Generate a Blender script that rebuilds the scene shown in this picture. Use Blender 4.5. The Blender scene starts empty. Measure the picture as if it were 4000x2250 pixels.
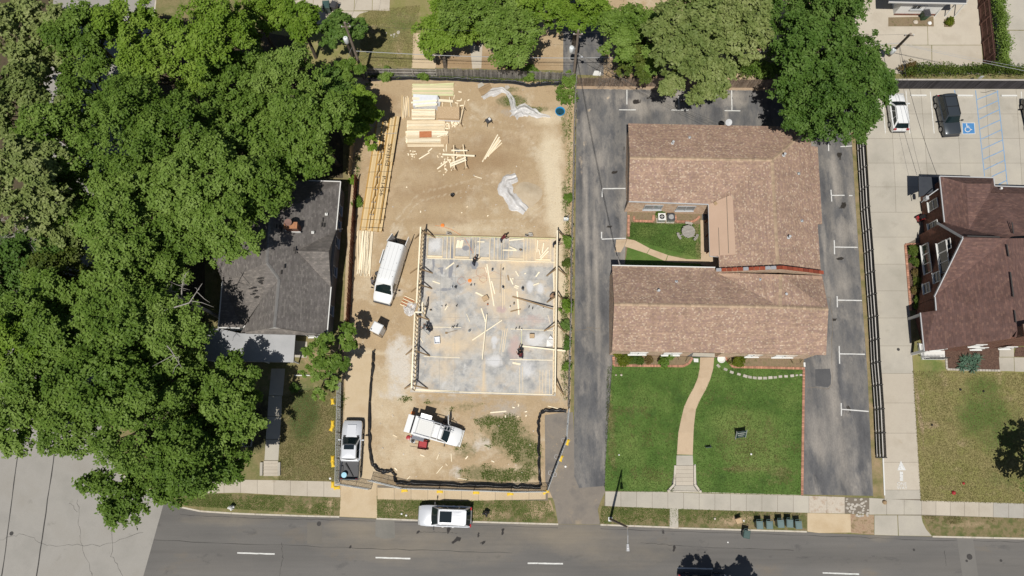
import bpy, bmesh, math, random
import numpy as np
from mathutils import Vector, Matrix

# ------------------------------------------------------------------ camera, sky, sun
S = bpy.context.scene
F, TILT, CAMZ = 2825.0, math.radians(13.4), 75.0
cd = bpy.data.cameras.new('camera'); cam = bpy.data.objects.new('camera', cd)
S.collection.objects.link(cam); S.camera = cam
cam.location = (0, 0, CAMZ); cam.rotation_euler = (TILT, 0, 0)
cd.sensor_width = 36; cd.lens = F/4000*36; cd.clip_start = 1; cd.clip_end = 1000
SUN_EL, SUN_AZ = math.radians(65), math.radians(14)      # shadows fall 14 degrees right of straight up
sdir = Vector((-math.sin(SUN_AZ)*math.cos(SUN_EL), -math.cos(SUN_AZ)*math.cos(SUN_EL), math.sin(SUN_EL)))
w = bpy.data.worlds.new('World'); S.world = w; w.use_nodes = True
wn = w.node_tree; sky = wn.nodes.new('ShaderNodeTexSky'); sky.sky_type = 'NISHITA'
sky.sun_disc = False; sky.sun_elevation = SUN_EL; sky.sun_rotation = math.atan2(sdir.x, sdir.y)
wn.links.new(sky.outputs[0], wn.nodes['Background'].inputs[0]); wn.nodes['Background'].inputs[1].default_value = 0.05
sl = bpy.data.lights.new('sun', 'SUN'); sl.energy = 4.6; sl.angle = math.radians(0.5); sl.color = (1, .955, .88)
so = bpy.data.objects.new('sun', sl); S.collection.objects.link(so); so.location = sdir*150
so.rotation_euler = sdir.to_track_quat('Z', 'Y').to_euler()
S.view_settings.view_transform = 'Standard'; S.view_settings.look = 'None'
S.view_settings.exposure = 0.0; S.view_settings.gamma = 1; S.view_settings.use_curve_mapping = False

# ------------------------------------------------------------------ helpers
C = S.collection
rng = np.random.default_rng(7); R = random.Random(11)
CT, ST = math.cos(TILT), math.sin(TILT)
def P(px, py, z=0.0):
    """photo pixel (4000x2250) -> point at height z"""
    u = (px-2000)/F; v = (1125-py)/F
    k = (CAMZ-z)/(CT-v*ST)
    return Vector((u*k, (ST+v*CT)*k, z))
def tag(o, label=None, cat=None, group=None, kind=None):
    if label: o['label'] = label
    if cat: o['category'] = cat
    if group: o['group'] = group
    if kind: o['kind'] = kind
    return o
def link(o, parent=None):
    C.objects.link(o)
    if parent is not None: o.parent = parent
    return o
def empty(name, loc=(0, 0, 0), rz=0.0, label=None, cat=None, group=None):
    o = bpy.data.objects.new(name, None); o.location = loc; o.rotation_euler = (0, 0, rz); o.empty_display_size = .2
    link(o); return tag(o, label, cat, group)
def mesh(name, V, Fc, mat=None, smooth=None):
    me = bpy.data.meshes.new(name); me.from_pydata([tuple(v) for v in V], [], Fc)
    if mat is not None:
        for m in (mat if isinstance(mat, (list, tuple)) else [mat]): me.materials.append(m)
    if smooth is not None:
        me.polygons.foreach_set('use_smooth', [True]*len(me.polygons))
        if smooth < 180: me.set_sharp_from_angle(angle=math.radians(smooth))
    me.update(); return me
def ob(name, me, parent=None, loc=None, rot=None, scale=None):
    o = bpy.data.objects.new(name, me)
    if loc is not None: o.location = loc
    if rot is not None: o.rotation_euler = rot
    if scale is not None: o.scale = scale
    return link(o, parent)
def mob(name, V, Fc, mat, parent=None, smooth=None): return ob(name, mesh(name, V, Fc, mat, smooth), parent)
class MB:
    """collects shapes into one mesh"""
    def __init__(s): s.V = []; s.F = []; s.I = []
    def add(s, V, Fc, mi=0):
        b = len(s.V); s.V += [tuple(v) for v in V]; s.F += [tuple(i+b for i in f) for f in Fc]; s.I += [mi]*len(Fc); return s
    def box(s, x0, x1, y0, y1, z0, z1, mi=0, M=None):
        V = [(x0,y0,z0),(x1,y0,z0),(x1,y1,z0),(x0,y1,z0),(x0,y0,z1),(x1,y0,z1),(x1,y1,z1),(x0,y1,z1)]
        if M is not None: V = [M @ Vector(v) for v in V]
        return s.add(V, BOXF, mi)
    def bar(s, a, b, w, h=None, mi=0, up=(0, 0, 1)):
        a = Vector(a); b = Vector(b); h = h or w; d = (b-a).normalized(); u = Vector(up)
        if abs(d.dot(u)) > .98: u = Vector((0, 1, 0))
        r = d.cross(u).normalized(); u = r.cross(d)
        V = [p+r*i*w/2+u*j*h/2 for p in (a, b) for i, j in ((-1,-1),(1,-1),(1,1),(-1,1))]
        return s.add(V, [(0,1,2,3),(7,6,5,4),(0,4,5,1),(1,5,6,2),(2,6,7,3),(3,7,4,0)], mi)
    def tube(s, pts, r, n=8, mi=0, cap=True, r1=None):
        pts = [Vector(p) for p in pts]; b = len(s.V); m = len(pts)
        for i, p in enumerate(pts):
            d = (pts[min(i+1, m-1)]-pts[max(i-1, 0)]).normalized()
            u = Vector((0, 0, 1)) if abs(d.z) < .95 else Vector((1, 0, 0))
            a = d.cross(u).normalized(); c = a.cross(d)
            rr = r if r1 is None else r+(r1-r)*i/(m-1)
            if isinstance(r, (list, tuple)): rr = r[i]
            for k in range(n):
                t = 2*math.pi*k/n; s.V.append(tuple(p+a*math.cos(t)*rr+c*math.sin(t)*rr))
        for i in range(m-1):
            for k in range(n):
                s.F.append((b+i*n+k, b+i*n+(k+1) % n, b+(i+1)*n+(k+1) % n, b+(i+1)*n+k)); s.I.append(mi)
        if cap:
            s.F.append(tuple(b+k for k in range(n))[::-1]); s.F.append(tuple(b+(m-1)*n+k for k in range(n))); s.I += [mi, mi]
        return s
    def lathe(s, prof, n=16, mi=0, c=(0, 0, 0)):
        b = len(s.V)
        for r, z in prof:
            for k in range(n):
                t = 2*math.pi*k/n; s.V.append((c[0]+r*math.cos(t), c[1]+r*math.sin(t), c[2]+z))
        for i in range(len(prof)-1):
            for k in range(n):
                s.F.append((b+i*n+k, b+i*n+(k+1) % n, b+(i+1)*n+(k+1) % n, b+(i+1)*n+k)); s.I.append(mi)
        s.F.append(tuple(b+k for k in range(n))[::-1]); s.F.append(tuple(b+(len(prof)-1)*n+k for k in range(n))); s.I += [mi, mi]
        return s
    def build(s, name, mat, parent=None, smooth=None):
        me = mesh(name, s.V, s.F, mat, smooth)
        if any(s.I): me.polygons.foreach_set('material_index', s.I)
        return ob(name, me, parent)
BOXF = [(0,3,2,1),(4,5,6,7),(0,1,5,4),(1,2,6,5),(2,3,7,6),(3,0,4,7)]
_cube = {}
def cube_mesh(mat, name='board'):
    k = (mat.name, name)
    if k not in _cube:
        V = [(x, y, z) for z in (-.5, .5) for x, y in ((-.5,-.5),(.5,-.5),(.5,.5),(-.5,.5))]
        _cube[k] = mesh(name, V, BOXF, mat)
    return _cube[k]
def board(name, a, b, w, h, mat, parent=None, roll=0.0):
    """a box object (shared mesh) from a to b; w sideways, h up"""
    a = Vector(a); b = Vector(b); d = b-a; L = d.length; d.normalize()
    u = Vector((0, 0, 1)) if abs(d.z) < .98 else Vector((0, 1, 0))
    r = d.cross(u).normalized(); u = r.cross(d)
    M = Matrix((d, r, u)).transposed()
    if roll: M = Matrix.Rotation(roll, 3, d) @ M
    o = bpy.data.objects.new(name, cube_mesh(mat, name)); o.location = (a+b)/2
    o.rotation_euler = M.to_euler(); o.scale = (L, w, h)
    return link(o, parent)
def sheet(name, pts, mat, z=None, parent=None, thick=0.0):
    """flat polygon (optionally a slab) from world points"""
    pts = [Vector(p) if z is None else Vector((p[0], p[1], z)) for p in pts]
    area = sum(pts[i].x*pts[(i+1) % len(pts)].y-pts[(i+1) % len(pts)].x*pts[i].y for i in range(len(pts)))
    if area < 0: pts = pts[::-1]
    n = len(pts); V = list(pts); Fc = [tuple(range(n))]
    if thick:
        V += [p-Vector((0, 0, thick)) for p in pts]; Fc.append(tuple(range(2*n-1, n-1, -1)))
        Fc += [(i, i+n, (i+1) % n+n, (i+1) % n) for i in range(n)]
    return mob(name, V, Fc, mat, parent)
def pxs(pts, z=0.0): return [P(x, y, z) for x, y in pts]
def quadgrid(name, tl, tr, br, bl, z, cell, mat, blobs=None, parent=None, wob=0.0):
    """bilinear pixel quad -> grid sheet; blobs {attr:[(px,py,rpx,weight)]} write float masks"""
    a, b, c, d = [np.array(P(*q, z)) for q in (tl, tr, br, bl)]
    nx = max(1, int(np.linalg.norm(b-a)/cell)); ny = max(1, int(np.linalg.norm(d-a)/cell))
    u, v = np.meshgrid(np.linspace(0, 1, nx+1), np.linspace(0, 1, ny+1)); u = u[..., None]; v = v[..., None]
    co = (a*(1-u)+b*u)*(1-v)+(d*(1-u)+c*u)*v
    if wob:
        co[..., 2] += wob*(np.sin(co[..., 0]*1.7+np.sin(co[..., 1]*1.3)*2)*np.sin(co[..., 1]*1.9+1)*.5+.5)*np.minimum(1, 6*np.minimum(np.minimum(u, 1-u), np.minimum(v, 1-v)))[..., 0]
    co = co.reshape(-1, 3); idx = np.arange((nx+1)*(ny+1)).reshape(ny+1, nx+1)
    fc = np.stack([idx[1:, :-1], idx[1:, 1:], idx[:-1, 1:], idx[:-1, :-1]], -1).reshape(-1, 4)
    o = ob(name, npmesh(name, co, fc, mat), parent)
    if blobs:
        for k, bl_ in blobs.items(): setmask(o.data, k, co, bl_)
    return o
def setmask(me, k, co, bl):
    m = np.zeros(len(co))
    for b in bl:
        q = np.array(P(b[0], b[1])); r = b[2]/37.0
        ry = (b[4] if len(b) > 4 else b[2])/37.0
        d2 = ((co[:, 0]-q[0])/r)**2+((co[:, 1]-q[1])/ry)**2
        m += b[3]*np.clip(1.15-d2**.75, 0, 1)
    at = me.attributes.new(k, 'FLOAT', 'POINT'); at.data.foreach_set('value', np.clip(m, 0, 1).astype(np.float32))
def npmesh(name, co, fc, mat):
    me = bpy.data.meshes.new(name); n = fc.shape[1]
    me.vertices.add(len(co)); me.vertices.foreach_set('co', co.astype(np.float32).ravel())
    me.loops.add(fc.size); me.loops.foreach_set('vertex_index', fc.astype(np.int32).ravel())
    me.polygons.add(len(fc)); me.polygons.foreach_set('loop_start', np.arange(0, fc.size, n, dtype=np.int32))
    if mat is not None: me.materials.append(mat)
    me.update(); me.validate(); return me

# ------------------------------------------------------------------ materials
def newmat(name, rough=.9, spec=.25, metal=0.0):
    m = bpy.data.materials.new(name); m.use_nodes = True; nt = m.node_tree
    b = nt.nodes['Principled BSDF']; b.inputs['Roughness'].default_value = rough
    b.inputs['Specular IOR Level'].default_value = spec; b.inputs['Metallic'].default_value = metal
    return m, nt, b
def nd(nt, t, **kw):
    n = nt.nodes.new(t)
    for k, v in kw.items():
        if k.startswith('i_'):
            key = k[2:]; key = int(key) if key.isdigit() else key.replace('_', ' ')
            n.inputs[key].default_value = v
        else: setattr(n, k, v)
    return n
def noise(nt, vec, scale, detail=5, rough=.6, dist=0.0):
    n = nd(nt, 'ShaderNodeTexNoise', i_Scale=scale, i_Detail=detail, i_Roughness=rough, i_Distortion=dist)
    if vec is not None: nt.links.new(vec, n.inputs['Vector'])
    return n.outputs['Fac']
def rmap(nt, v, lo, hi, a=0.0, b=1.0):
    n = nd(nt, 'ShaderNodeMapRange', i_1=lo, i_2=hi, i_3=a, i_4=b); n.clamp = True
    nt.links.new(v, n.inputs[0]); return n.outputs[0]
def mathn(nt, op, a, b):
    n = nd(nt, 'ShaderNodeMath', operation=op)
    for i, x in enumerate((a, b)):
        if isinstance(x, (int, float)): n.inputs[i].default_value = x
        else: nt.links.new(x, n.inputs[i])
    return n.outputs[0]
def mixc(nt, f, a, b, mode='MIX'):
    n = nd(nt, 'ShaderNodeMix', data_type='RGBA', blend_type=mode)
    for i, x in ((0, f), (6, a), (7, b)):
        if isinstance(x, (int, float)): n.inputs[i].default_value = x
        elif isinstance(x, (tuple, list)): n.inputs[i].default_value = (*x[:3], 1)
        else: nt.links.new(x, n.inputs[i])
    return n.outputs[2]
def ramp(nt, v, stops, interp='LINEAR'):
    n = nd(nt, 'ShaderNodeValToRGB'); e = n.color_ramp.elements; n.color_ramp.interpolation = interp
    while len(e) < len(stops): e.new(.5)
    for i, (p, c) in enumerate(stops): e[i].position = p; e[i].color = (*c, 1)
    nt.links.new(v, n.inputs[0]); return n.outputs[0]
def position(nt): return nd(nt, 'ShaderNodeNewGeometry').outputs['Position']
def objco(nt): return nd(nt, 'ShaderNodeTexCoord').outputs['Object']
def bumpn(nt, b, h, strength, dist=.05):
    n = nd(nt, 'ShaderNodeBump', i_Strength=strength, i_Distance=dist); nt.links.new(h, n.inputs['Height'])
    nt.links.new(n.outputs[0], b.inputs['Normal'])
def M(name, cols, scale=1.0, rough=.9, spec=.25, metal=0.0, fine=0.0, fscale=14, layers=(), masks=(), rnd=0.0, bump=0.0, bscale=20, stretch=None, local=False, detail=5, streak=None):
    """cols: one colour or list for a noise ramp; layers (colour, scale, lo, hi); masks (attr, colour or [c1,c2], scale, soft)"""
    m, nt, b = newmat(name, rough, spec, metal); L = nt.links
    vec = objco(nt) if local else position(nt)
    if stretch:
        mp = nd(nt, 'ShaderNodeMapping'); mp.inputs['Scale'].default_value = stretch; L.new(vec, mp.inputs[0]); vec = mp.outputs[0]
    if isinstance(cols[0], (int, float)): cols = [cols]
    if len(cols) == 1: col = mixc(nt, 0.0, cols[0], cols[0])
    else: col = ramp(nt, noise(nt, vec, scale, detail), [(.3+.4*i/(len(cols)-1), c) for i, c in enumerate(cols)])
    for (c, sc, lo, hi) in layers: col = mixc(nt, rmap(nt, noise(nt, vec, sc, 6, .65, .3), lo, hi), col, c)
    for (at, c, sc, soft) in masks:
        a = nd(nt, 'ShaderNodeAttribute', attribute_name=at).outputs['Fac']
        f = mathn(nt, 'ADD', mathn(nt, 'MULTIPLY', a, 1.0), mathn(nt, 'MULTIPLY', mathn(nt, 'SUBTRACT', noise(nt, vec, sc, 7, .7), .5), 1.7))
        f = mathn(nt, 'MULTIPLY', rmap(nt, f, .5-soft, .5+soft), rmap(nt, a, .0, .12))
        if isinstance(c[0], (tuple, list)): c = ramp(nt, noise(nt, vec, 5, 5), [(.3+.4*i/(len(c)-1), q) for i, q in enumerate(c)])
        col = mixc(nt, f, col, c)
    if fine:
        f = rmap(nt, noise(nt, vec, fscale, 6, .75), .25, .75, 1-fine, 1+fine)
        col = mixc(nt, 1.0, col, nd_comb(nt, f), 'MULTIPLY')
    if streak: col = mixc(nt, 1.0, col, nd_comb(nt, rmap(nt, noise(nt, streakv(nt, vec, streak[0]), 1.0, 5, .65), .3, .7, 1-streak[1], 1+streak[1])), 'MULTIPLY')
    if rnd:
        oi = nd(nt, 'ShaderNodeObjectInfo').outputs['Random']
        col = mixc(nt, 1.0, col, nd_comb(nt, rmap(nt, oi, 0, 1, 1-rnd, 1+rnd)), 'MULTIPLY')
    L.new(col, b.inputs['Base Color'])
    if bump: bumpn(nt, b, noise(nt, vec, bscale, 6, .7), bump)
    return m
def nd_comb(nt, v):
    n = nd(nt, 'ShaderNodeCombineColor')
    for i in range(3): nt.links.new(v, n.inputs[i])
    return n.outputs[0]
def leafmat(name, c1, c2, c3, trans=.3):
    m, nt, b = newmat(name, .55, .18); L = nt.links; p = position(nt)
    a = noise(nt, p, .55, 3); f = noise(nt, p, 7, 3)
    v = mathn(nt, 'ADD', mathn(nt, 'MULTIPLY', a, .6), mathn(nt, 'MULTIPLY', f, .4))
    oi = nd(nt, 'ShaderNodeObjectInfo').outputs['Random']
    v = mathn(nt, 'ADD', v, mathn(nt, 'MULTIPLY', mathn(nt, 'SUBTRACT', oi, .5), .12))
    col = ramp(nt, v, [(.36, c1), (.5, c2), (.66, c3)])
    L.new(col, b.inputs['Base Color'])
    t = nd(nt, 'ShaderNodeBsdfTranslucent'); L.new(mixc(nt, 1.0, col, (1.25, 1.3, .6), 'MULTIPLY'), t.inputs[0])
    mx = nd(nt, 'ShaderNodeMixShader', i_0=trans); L.new(b.outputs[0], mx.inputs[1]); L.new(t.outputs[0], mx.inputs[2])
    L.new(mx.outputs[0], nt.nodes['Material Output'].inputs[0]); return m
def streakv(nt, p, sc):
    mp = nd(nt, 'ShaderNodeMapping'); mp.inputs['Scale'].default_value = sc; nt.links.new(p, mp.inputs[0]); return mp.outputs[0]
def tilemat(name, stops, bw, bh, mortar=.01, mcol=(.05,.04,.035), rot=False, axis='XY', rough=.9, bump=.25, off=.5, patch=0.0):
    """rows of tabs or bricks, random colour per piece"""
    m, nt, b = newmat(name, rough, .2); L = nt.links; p = position(nt)
    s = nd(nt, 'ShaderNodeSeparateXYZ'); L.new(p, s.inputs[0]); c = nd(nt, 'ShaderNodeCombineXYZ')
    L.new(s.outputs[axis[0]], c.inputs[0]); L.new(s.outputs[axis[1]], c.inputs[1])
    br = nd(nt, 'ShaderNodeTexBrick', i_Scale=1.0, i_Mortar_Size=mortar, i_Brick_Width=bw, i_Row_Height=bh, i_Mortar_Smooth=.1)
    br.offset = off; br.inputs['Color1'].default_value = (0,0,0,1); br.inputs['Color2'].default_value = (1,1,1,1); br.inputs['Mortar'].default_value = (0,0,0,1)
    L.new(c.outputs[0], br.inputs['Vector'])
    col = ramp(nt, br.outputs['Color'], stops, 'CONSTANT')
    col = mixc(nt, br.outputs['Fac'], col, mcol)
    f = mathn(nt, 'MULTIPLY', rmap(nt, noise(nt, p, 1.1, 6, .7), .25, .75, .84, 1.15), rmap(nt, noise(nt, streakv(nt, p, (1.1,.16,.2) if axis != 'YX' else (.16,1.1,.2)), 1.0, 4, .6), .3, .72, .88, 1.08))
    f = mathn(nt, 'MULTIPLY', f, rmap(nt, noise(nt, streakv(nt, p, (.35,5,5) if axis != 'YX' else (5,.35,5)), 1.0, 3, .6), .3, .7, .86, 1.14))
    col = mixc(nt, 1.0, col, nd_comb(nt, f), 'MULTIPLY')
    f = rmap(nt, noise(nt, p, 22, 3, .7), .25, .75, .85, 1.15)
    col = mixc(nt, 1.0, col, nd_comb(nt, f), 'MULTIPLY')
    L.new(col, b.inputs['Base Color'])
    inv = mathn(nt, 'SUBTRACT', 1.0, br.outputs['Fac'])
    hh = mathn(nt, 'ADD', inv, mathn(nt, 'MULTIPLY', br.outputs['Color'], .3))
    bumpn(nt, b, hh, bump, .02); return m
def glass(name, c=(.012,.018,.022), rough=.06):
    m, nt, b = newmat(name, rough, .6); b.inputs['Base Color'].default_value = (*c, 1); return m

K = {}
K['terrain'] = M('terrain', [(.10,.10,.045),(.14,.13,.06),(.07,.09,.03)], .25, fine=.3)
K['dirt'] = M('dirt', [(.41,.312,.195),(.37,.276,.168),(.45,.352,.235)], .22, fine=.17, fscale=7, bump=.7, bscale=6,
    layers=(((.325,.238,.145), .45, .54, .72), ((.49,.415,.305), .35, .54, .72), ((.33,.24,.145), 1.6, .55, .72), ((.45,.37,.26), 3.2, .6, .74)),
    masks=(('sand', (.56,.475,.34), .8, .5), ('pale', (.52,.48,.42), .9, .25), ('damp', (.295,.205,.118), .7, .5), ('grey', (.36,.31,.25), 1.6, .3), ('track', (.50,.425,.315), 2.5, .4), ('weed', [(.12,.125,.05),(.19,.165,.085),(.27,.22,.13)], 2.2, .25)))
K['yard'] = M('yard', [(.115,.11,.042),(.21,.175,.085),(.145,.145,.055),(.27,.22,.12)], .5, fine=.3, fscale=9, bump=.6, bscale=9,
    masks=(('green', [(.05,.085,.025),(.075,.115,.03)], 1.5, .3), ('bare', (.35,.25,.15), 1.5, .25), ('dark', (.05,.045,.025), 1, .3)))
K['lawn'] = M('lawn', [(.050,.10,.018),(.078,.140,.027),(.105,.165,.038)], .45, fine=.28, fscale=8, bump=.8, bscale=9,
    layers=(((.125,.16,.045), 1.2, .57, .75), ((.042,.085,.018), .5, .54, .7), ((.17,.155,.075), 2.4, .63, .78)),
    masks=(('dry', [(.24,.19,.10),(.14,.15,.05)], 1.8, .25), ('light', (.135,.185,.048), 1.4, .5)))
K['drylawn'] = M('drylawn', [(.17,.16,.06),(.235,.205,.09),(.195,.19,.065),(.30,.245,.135)], .35, fine=.25, fscale=9, bump=.7, bscale=9,
    masks=(('green', [(.08,.13,.03),(.10,.14,.035)], .9, .35), ('bare', (.33,.25,.16), 1.5, .25)))
K['verge'] = M('verge', [(.075,.095,.03),(.12,.12,.045),(.20,.155,.085),(.09,.11,.035)], 1.3, fine=.3, fscale=10, bump=.7, bscale=9,
    masks=(('bare', (.34,.25,.16), 1.6, .25),))
K['dryverge'] = M('dry_verge', [(.30,.22,.13),(.22,.18,.09),(.13,.13,.045)], .8, fine=.25, bump=.5)
K['road'] = M('road_asphalt', [(.112,.108,.103),(.127,.121,.114),(.142,.133,.122)], .18, fine=.16, fscale=26, bump=.25, bscale=40, stretch=(.45,1,1), streak=((.05,.55,1), .16),
    layers=(((.16,.135,.105), .35, .6, .8), ((.085,.082,.08), .9, .6, .75)), masks=(('dust', (.20,.175,.14), .6, .6), ('oil', (.035,.032,.031), 2.2, .06)))
K['street'] = M('street_concrete', [(.245,.235,.215),(.285,.272,.25),(.265,.25,.225)], .22, fine=.10, fscale=20, bump=.12, layers=(((.20,.19,.17), .6, .62, .78),))
K['conc'] = M('concrete', [(.38,.335,.27),(.44,.395,.325),(.41,.365,.30)], .35, fine=.09, fscale=16, rnd=.06, bump=.1, layers=(((.36,.30,.22), .9, .62, .8),))
K['concg'] = M('concrete_grey', [(.34,.318,.27),(.39,.362,.31),(.43,.40,.335)], .3, fine=.08, fscale=14, rnd=.035, bump=.1, layers=(((.30,.275,.23), .5, .58, .8),))
K['conct'] = M('concrete_tan', [(.44,.345,.22),(.48,.385,.26),(.42,.32,.20)], .35, fine=.10, fscale=14, rnd=.05, bump=.1)
K['joint'] = M('joint_filler', (.17,.145,.115), fine=.2)
K['pathc'] = M('path_concrete', [(.40,.30,.20),(.46,.355,.245),(.43,.33,.225)], .8, fine=.10, rnd=.05, bump=.15)
K['slab'] = M('slab_concrete', [(.25,.252,.256),(.34,.335,.32),(.445,.43,.40),(.385,.365,.33)], .8, fine=.10, fscale=7, rough=.75, detail=8,
    layers=(((.50,.495,.48), .9, .57, .70), ((.25,.258,.27), 1.3, .55, .68), ((.50,.41,.30), .5, .5, .72)), masks=(('sandy', (.56,.455,.32), .9, .5), ('wet', (.23,.235,.255), 1.5, .12), ('red', (.44,.34,.31), 1.1, .3), ('white', (.54,.54,.54), 1.0, .3)))
K['asph'] = M('sealed_asphalt', [(.070,.071,.076),(.104,.104,.107),(.155,.148,.14),(.085,.086,.091)], .55, fine=.22, fscale=11, bump=.2, bscale=30, rough=.8, detail=7, stretch=(1,.4,1), streak=((.5,.06,1), .2),
    layers=(((.25,.23,.205), .6, .52, .72), ((.24,.24,.235), 3.0, .66, .76), ((.075,.078,.086), .8, .58, .7)), masks=(('worn', (.29,.265,.235), .8, .42), ('oil', (.030,.026,.022), 2.5, .08), ('dust', (.40,.33,.25), 2.2, .2), ('fresh', (.052,.055,.062), 1, .2)))
K['oldasph'] = M('old_asphalt', [(.17,.15,.13),(.205,.18,.152),(.145,.132,.12)], .4, fine=.15, fscale=18, bump=.2, layers=(((.30,.24,.165), .6, .58, .76),))
K['seam'] = M('tar_seam', (.055,.052,.05), fine=.2)
K['white'] = M('road_paint', [(.52,.52,.50),(.64,.64,.62)], 3, rough=.6, fine=.15, fscale=30, layers=(((.25,.25,.25), 7, .58, .68),))
K['blue'] = M('blue_paint', [(.16,.28,.44),(.23,.34,.49)], 3, rough=.6, fine=.12, layers=(((.42,.40,.36), 9, .62, .7),))
K['bluesq'] = M('blue_panel_paint', [(.055,.19,.42),(.08,.23,.46)], 3, rough=.6, fine=.1)
K['kerb'] = M('kerb_concrete', [(.40,.35,.28),(.50,.46,.39),(.34,.30,.24)], 1.2, fine=.15, bump=.2)
# wood and building stuff
def wood(name, c, var=.15, rnd=.12, st=(6, 6, 60)):
    cs = [tuple(x*(1-var) for x in c), c, tuple(min(1, x*(1+var)) for x in c)]
    return M(name, cs, 1.0, rough=.8, fine=.06, rnd=rnd, local=True, stretch=(2.5, 3, 3))
K['pine'] = wood('pine_lumber', (.70,.58,.40), .10, .10)
K['pine2'] = wood('bright_lumber', (.82,.735,.555), .07, .08)
K['pineg'] = wood('treated_lumber', (.62,.62,.36), .10, .12)
K['truss'] = wood('truss_lumber', (.58,.44,.245), .12, .14)
K['trussd'] = wood('truss_web', (.40,.24,.075), .12, .14)
K['brace'] = wood('weathered_brace', (.30,.21,.12), .15, .15)
K['osb'] = M('strand_board', [(.50,.37,.23),(.42,.30,.18),(.58,.45,.30)], 9, fine=.15, rough=.85)
K['greywood'] = M('weathered_pickets', [(.145,.135,.12),(.20,.185,.165),(.24,.225,.20)], 2.0, fine=.15, rnd=.38, rough=.95)
K['tanwood'] = M('brown_pickets', [(.17,.125,.09),(.21,.155,.115),(.25,.20,.155)], 2.0, fine=.15, rnd=.3, rough=.95)
K['redwood'] = M('red_pickets', [(.12,.045,.025),(.16,.06,.035)], 2.0, fine=.15, rnd=.3)
K['darkwood'] = M('dark_pickets', [(.042,.039,.042),(.055,.05,.055)], 2.0, fine=.15, rnd=.4)
K['railgrey'] = M('rail_grey', [(.34,.32,.29),(.42,.39,.36)], 2.0, fine=.15, rnd=.1)
K['brownfence'] = M('brown_fence_pickets', [(.115,.06,.048),(.15,.08,.062)], 2.0, fine=.15, rnd=.25)
SH = [(0,(.285,.192,.145)),(.16,(.34,.232,.17)),(.34,(.305,.205,.158)),(.50,(.355,.245,.176)),(.64,(.295,.198,.162)),(.76,(.40,.292,.21)),(.86,(.27,.185,.152)),(.93,(.445,.345,.26))]
K['shing_ns'] = tilemat('brown_shingles', SH, .17, .13, .005, (.23,.165,.125), off=.37)
K['shing_ew'] = tilemat('brown_shingles_east', SH, .17, .13, .005, (.23,.165,.125), axis='YX', off=.37)
K['ridge'] = M('ridge_shingle', [(.33,.24,.165),(.39,.29,.20)], 3, fine=.12, rnd=.2)
K['membrane'] = M('tan_membrane', [(.42,.295,.215),(.45,.32,.235)], .5, rough=.8, fine=.05, layers=(((.36,.25,.18), .8, .66, .8),))
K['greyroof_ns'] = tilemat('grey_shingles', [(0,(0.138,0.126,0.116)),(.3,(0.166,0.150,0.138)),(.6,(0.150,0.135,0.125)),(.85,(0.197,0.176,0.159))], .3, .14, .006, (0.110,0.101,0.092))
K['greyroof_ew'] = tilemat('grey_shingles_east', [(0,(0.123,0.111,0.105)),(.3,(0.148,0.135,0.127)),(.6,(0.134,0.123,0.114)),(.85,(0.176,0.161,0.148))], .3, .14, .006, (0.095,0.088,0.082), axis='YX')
K['redroof_ns'] = tilemat('red_brown_shingles', [(0,(0.123,0.073,0.063)),(.3,(0.151,0.087,0.073)),(.6,(0.133,0.080,0.070)),(.85,(0.175,0.104,0.084))], .3, .14, .006, (0.098,0.063,0.056))
K['redroof_ew'] = tilemat('red_brown_shingles_east', [(0,(0.123,0.073,0.063)),(.3,(0.151,0.087,0.073)),(.6,(0.133,0.080,0.070)),(.85,(0.175,0.104,0.084))], .3, .14, .006, (0.098,0.063,0.056), axis='YX')
BR = [(0,(.58,.38,.25)),(.3,(.66,.46,.31)),(.55,(.50,.31,.20)),(.75,(.74,.58,.42))]
K['brick_s'] = tilemat('tan_brick_south', BR, .21, .075, .010, (.48,.40,.32), axis='XZ')
K['brick_w'] = tilemat('tan_brick_west', BR, .21, .075, .010, (.48,.40,.32), axis='YZ')
RB = [(0,(.15,.055,.035)),(.3,(.19,.07,.045)),(.55,(.13,.05,.034)),(.75,(.22,.085,.055))]
K['rbrick_s'] = tilemat('red_brick_south', RB, .21, .075, .010, (.20,.15,.12), axis='XZ')
K['rbrick_w'] = tilemat('red_brick_west', RB, .21, .075, .010, (.20,.15,.12), axis='YZ')
K['brickpc'] = M('edging_brick', [(.36,.18,.12),(.42,.22,.15)], 4, fine=.15, rnd=.28)
K['terra'] = M('glazed_coping', [(.22,.05,.025),(.30,.075,.035)], 2, rough=.12, spec=.8, rnd=.25, fine=.1)
K['trim'] = M('white_trim', (.62,.62,.60), rough=.5, fine=.06)
K['trimg'] = M('grey_trim', (.42,.43,.44), rough=.45, fine=.06)
K['siding'] = M('white_siding', (.72,.72,.70), rough=.6, fine=.05)
K['gsiding'] = M('grey_siding', [(.15,.145,.14),(.19,.185,.18)], 1, fine=.1)
K['metalroof'] = M('porch_metal', [(.23,.235,.245),(.29,.295,.305)], .5, rough=.5, spec=.4, fine=.07, layers=(((.24,.25,.26), 1.2, .6, .75),))
K['darkroof'] = M('dark_roof', [(.035,.04,.05),(.05,.055,.065)], 1, fine=.12)
K['glass'] = glass('dark_glass'); K['wglass'] = glass('window_glass', (.02,.028,.035), .08); K['carglass'] = glass('car_glass', (.008,.016,.018), .05)
K['greyglass'] = M('grey_window', [(.20,.22,.235),(.26,.28,.29)], 1.0, rough=.2, spec=.6)
K['steel'] = M('galvanised_steel', [(.42,.44,.45),(.55,.57,.58)], 4, rough=.38, metal=.6, fine=.1)
K['alum'] = M('aluminium', (.68,.68,.68), rough=.3, metal=.7)
K['black'] = M('black_plastic', (.012,.012,.013), rough=.45, spec=.4)
K['silt'] = M('silt_fabric', [(.008,.008,.009),(.018,.018,.02)], 6, rough=.35, spec=.5)
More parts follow.
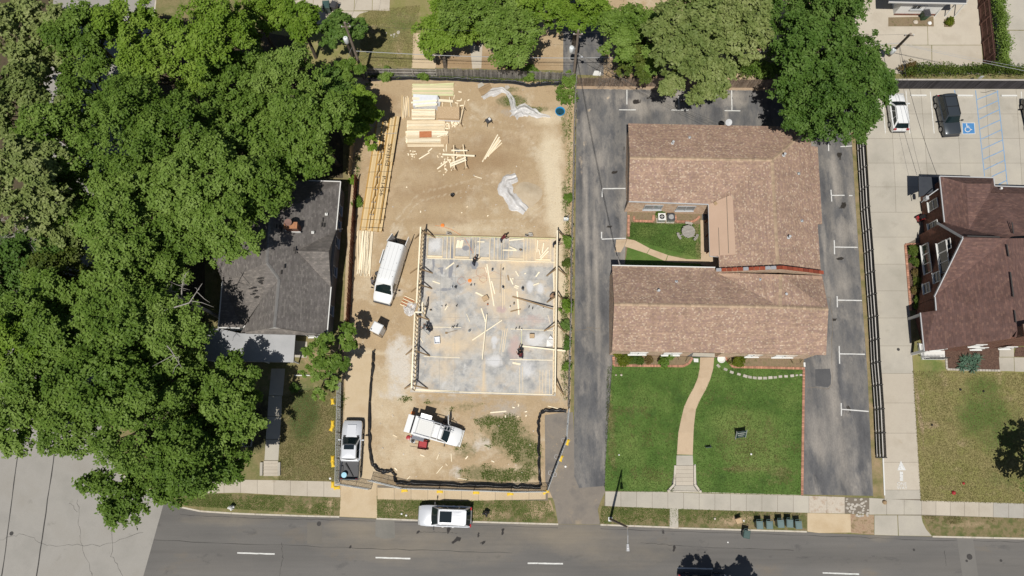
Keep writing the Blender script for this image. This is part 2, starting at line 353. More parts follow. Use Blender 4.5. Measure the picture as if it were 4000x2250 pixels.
K['iron'] = M('black_iron', (.007,.007,.008), rough=.5); K['ironrail'] = M('rail_top', (.50,.48,.45), rough=.5)
K['poly'] = None
K['yellow'] = M('yellow_sandbag', [(.62,.40,.025),(.72,.50,.05)], 5, rough=.7, fine=.12)
K['rubber'] = M('tyre_rubber', (.012,.012,.012), rough=.85); K['rim'] = M('wheel_rim', (.35,.35,.36), rough=.35, metal=.7)
K['pole'] = M('pole_wood', [(.17,.135,.105),(.24,.20,.165)], 2, stretch=(5,5,.5), fine=.15)
K['can'] = M('transformer_grey', (.62,.65,.66), rough=.4)
K['wire'] = M('cable', (.34,.35,.36), rough=.5); K['wired'] = M('dark_cable', (.05,.05,.05), rough=.6)
K['bark'] = M('bark', [(.07,.055,.042),(.12,.10,.08)], 3, stretch=(3,3,.5), fine=.2); K['barkw'] = M('bare_bark', [(.26,.24,.21),(.36,.34,.31)], 3, fine=.15)
K['mulch'] = M('mulch', [(.06,.035,.026),(.10,.06,.045),(.14,.085,.06)], 7, fine=.3, bump=.8, bscale=14)
K['bed'] = M('bed_soil', [(.16,.115,.075),(.21,.16,.10),(.12,.11,.05)], 2.5, fine=.25, bump=.6)
def paint(name, c, rough=.25, metal=.0, coat=.6):
    m, nt, b = newmat(name, rough, .5, metal); b.inputs['Base Color'].default_value = (*c, 1); b.inputs['Coat Weight'].default_value = coat; b.inputs['Coat Roughness'].default_value = .05
    return m
K['pwhite'] = paint('white_paint', (.70,.71,.71), .35); K['psilver'] = paint('silver_paint', (.60,.62,.65), .32, .25); K['pblack'] = paint('black_paint', (.012,.012,.014), .2)
K['pdark'] = paint('dark_grey_paint', (.055,.065,.075), .35, .4); K['pchar'] = paint('charcoal_plastic', (.045,.045,.05), .55, 0, 0)
K['red'] = paint('red_lens', (.35,.01,.015), .2); K['lamp'] = paint('lamp_lens', (.55,.55,.53), .1, .3); K['redplast'] = paint('red_plastic', (.33,.025,.03), .35, 0, .2); K['orange'] = paint('orange_plastic', (.75,.22,.04), .4, 0, 0)
K['bin'] = paint('bin_green', (.045,.085,.078), .4, 0, .1); K['binlid'] = paint('bin_lid', (.13,.185,.18), .3, 0, .3); K['bingreen'] = paint('deep_green_bin', (.01,.07,.035), .4, 0, .1)
K['tub'] = paint('blue_tub', (.03,.28,.55), .4, 0, .2); K['tubwater'] = paint('tub_water', (.015,.06,.085), .05, 0, 0)
K['signg'] = paint('sign_green', (.012,.035,.03), .5, 0, 0); K['cream'] = M('cream_letters', (.55,.55,.50)); K['ink'] = M('marker_ink', (.03,.02,.015))
K['wrap'] = M('white_wrap', [(.60,.62,.66),(.70,.72,.75)], 3, rough=.35, spec=.5); K['stonepc'] = M('stone', [(.34,.31,.27),(.44,.41,.36)], 2.5, fine=.15, rnd=.15)
K['orangepanel'] = M('stained_panel', [(.40,.14,.06),(.46,.19,.09)], 3, fine=.2)
K['greyplank'] = M('weathered_planks', [(.25,.235,.21),(.33,.31,.285)], 2.5, fine=.12, rnd=.1)
K['rubble'] = M('rubble', [(.55,.50,.43),(.42,.36,.28)], 4, fine=.15, rnd=.15); K['blacklitter'] = M('dark_litter', (.02,.02,.02)); K['trash'] = M('white_litter', (.75,.74,.72))
def plasticmat():
    m, nt, b = newmat('plastic_sheeting', .4, .4); b.inputs['Base Color'].default_value = (.60,.59,.58,1)
    t = nd(nt, 'ShaderNodeBsdfTransparent'); mx = nd(nt, 'ShaderNodeMixShader'); p = position(nt)
    nt.links.new(rmap(nt, noise(nt, p, 2.2, 6, .7), .3, .65, .55, .95), mx.inputs[0]); nt.links.new(t.outputs[0], mx.inputs[1]); nt.links.new(b.outputs[0], mx.inputs[2])
    nt.links.new(mx.outputs[0], nt.nodes['Material Output'].inputs[0]); return m
K['poly'] = plasticmat()
LF = {
 'mid': leafmat('leaf_mid', (.070,.128,.016), (.124,.200,.031), (.200,.285,.066), .25),
 'bright': leafmat('leaf_bright', (.088,.160,.013), (.145,.232,.025), (.215,.305,.052), .25),
 'pale': leafmat('leaf_pale', (.110,.155,.038), (.190,.235,.072), (.29,.32,.135), .22),
 'dark': leafmat('leaf_dark', (.044,.094,.013), (.080,.148,.025), (.135,.210,.050), .22),
 'yellow': leafmat('leaf_yellow', (.055,.090,.015), (.095,.130,.022), (.150,.165,.035)),
 'black': leafmat('leaf_black', (.006,.010,.007), (.010,.016,.009), (.018,.026,.014), .1),
 'ivy': leafmat('leaf_ivy', (.045,.085,.012), (.085,.125,.020), (.130,.160,.030)),
 'shrubgold': leafmat('leaf_gold', (.07,.10,.008), (.12,.145,.012), (.17,.18,.02)),
 'agave': leafmat('leaf_agave', (.045,.095,.060), (.075,.135,.090), (.11,.175,.125), .1),
 'brown': leafmat('leaf_brown', (.10,.065,.025), (.15,.11,.04), (.10,.12,.03)),
 'grass': leafmat('grass_blade', (.058,.098,.023), (.086,.132,.033), (.128,.168,.050)),
 'drygrass': leafmat('dry_grass_blade', (.145,.135,.05), (.215,.19,.085), (.30,.25,.14)),
 'weed': leafmat('weed_leaf', (.095,.14,.03), (.14,.19,.048), (.20,.24,.08)),
}
# ------------------------------------------------------------------ the setting: ground, roads, paths
ZR = -.12
def struct(o): o['kind'] = 'structure'; return o
mob_t = mesh('terrain', [(-170,-120,-.17),(170,-120,-.17),(170,190,-.17),(-170,190,-.17)], [(0,1,2,3)], K['terrain'])
struct(ob('terrain', mob_t))
KERB = [(640,1936),(676,1961),(706,1981),(782,1997),(905,2005),(1000,2009),(1200,2016),(1326,2019),(1470,2026),(1637,2033),(1833,2038),(2181,2048),(2345,2050),(2613,2060),(2649,2063),(3152,2077),(3200,2082),(3415,2090),(3642,2096),(4000,2104),(4500,2119)]
STE = [(640,1936),(560,1900),(470,1850),(420,1780),(440,1560),(505,1000),(600,80),(640,-300)]      # east edge of the side street
oil = [(1790,2105,10,1.2,14),(1768,2120,9,1.2,9),(1750,2070,10,1.2,22),(1630,2075,8,1.1,8),(1840,2090,6,1.1,6),(1868,2087,7,1.1,9),(1885,2122,9,1.0,6),(1964,2080,7,1.2,13),(1720,2083,6,1.,7),(2635,2140,9,.9,20),(2590,2080,14,.55,60),(1655,2085,5,1,5),(1700,2080,5,1,5),(1370,2135,8,.7,12)]
dust = [(1400,2060,120,.7,40),(1480,2110,260,.45,70),(1700,2150,300,.3,70),(2260,2100,140,.5,60),(2420,2150,220,.35,70),(2150,2080,200,.4,50),(900,2030,200,.4,22),(3450,2100,60,.4,14),(2050,2100,300,.3,60)]
road = quadgrid('road', (480,1880), (4600,1960), (4600,2470), (420,2390), ZR, .3, K['road'], {'oil': oil, 'dust': dust}); struct(road)
sp = pxs([(655,1912),(560,2250),(545,2390),(-400,2385),(-300,1900),(-60,1860),(85,1000),(200,80),(240,-300)], ZR+.004)
sp += pxs(STE[::-1][:-1], ZR+.004)
street = struct(sheet('side_street', sp, K['street']))
def strip(name, pts, wd, mat, z, parent, jit=0.0, loc=None):
    """thin painted or tarred line along pixel points"""
    q = [P(x, y, z) for x, y in pts]; V = []; Fc = []
    for i, p in enumerate(q):
        d = (q[min(i+1, len(q)-1)]-q[max(i-1, 0)]).normalized(); n = Vector((-d.y, d.x, 0))
        ww = wd*(1+jit*R.uniform(-1, 1)); V += [p+n*ww/2, p-n*ww/2]
    for i in range(len(q)-1): Fc.append((2*i+1, 2*i+3, 2*i+2, 2*i))
    return mob(name, V, Fc, mat, parent)
def wavy(pts, amp, n):
    out = []
    for (x0, y0), (x1, y1) in zip(pts[:-1], pts[1:]):
        for k in range(n): t = k/n; out.append((x0+(x1-x0)*t+R.uniform(-amp, amp), y0+(y1-y0)*t+R.uniform(-amp, amp)))
    return out+[pts[-1]]
for s in ([(85,1700),(75,1735),(8,2243),(0,2290)], [(222,1690),(214,1759),(143,2250),(138,2290)]):
    strip('joint_seam', wavy(s, 1.0, 10), .10, K['seam'], ZR+.009, street, .3)
for s in ([(303,1950),(310,2050),(318,2130),(355,2230),(365,2260)], [(440,2020),(436,2170),(480,2250)], [(0,2110),(90,2085),(180,2130),(300,2130),(400,2130),(560,2080)], [(272,1965),(303,2000)]):
    strip('crack', wavy(s, 5, 7), .024, K['seam'], ZR+.009, street, .5)
for i, ((x0, y0), (x1, y1)) in enumerate((((927,2160),(1073,2164)), ((1467,2178),(1603,2182)), ((2061,2200),(2199,2202)), ((2647,2219),(2784,2222)), ((3214,2238),(3356,2243)))):
    strip('lane_dash', wavy([(x0,y0),(x1,y1)], .4, 8), .13, K['white'], ZR+.005, road, .12)
sheet('road_patch', pxs([(1467,2030),(1541,2032),(1543,2100),(1500,2105),(1466,2095)], ZR+.005), M('patch_grey', [(.15,.145,.13),(.19,.18,.16)], .8, fine=.15), None, road)
sheet('road_patch', pxs([(3737,2098),(3800,2099),(3820,2245),(3825,2290),(3765,2290)], ZR+.005), M('patch_mid', [(.145,.138,.128),(.165,.157,.145)], .6, fine=.12, fscale=25), None, road)
sheet('road_patch', pxs([(1200,2040),(1258,2042),(1258,2124),(1200,2124)], ZR+.005), M('patch_warm', [(.135,.125,.11),(.155,.142,.123)], .6, fine=.12, fscale=25), None, road)
for px, py, r in ((45,2084,.20), (1246,2046,.22), (3787,2175,.28), (3776,2191,.12), (3910,2190,.13), (3570,2148,.12)):
    m_ = MB(); m_.lathe([(r*.98, 0), (r, .012), (r*.8, .014), (0.01, .012)], 16); o = m_.build('manhole_cover', K['seam'], road); o.location = P(px, py, ZR+.004)
for s in ([(700,2010),(1000,2024),(1330,2032),(2180,2062)], [(1630,2078),(1760,2080),(1790,2083)], [(2345,2066),(3150,2092),(3640,2110),(4100,2120)], [(1100,2120),(1105,2180),(1090,2250)], [(3690,2150),(3695,2210)], [(600,2110),(1300,2138),(2000,2160)], [(2500,2120),(2700,2135),(3100,2150)]):
    strip('crack', wavy(s, 2.2, 14), .035, K['seam'], ZR+.004, road, .6)
# raised block inside the kerbs
bp = pxs(KERB, 0)+[Vector((150, -8, 0)), Vector((150, 185, 0)), Vector((-44, 185, 0))]+pxs(STE[::-1][:-1], 0)
block = struct(sheet('block_ground', bp, K['yard'], None, None, .0))
kb = empty('kerb', (0, 0, 0)); kb['kind'] = 'structure'
def kerbrun(pts, w=.15, top=.012, gap=True):
    q = [P(x, y) for x, y in pts]
    for a, b in zip(q[:-1], q[1:]):
        L = (b-a).length; n = max(1, round(L/3.0)); d = (b-a)/n
        for k in range(n):
            s, e = a+d*k, a+d*(k+1); u = (e-s).normalized()
            board('kerb_stone', s+u*.012+Vector((0, 0, -.075)), e-u*.012+Vector((0, 0, -.075)), w, .17+R.uniform(0, .012), K['kerb'], kb)
kerbrun(STE[1:][::-1]+KERB[:8]); kerbrun(KERB[8:12]); kerbrun(KERB[12:16]); kerbrun(KERB[18:])
def apron(name, pts, mat, z=.02): return struct(sheet(name, pxs(pts, z), mat, None, None, .16))
# ---- construction lot dirt
weed = [(2000,395,75,1.3,34),(2080,430,90,.8,22),(1990,350,60,.8,18),(2150,330,90,.5,18),(1700,310,150,.5,8),(1960,300,200,.45,8),
        (1930,1690,90,.5,60),(2010,1720,90,.75,90),(2070,1790,60,.8,80),(1880,1850,120,.8,40),(2000,1860,110,.8,30),(1900,1640,70,.6,25),(1980,1650,50,.6,40),(1800,1600,100,.35,20),(1690,1570,60,.45,12),(1840,1580,70,.45,14),(1820,1760,60,.6,40),
        (2205,500,22,.6,120),(2205,760,20,.6,120),(2210,1000,20,.6,100),(2205,1250,22,.65,120),(2205,1430,22,.5,60),(1330,1650,14,.6,150),(1345,1550,25,.4,60),(1400,640,20,.5,80),(1395,790,16,.7,40),(1440,330,80,.4,12),(1580,1560,40,.5,15)]
sand = [(2120,460,90,.9,40),(2150,620,60,1.1,160),(2170,800,50,1.1,160),(2190,1200,30,.9,400),(2060,820,60,.5,40),(1900,900,200,.35,50),(1420,1000,60,.35,200),(1500,1560,160,.5,160),(1420,1850,60,.6,100),(1600,1780,160,.5,90),(2060,1850,60,.4,40),(1400,1370,60,.8,14),(1480,1380,70,.6,10),(1750,890,160,.4,20)]
pale = [(1560,1380,70,.8,90),(1570,1480,60,.7,70),(2030,775,70,.6,60),(1560,1130,40,.4,40),(1880,1740,60,.5,40),(1780,1840,30,.6,40),(1450,910,40,.3,40),(1520,1540,60,.5,40),(1760,1545,250,.35,12)]
damp = [(1480,400,90,1.2,50),(1850,640,260,.7,60),(1700,760,200,.6,50),(1900,580,170,.6,90),(1620,600,80,.35,80),(1780,720,200,.4,70),(1960,420,60,.45,40),(1700,860,150,.35,30),(2020,480,120,.35,60)]
grey = [(2000,1600,80,.5,40),(1930,1620,120,.4,60),(2150,1560,60,.5,20),(1980,440,40,.5,25),(1760,1560,250,.5,16),(2210,1470,18,.5,200),(1350,1280,40,.4,60)]
def trail(pts, r, w): 
    out = []
    for (x0, y0), (x1, y1) in zip(pts[:-1], pts[1:]):
        n = max(2, int(math.hypot(x1-x0, y1-y0)/14)); out += [(x0+(x1-x0)*k/n, y0+(y1-y0)*k/n, r, w) for k in range(n)]
    return out
track = []
for d in (-16, 16): track += trail([(1395+d,1900),(1395+d,1600),(1400+d,1350),(1430+d,1230)], 7, .55)+trail([(1520+d,980),(1560+d,860),(1640,770+d),(1800,730+d),(1950,690+d)], 7, .5)+trail([(2100+d,560),(2150+d,660),(2140+d,800),(2040,870+d),(1850,885+d)], 7, .5)+trail([(1480+d*.3,1600+d),(1560,1640+d),(1640,1690+d)], 6, .4)+trail([(1700,520+d),(1860,470+d),(2040,510+d),(2110+d,600)], 7, .4)
lot = struct(quadgrid('dirt_lot', (1376,302), (2250,318), (2222,1945), (1318,1935), .004, .25, K['dirt'], {'weed': weed, 'sand': sand, 'pale': pale, 'damp': damp, 'grey': grey, 'track': track}, None, .005))
# ---- yards
green = [(1190,1620,60,.8,110),(1180,1600,90,.5,130),(1200,1960,180,.55,20),(1000,1980,180,.6,18)]
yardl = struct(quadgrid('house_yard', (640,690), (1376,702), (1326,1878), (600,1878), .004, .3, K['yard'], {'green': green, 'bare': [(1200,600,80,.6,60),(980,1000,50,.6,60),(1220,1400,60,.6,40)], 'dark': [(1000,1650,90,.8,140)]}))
yardn = struct(quadgrid('north_yard', (1080,-250), (1700,-250), (1690,262), (1060,250), .004, .3, K['drylawn'], {'green': [(1560,100,120,.5,90),(1480,200,80,.4,60)], 'bare': [(1690,220,30,.9,60),(1460,120,40,.5,40),(1560,190,25,.5,70)]}))
yardm = struct(quadgrid('back_yard', (1700,-250), (2200,-250), (2200,275), (1700,265), .004, .4, K['dirt'], {'damp': [(1800,240,200,1.,60),(2000,250,200,1.,60)], 'weed': [(1900,150,300,.45,60)]}))
yardd = struct(quadgrid('back_dirt_yard', (2352,-250), (3260,-250), (3230,340), (2352,330), .004, .4, K['dirt'], {'damp': [(2450,300,200,.8,60),(2700,200,400,.5,120)], 'weed': [(3020,180,60,.6,20),(2900,250,80,.8,40),(3000,240,80,.5,20)]}))
struct(sheet('woodland_shade', pxs([(610,60),(1180,150),(1340,560),(1340,695),(850,695),(800,1000),(800,1270),(600,1500),(500,1500),(515,1000)], .009), M('gap_shade', [(.055,.042,.026),(.085,.066,.04),(.06,.06,.026)], 1.5, fine=.3, bump=.5), None)); struct(sheet('woodland_shade', pxs([(-400,-100),(190,-100),(190,80),(80,1000),(-40,1700),(-500,1700)], .009), bpy.data.materials['gap_shade']))  # dark ground sheets; black shade between the crowns put into their colour
# north drives
pad = empty('concrete_pad'); struct(pad)
for q in ([(1120,-120),(1224,-120),(1222,43),(1095,43)], [(1226,-120),(1308,-120),(1306,41),(1224,42)], [(1310,-120),(1390,-120),(1382,42),(1308,41)], [(1392,-120),(1455,-120),(1453,40),(1384,41)], [(1457,-120),(1528,-120),(1521,42),(1455,40)],
          [(1222,45),(1306,44),(1382,44),(1440,44),(1405,54),(1388,72),(1372,93),(1222,94)]):
    sheet('concrete_panel', pxs(q, .03), K['conc'], None, pad, .05)
sheet('strip_driveway', pxs([(1614,128),(1690,135),(1705,180),(1702,268),(1608,266),(1612,200)], .012), K['conct'])['kind'] = 'structure'
sheet('back_path', pxs([(1835,170),(1885,170),(1880,266),(1845,268)], .012), K['conc'])['kind'] = 'structure'
for px, py, r in ((1540,134,5),(1556,126,7),(1528,137,4),(1538,144,3),(1550,141,2.5),(1509,128,2.5)):
    a = [P(px+r*math.cos(t)*R.uniform(.8,1.2), py+r*math.sin(t)*R.uniform(.8,1.2), .03) for t in np.linspace(0, 6.28, 8)[:-1]]
    tag(sheet('stepping_stone', a, K['stonepc'], None, None, .03), 'pale flat stone lying on the lawn below the concrete pad', 'stone', 'flat stones on the north lawn')
sheet('asphalt_drive', pxs([(2200,-250),(2352,-250),(2358,295),(2200,290)], .010), K['asph'])['kind'] = 'structure'
st = sheet('white_board', pxs([(2322,276),(2350,277),(2345,296),(2315,294)], .05), K['trim'], None, None, .04); tag(st, 'pale flat board on the ground behind the weathered fence corner', 'board')
# ---- construction driveway and walks
apron('construction_driveway', [(1352,1390),(1450,1385),(1448,1640),(1452,1820),(1470,1905),(1474,2024),(1326,2018),(1334,1890),(1345,1640)], K['conct'], .018)
worn = [(2300,500,60,.5,80),(2330,620,50,.6,60),(2500,430,60,.8,40),(2480,400,50,.8,30),(2700,370,300,.85,22),(2600,410,120,.5,30),(2290,900,12,.75,500),(2330,1100,12,.75,500),(3300,900,50,.6,60),(3290,1100,40,.5,80),(3250,1500,30,.8,260),(3200,1700,60,.5,120),(3300,1800,60,.4,100),(3265,700,25,.7,120),(3200,420,90,.7,40),(2860,400,90,.5,30),(3180,600,20,.7,100),(2440,1010,20,.6,300),(3330,800,22,.6,200),(3225,1000,10,.6,260)]
oilA = [(2485,398,22,1.2,12),(2545,650,8,1,8),(2400,675,16,1.1,10),(2440,580,10,1,8),(2415,600,10,1,6),(2450,770,10,1,10),(3278,612,8,1.2,24),(3275,600,10,1.,10),(3295,800,10,1.,22),(3285,815,8,1.,10),(3281,1008,22,1.2,7),(2530,385,8,1,6),(2670,395,16,1.1,7),(2690,402,14,1,7),(2860,382,16,1,8),(2925,400,8,1,5),(2380,885,10,1,12),(3262,1250,14,1,10),(3310,1600,30,.5,30)]
dustA = [(2500,342,250,1.0,9),(2800,346,300,.9,9),(3080,350,150,.9,9),(2290,560,20,.5,20),(2255,470,16,.6,14),(2300,430,10,.9,6),(2375,385,8,.9,8),(2270,640,14,.4,80)]
fresh = []
M('dark_patch', [(.075,.076,.08),(.098,.098,.10)], .8, fine=.2)
asph = struct(quadgrid('parking_asphalt', (2252,344), (3345,352), (3411,1937), (2240,1915), .008, .3, K['asph'], {'worn': worn, 'oil': oilA, 'dust': dustA, 'fresh': fresh}))
sheet('asphalt_apron', pxs([(2128,1622),(2180,1614),(2238,1610),(2242,1700),(2243,1860),(2262,1906),(2366,1898),(2364,1922),(2345,1962),(2335,1990),(2345,2049),(2181,2047),(2165,1960),(2130,1880)], .012), K['oldasph'], None, None, .13)['kind'] = 'structure'
def tmark(a, b, c, d):
    strip('bay_marking', wavy([a, b], .3, 5), .115, K['white'], .014, asph, .1)
    if c: strip('bay_marking', wavy([c, d], .3, 5), .115, K['white'], .015, asph, .1)
for t in (((2449,350),(2449,408),(2418,429),(2484,429)), ((2651,374),(2652,427),(2622,430),(2690,430)), ((2858,353),(2859,430),(2830,432),(2892,433)), ((3063,376),(3064,420),(3036,436),(3056,436)),
          ((2352,737),(2443,736),(2353,739),(2352,770)), ((2350,934),(2445,931),(2350,906),(2350,931)), ((3237,552),(3237,590),(3283,573),(3328,570)), ((3246,741),(3249,787),(3250,763),(3299,763)), ((3317,764),(3330,764),None,None),
          ((3259,938),(3260,993),(3262,965),(3350,966)), ((3270,1157),(3271,1200),(3273,1172),(3367,1174)), ((3278,1351),(3280,1421),(3281,1382),(3379,1384)), ((3286,1574),(3287,1624),(3289,1599),(3393,1607))): tmark(*t)
sheet('asphalt_patch', pxs([(3184,1442),(3242,1440),(3247,1470),(3245,1502),(3234,1513),(3186,1507)], .013), bpy.data.materials['dark_patch'], None, asph)
for s in ([(3228,1160),(3245,1160),(3242,1200),(3252,1225),(3248,1500),(3238,1520),(3190,1512),(3150,1515)], [(3190,1215),(3205,1160)], [(2290,1280),(2345,1282)], [(2238,1290),(2300,1285),(2330,1300)]):
    strip('crack', wavy(s, 2.5, 8), .05, K['joint'], .014, asph, .5)
# dry strip between asphalt and black fence
sheet('dry_strip', pxs([(3316,480),(3342,480),(3365,830),(3395,1240),(3425,1790),(3452,1800),(3458,1948),(3411,1940),(3388,1450),(3367,1162),(3342,800),(3328,560)], .014), K['dryverge'])['kind'] = 'structure'
sheet('fence_strip', pxs([(2248,322),(3345,338),(3345,356),(2252,347)], .013), M('red_soil', [(.30,.215,.145),(.36,.28,.20)], 2, fine=.2))['kind'] = 'structure'
# ---- sidewalk panels
side = empty('sidewalk'); struct(side)
def panels(top, bot, n, mat=None, jit=0.0):
    def at(pl, t):
        xs = [p[0] for p in pl]; x = xs[0]+(xs[-1]-xs[0])*t; return x, float(np.interp(x, xs, [p[1] for p in pl]))
    for i in range(n):
        a, b = i/n, (i+1)/n; g = .6/(abs(top[-1][0]-top[0][0])/n)/n
        q = [at(top, a+g), at(top, b-g), at(bot, b-g), at(bot, a+g)]
        zz = .026+R.uniform(-.004, .004); sheet('concrete_panel', pxs(q, zz), mat or K['conc'], None, side, .05)
sheet('joint_bed', pxs([(680,1880),(928,1874),(1094,1876),(1326,1882),(1326,1943),(1192,1938),(920,1924),(680,1934)], .012), K['joint'], None, side)
panels([(680,1878),(928,1874),(1094,1876),(1330,1882)], [(680,1930),(920,1924),(1064,1932),(1192,1938),(1330,1942)], 10)
sheet('joint_bed', pxs([(1474,1895),(2140,1920),(2140,1955),(1474,1950)], .012), K['joint'], None, side)
panels([(1474,1905),(1800,1912),(2132,1924)], [(1474,1950),(1780,1957),(2132,1950)], 10, K['conct'])
sheet('joint_bed', pxs([(2364,1921),(2731,1928),(3132,1937),(4100,1970),(4100,2026),(3152,2002),(2615,1986),(2360,1976)], .012), K['joint'], None, side)
panels([(2364,1920),(2606,1922),(2731,1927),(3132,1936),(3160,1937)], [(2364,1976),(2393,1978),(2615,1987),(3152,2003),(3160,2003)], 13, K['concg'])
panels([(3160,1937),(3300,1942)], [(3160,2003),(3300,2006)], 2, M('worn_panel', [(.40,.34,.27),(.47,.42,.35),(.34,.25,.18)], 1.5, fine=.15))
panels([(3395,1945),(3479,1950),(3600,1955)], [(3395,2010),(3600,2010)], 3, K['concg'])
panels([(3600,1955),(3880,1963)], [(3600,2010),(3880,2020)], 5, K['conc']); panels([(3880,1963),(4120,1971)], [(3880,2020),(4120,2029)], 4, M('grey_panel', [(.33,.31,.275),(.38,.36,.32)], .8, fine=.1))
# crazy paving bit beside the one-way drive
for i in range(46):
    x, y = R.uniform(3302, 3392), R.uniform(1946, 2020); r = R.uniform(4, 8)
    if y > 1950+(x-3290)*.9+25: continue
    a = [P(x+r*math.cos(t)*R.uniform(.7,1.15), y+r*.8*math.sin(t)*R.uniform(.7,1.15), .03) for t in np.linspace(0, 6.28, 7)[:-1]]
    sheet('paving_stone', a, K['stonepc'], R.uniform(.026,.034), side, .03)
apron('tan_apron', [(3154,2004),(3322,2008),(3324,2080),(3200,2082),(3154,2076)], K['conct'])
sheet('broken_ground', pxs([(3322,2008),(3414,2012),(3414,2088),(3324,2082)], .015), M('broken_soil', [(.26,.17,.11),(.33,.24,.16),(.15,.12,.05)], 2, fine=.25), None, None, .1)['kind'] = 'structure'
ap = empty('driveway_apron'); struct(ap)
for q in ([(3416,2013),(3505,2013),(3508,2092),(3416,2089)], [(3508,2013),(3599,2014),(3604,2040),(3618,2068),(3640,2094),(3511,2092)]): sheet('concrete_panel', pxs(q, .022), K['concg'], None, ap, .15)
# ---- verges
def verge(name, pts, blobs):
    return struct(quadgrid(name, *pts, .006, .25, K['verge'], blobs))
verge('verge', [(700,1925),(1330,1942),(1326,2016),(720,1975)], {'bare': [(1290,1970,20,.8,25),(1210,1980,10,.8,12),(1285,1995,14,.7,10),(1270,2000,8,.6,10)]})
verge('verge', [(1474,1948),(2150,1953),(2180,2046),(1474,2024)], {'bare': [(1520,1985,30,.6,30),(1900,2010,120,.6,25),(2100,1990,60,.7,40),(1700,1950,60,.5,8),(1580,2000,60,.4,20),(2160,1970,30,.9,30)]})
verge('verge', [(2352,1976),(3153,2003),(3152,2074),(2346,2050)], {'bare': [(2850,2040,100,.55,22),(2900,2020,60,.5,14),(2362,2000,14,.6,14)]})
verge('verge', [(3604,2012),(4150,2028),(4150,2108),(3640,2094)], {'bare': [(3780,2050,120,.5,16)]})
sheet('verge_crossing', pxs([(2617,1988),(2649,1988),(2650,2061),(2616,2059)], .03), K['concg'], None, None, .05)['kind'] = 'structure'
# ---- brown-roof building lawns and paths
ZL = .10
light = [(2930,1700,150,.9,110),(2960,1800,140,.8,60),(2840,1640,90,.6,60),(2450,1750,80,.6,90),(2560,1880,140,.6,40),(2500,1560,60,.4,60),(3080,1560,60,.4,60)]
dry = [(2950,1830,150,.6,16),(2880,1835,60,.55,10),(3060,1850,60,.5,20),(2760,1850,60,.35,16),(2390,1720,20,.5,160),(2380,1560,12,.6,120),(2950,1780,100,.25,60),(3020,1880,80,.4,20),(2560,1850,120,.22,60),(3080,1740,60,.25,40),(2600,1720,90,.18,40)]
lmask = {'light': light, 'dry': dry}
lawn = struct(quadgrid('front_lawn', (2394,1392), (3138,1402), (3133,1817), (2365,1817), ZL, .3, K['lawn'], lmask)); struct(quadgrid('front_lawn', (2365,1817), (2638,1817), (2618,1921), (2363,1917), ZL, .3, K['lawn'], lmask)); struct(quadgrid('front_lawn', (2711,1817), (3133,1817), (3132,1934), (2728,1922), ZL, .3, K['lawn'], lmask))
sheet('lawn_edge', pxs([(2366,1917),(2600,1921),(3132,1935),(3133,1930),(2600,1916),(2366,1912)], ZL-.005), K['kerb'], None, None, .1)['kind'] = 'structure'
walk = empty('front_walk'); struct(walk)
WL = [(2735,1396),(2733,1440),(2726,1475),(2712,1510),(2690,1550),(2672,1590),(2660,1640),(2650,1690),(2644,1775)]; WR = [(2790,1396),(2786,1440),(2775,1480),(2758,1520),(2738,1555),(2718,1600),(2712,1650),(2709,1690),(2706,1777)]
seg = [0, 2, 5, 7, 8]
for a, b in zip(seg[:-1], seg[1:]):
    q = WL[a:b+1]+WR[a:b+1][::-1]; sheet('path_panel', pxs(q, ZL+.02+.004*(a % 2)), K['pathc'], None, walk, .05)
sheet('path_panel', pxs([(2643,1779),(2706,1779),(2708,1818),(2642,1818)], ZL+.02), K['concg'], None, walk, .1)
for i in range(5):
    y0 = 1819+i*15.5; sheet('step', pxs([(2641,y0),(2708,y0),(2708,y0+15),(2640,y0+15)], ZL+.004-.018*i), K['conc'], None, walk, .1)
sheet('step', pxs([(2638,1897),(2708,1897),(2726,1922),(2618,1921)], .034), K['concg'], None, walk, .03)
for pts in ([(2637,1818),(2633,1892),(2610,1917)], [(2713,1818),(2714,1892),(2733,1919)]):
    q = [P(x, y, .12) for x, y in pts]
    for a, b in zip(q[:-1], q[1:]): board('cheek_wall', a, b, .2, .26, K['kerb'], walk)
    m_ = MB(); m_.lathe([(.14, 0), (.15, .3), (.1, .36), (.01, .37)], 12); o = m_.build('cheek_post', K['kerb'], walk); o.location = P(*pts[2])
# courtyard
sheet('courtyard_soil', pxs([(2450,822),(2742,828),(2742,1040),(2440,1040)], .02), K['bed'])['kind'] = 'structure'
court = struct(quadgrid('courtyard_lawn', (2466,868), (2738,876), (2742,1040), (2440,1040), .034, .25, K['lawn'], {'light': [(2520,905,50,.9,30),(2680,930,60,.8,40),(2700,1000,40,.8,40)], 'dry': [(2720,900,14,.9,90),(2730,990,20,.8,50),(2650,1010,40,.6,20),(2480,868,60,.7,6),(2600,872,90,.8,5),(2560,900,50,.25,25)]}))
cp = empty('courtyard_path'); struct(cp)
for q in ([(2450,934),(2478,938),(2538,970),(2526,990),(2440,962)], [(2539,971),(2608,996),(2599,1020),(2528,991)], [(2610,997),(2680,1012),(2740,1014),(2740,1030),(2601,1022)], [(2407,936),(2448,934),(2438,962),(2425,985),(2402,985)]):
    sheet('path_panel', pxs(q, .05), K['pathc'], None, cp, .04)
sheet('entry_slab', pxs([(2736,860),(2830,860),(2830,1045),(2738,1035)], .06), K['pathc'], None, None, .05)['kind'] = 'structure'
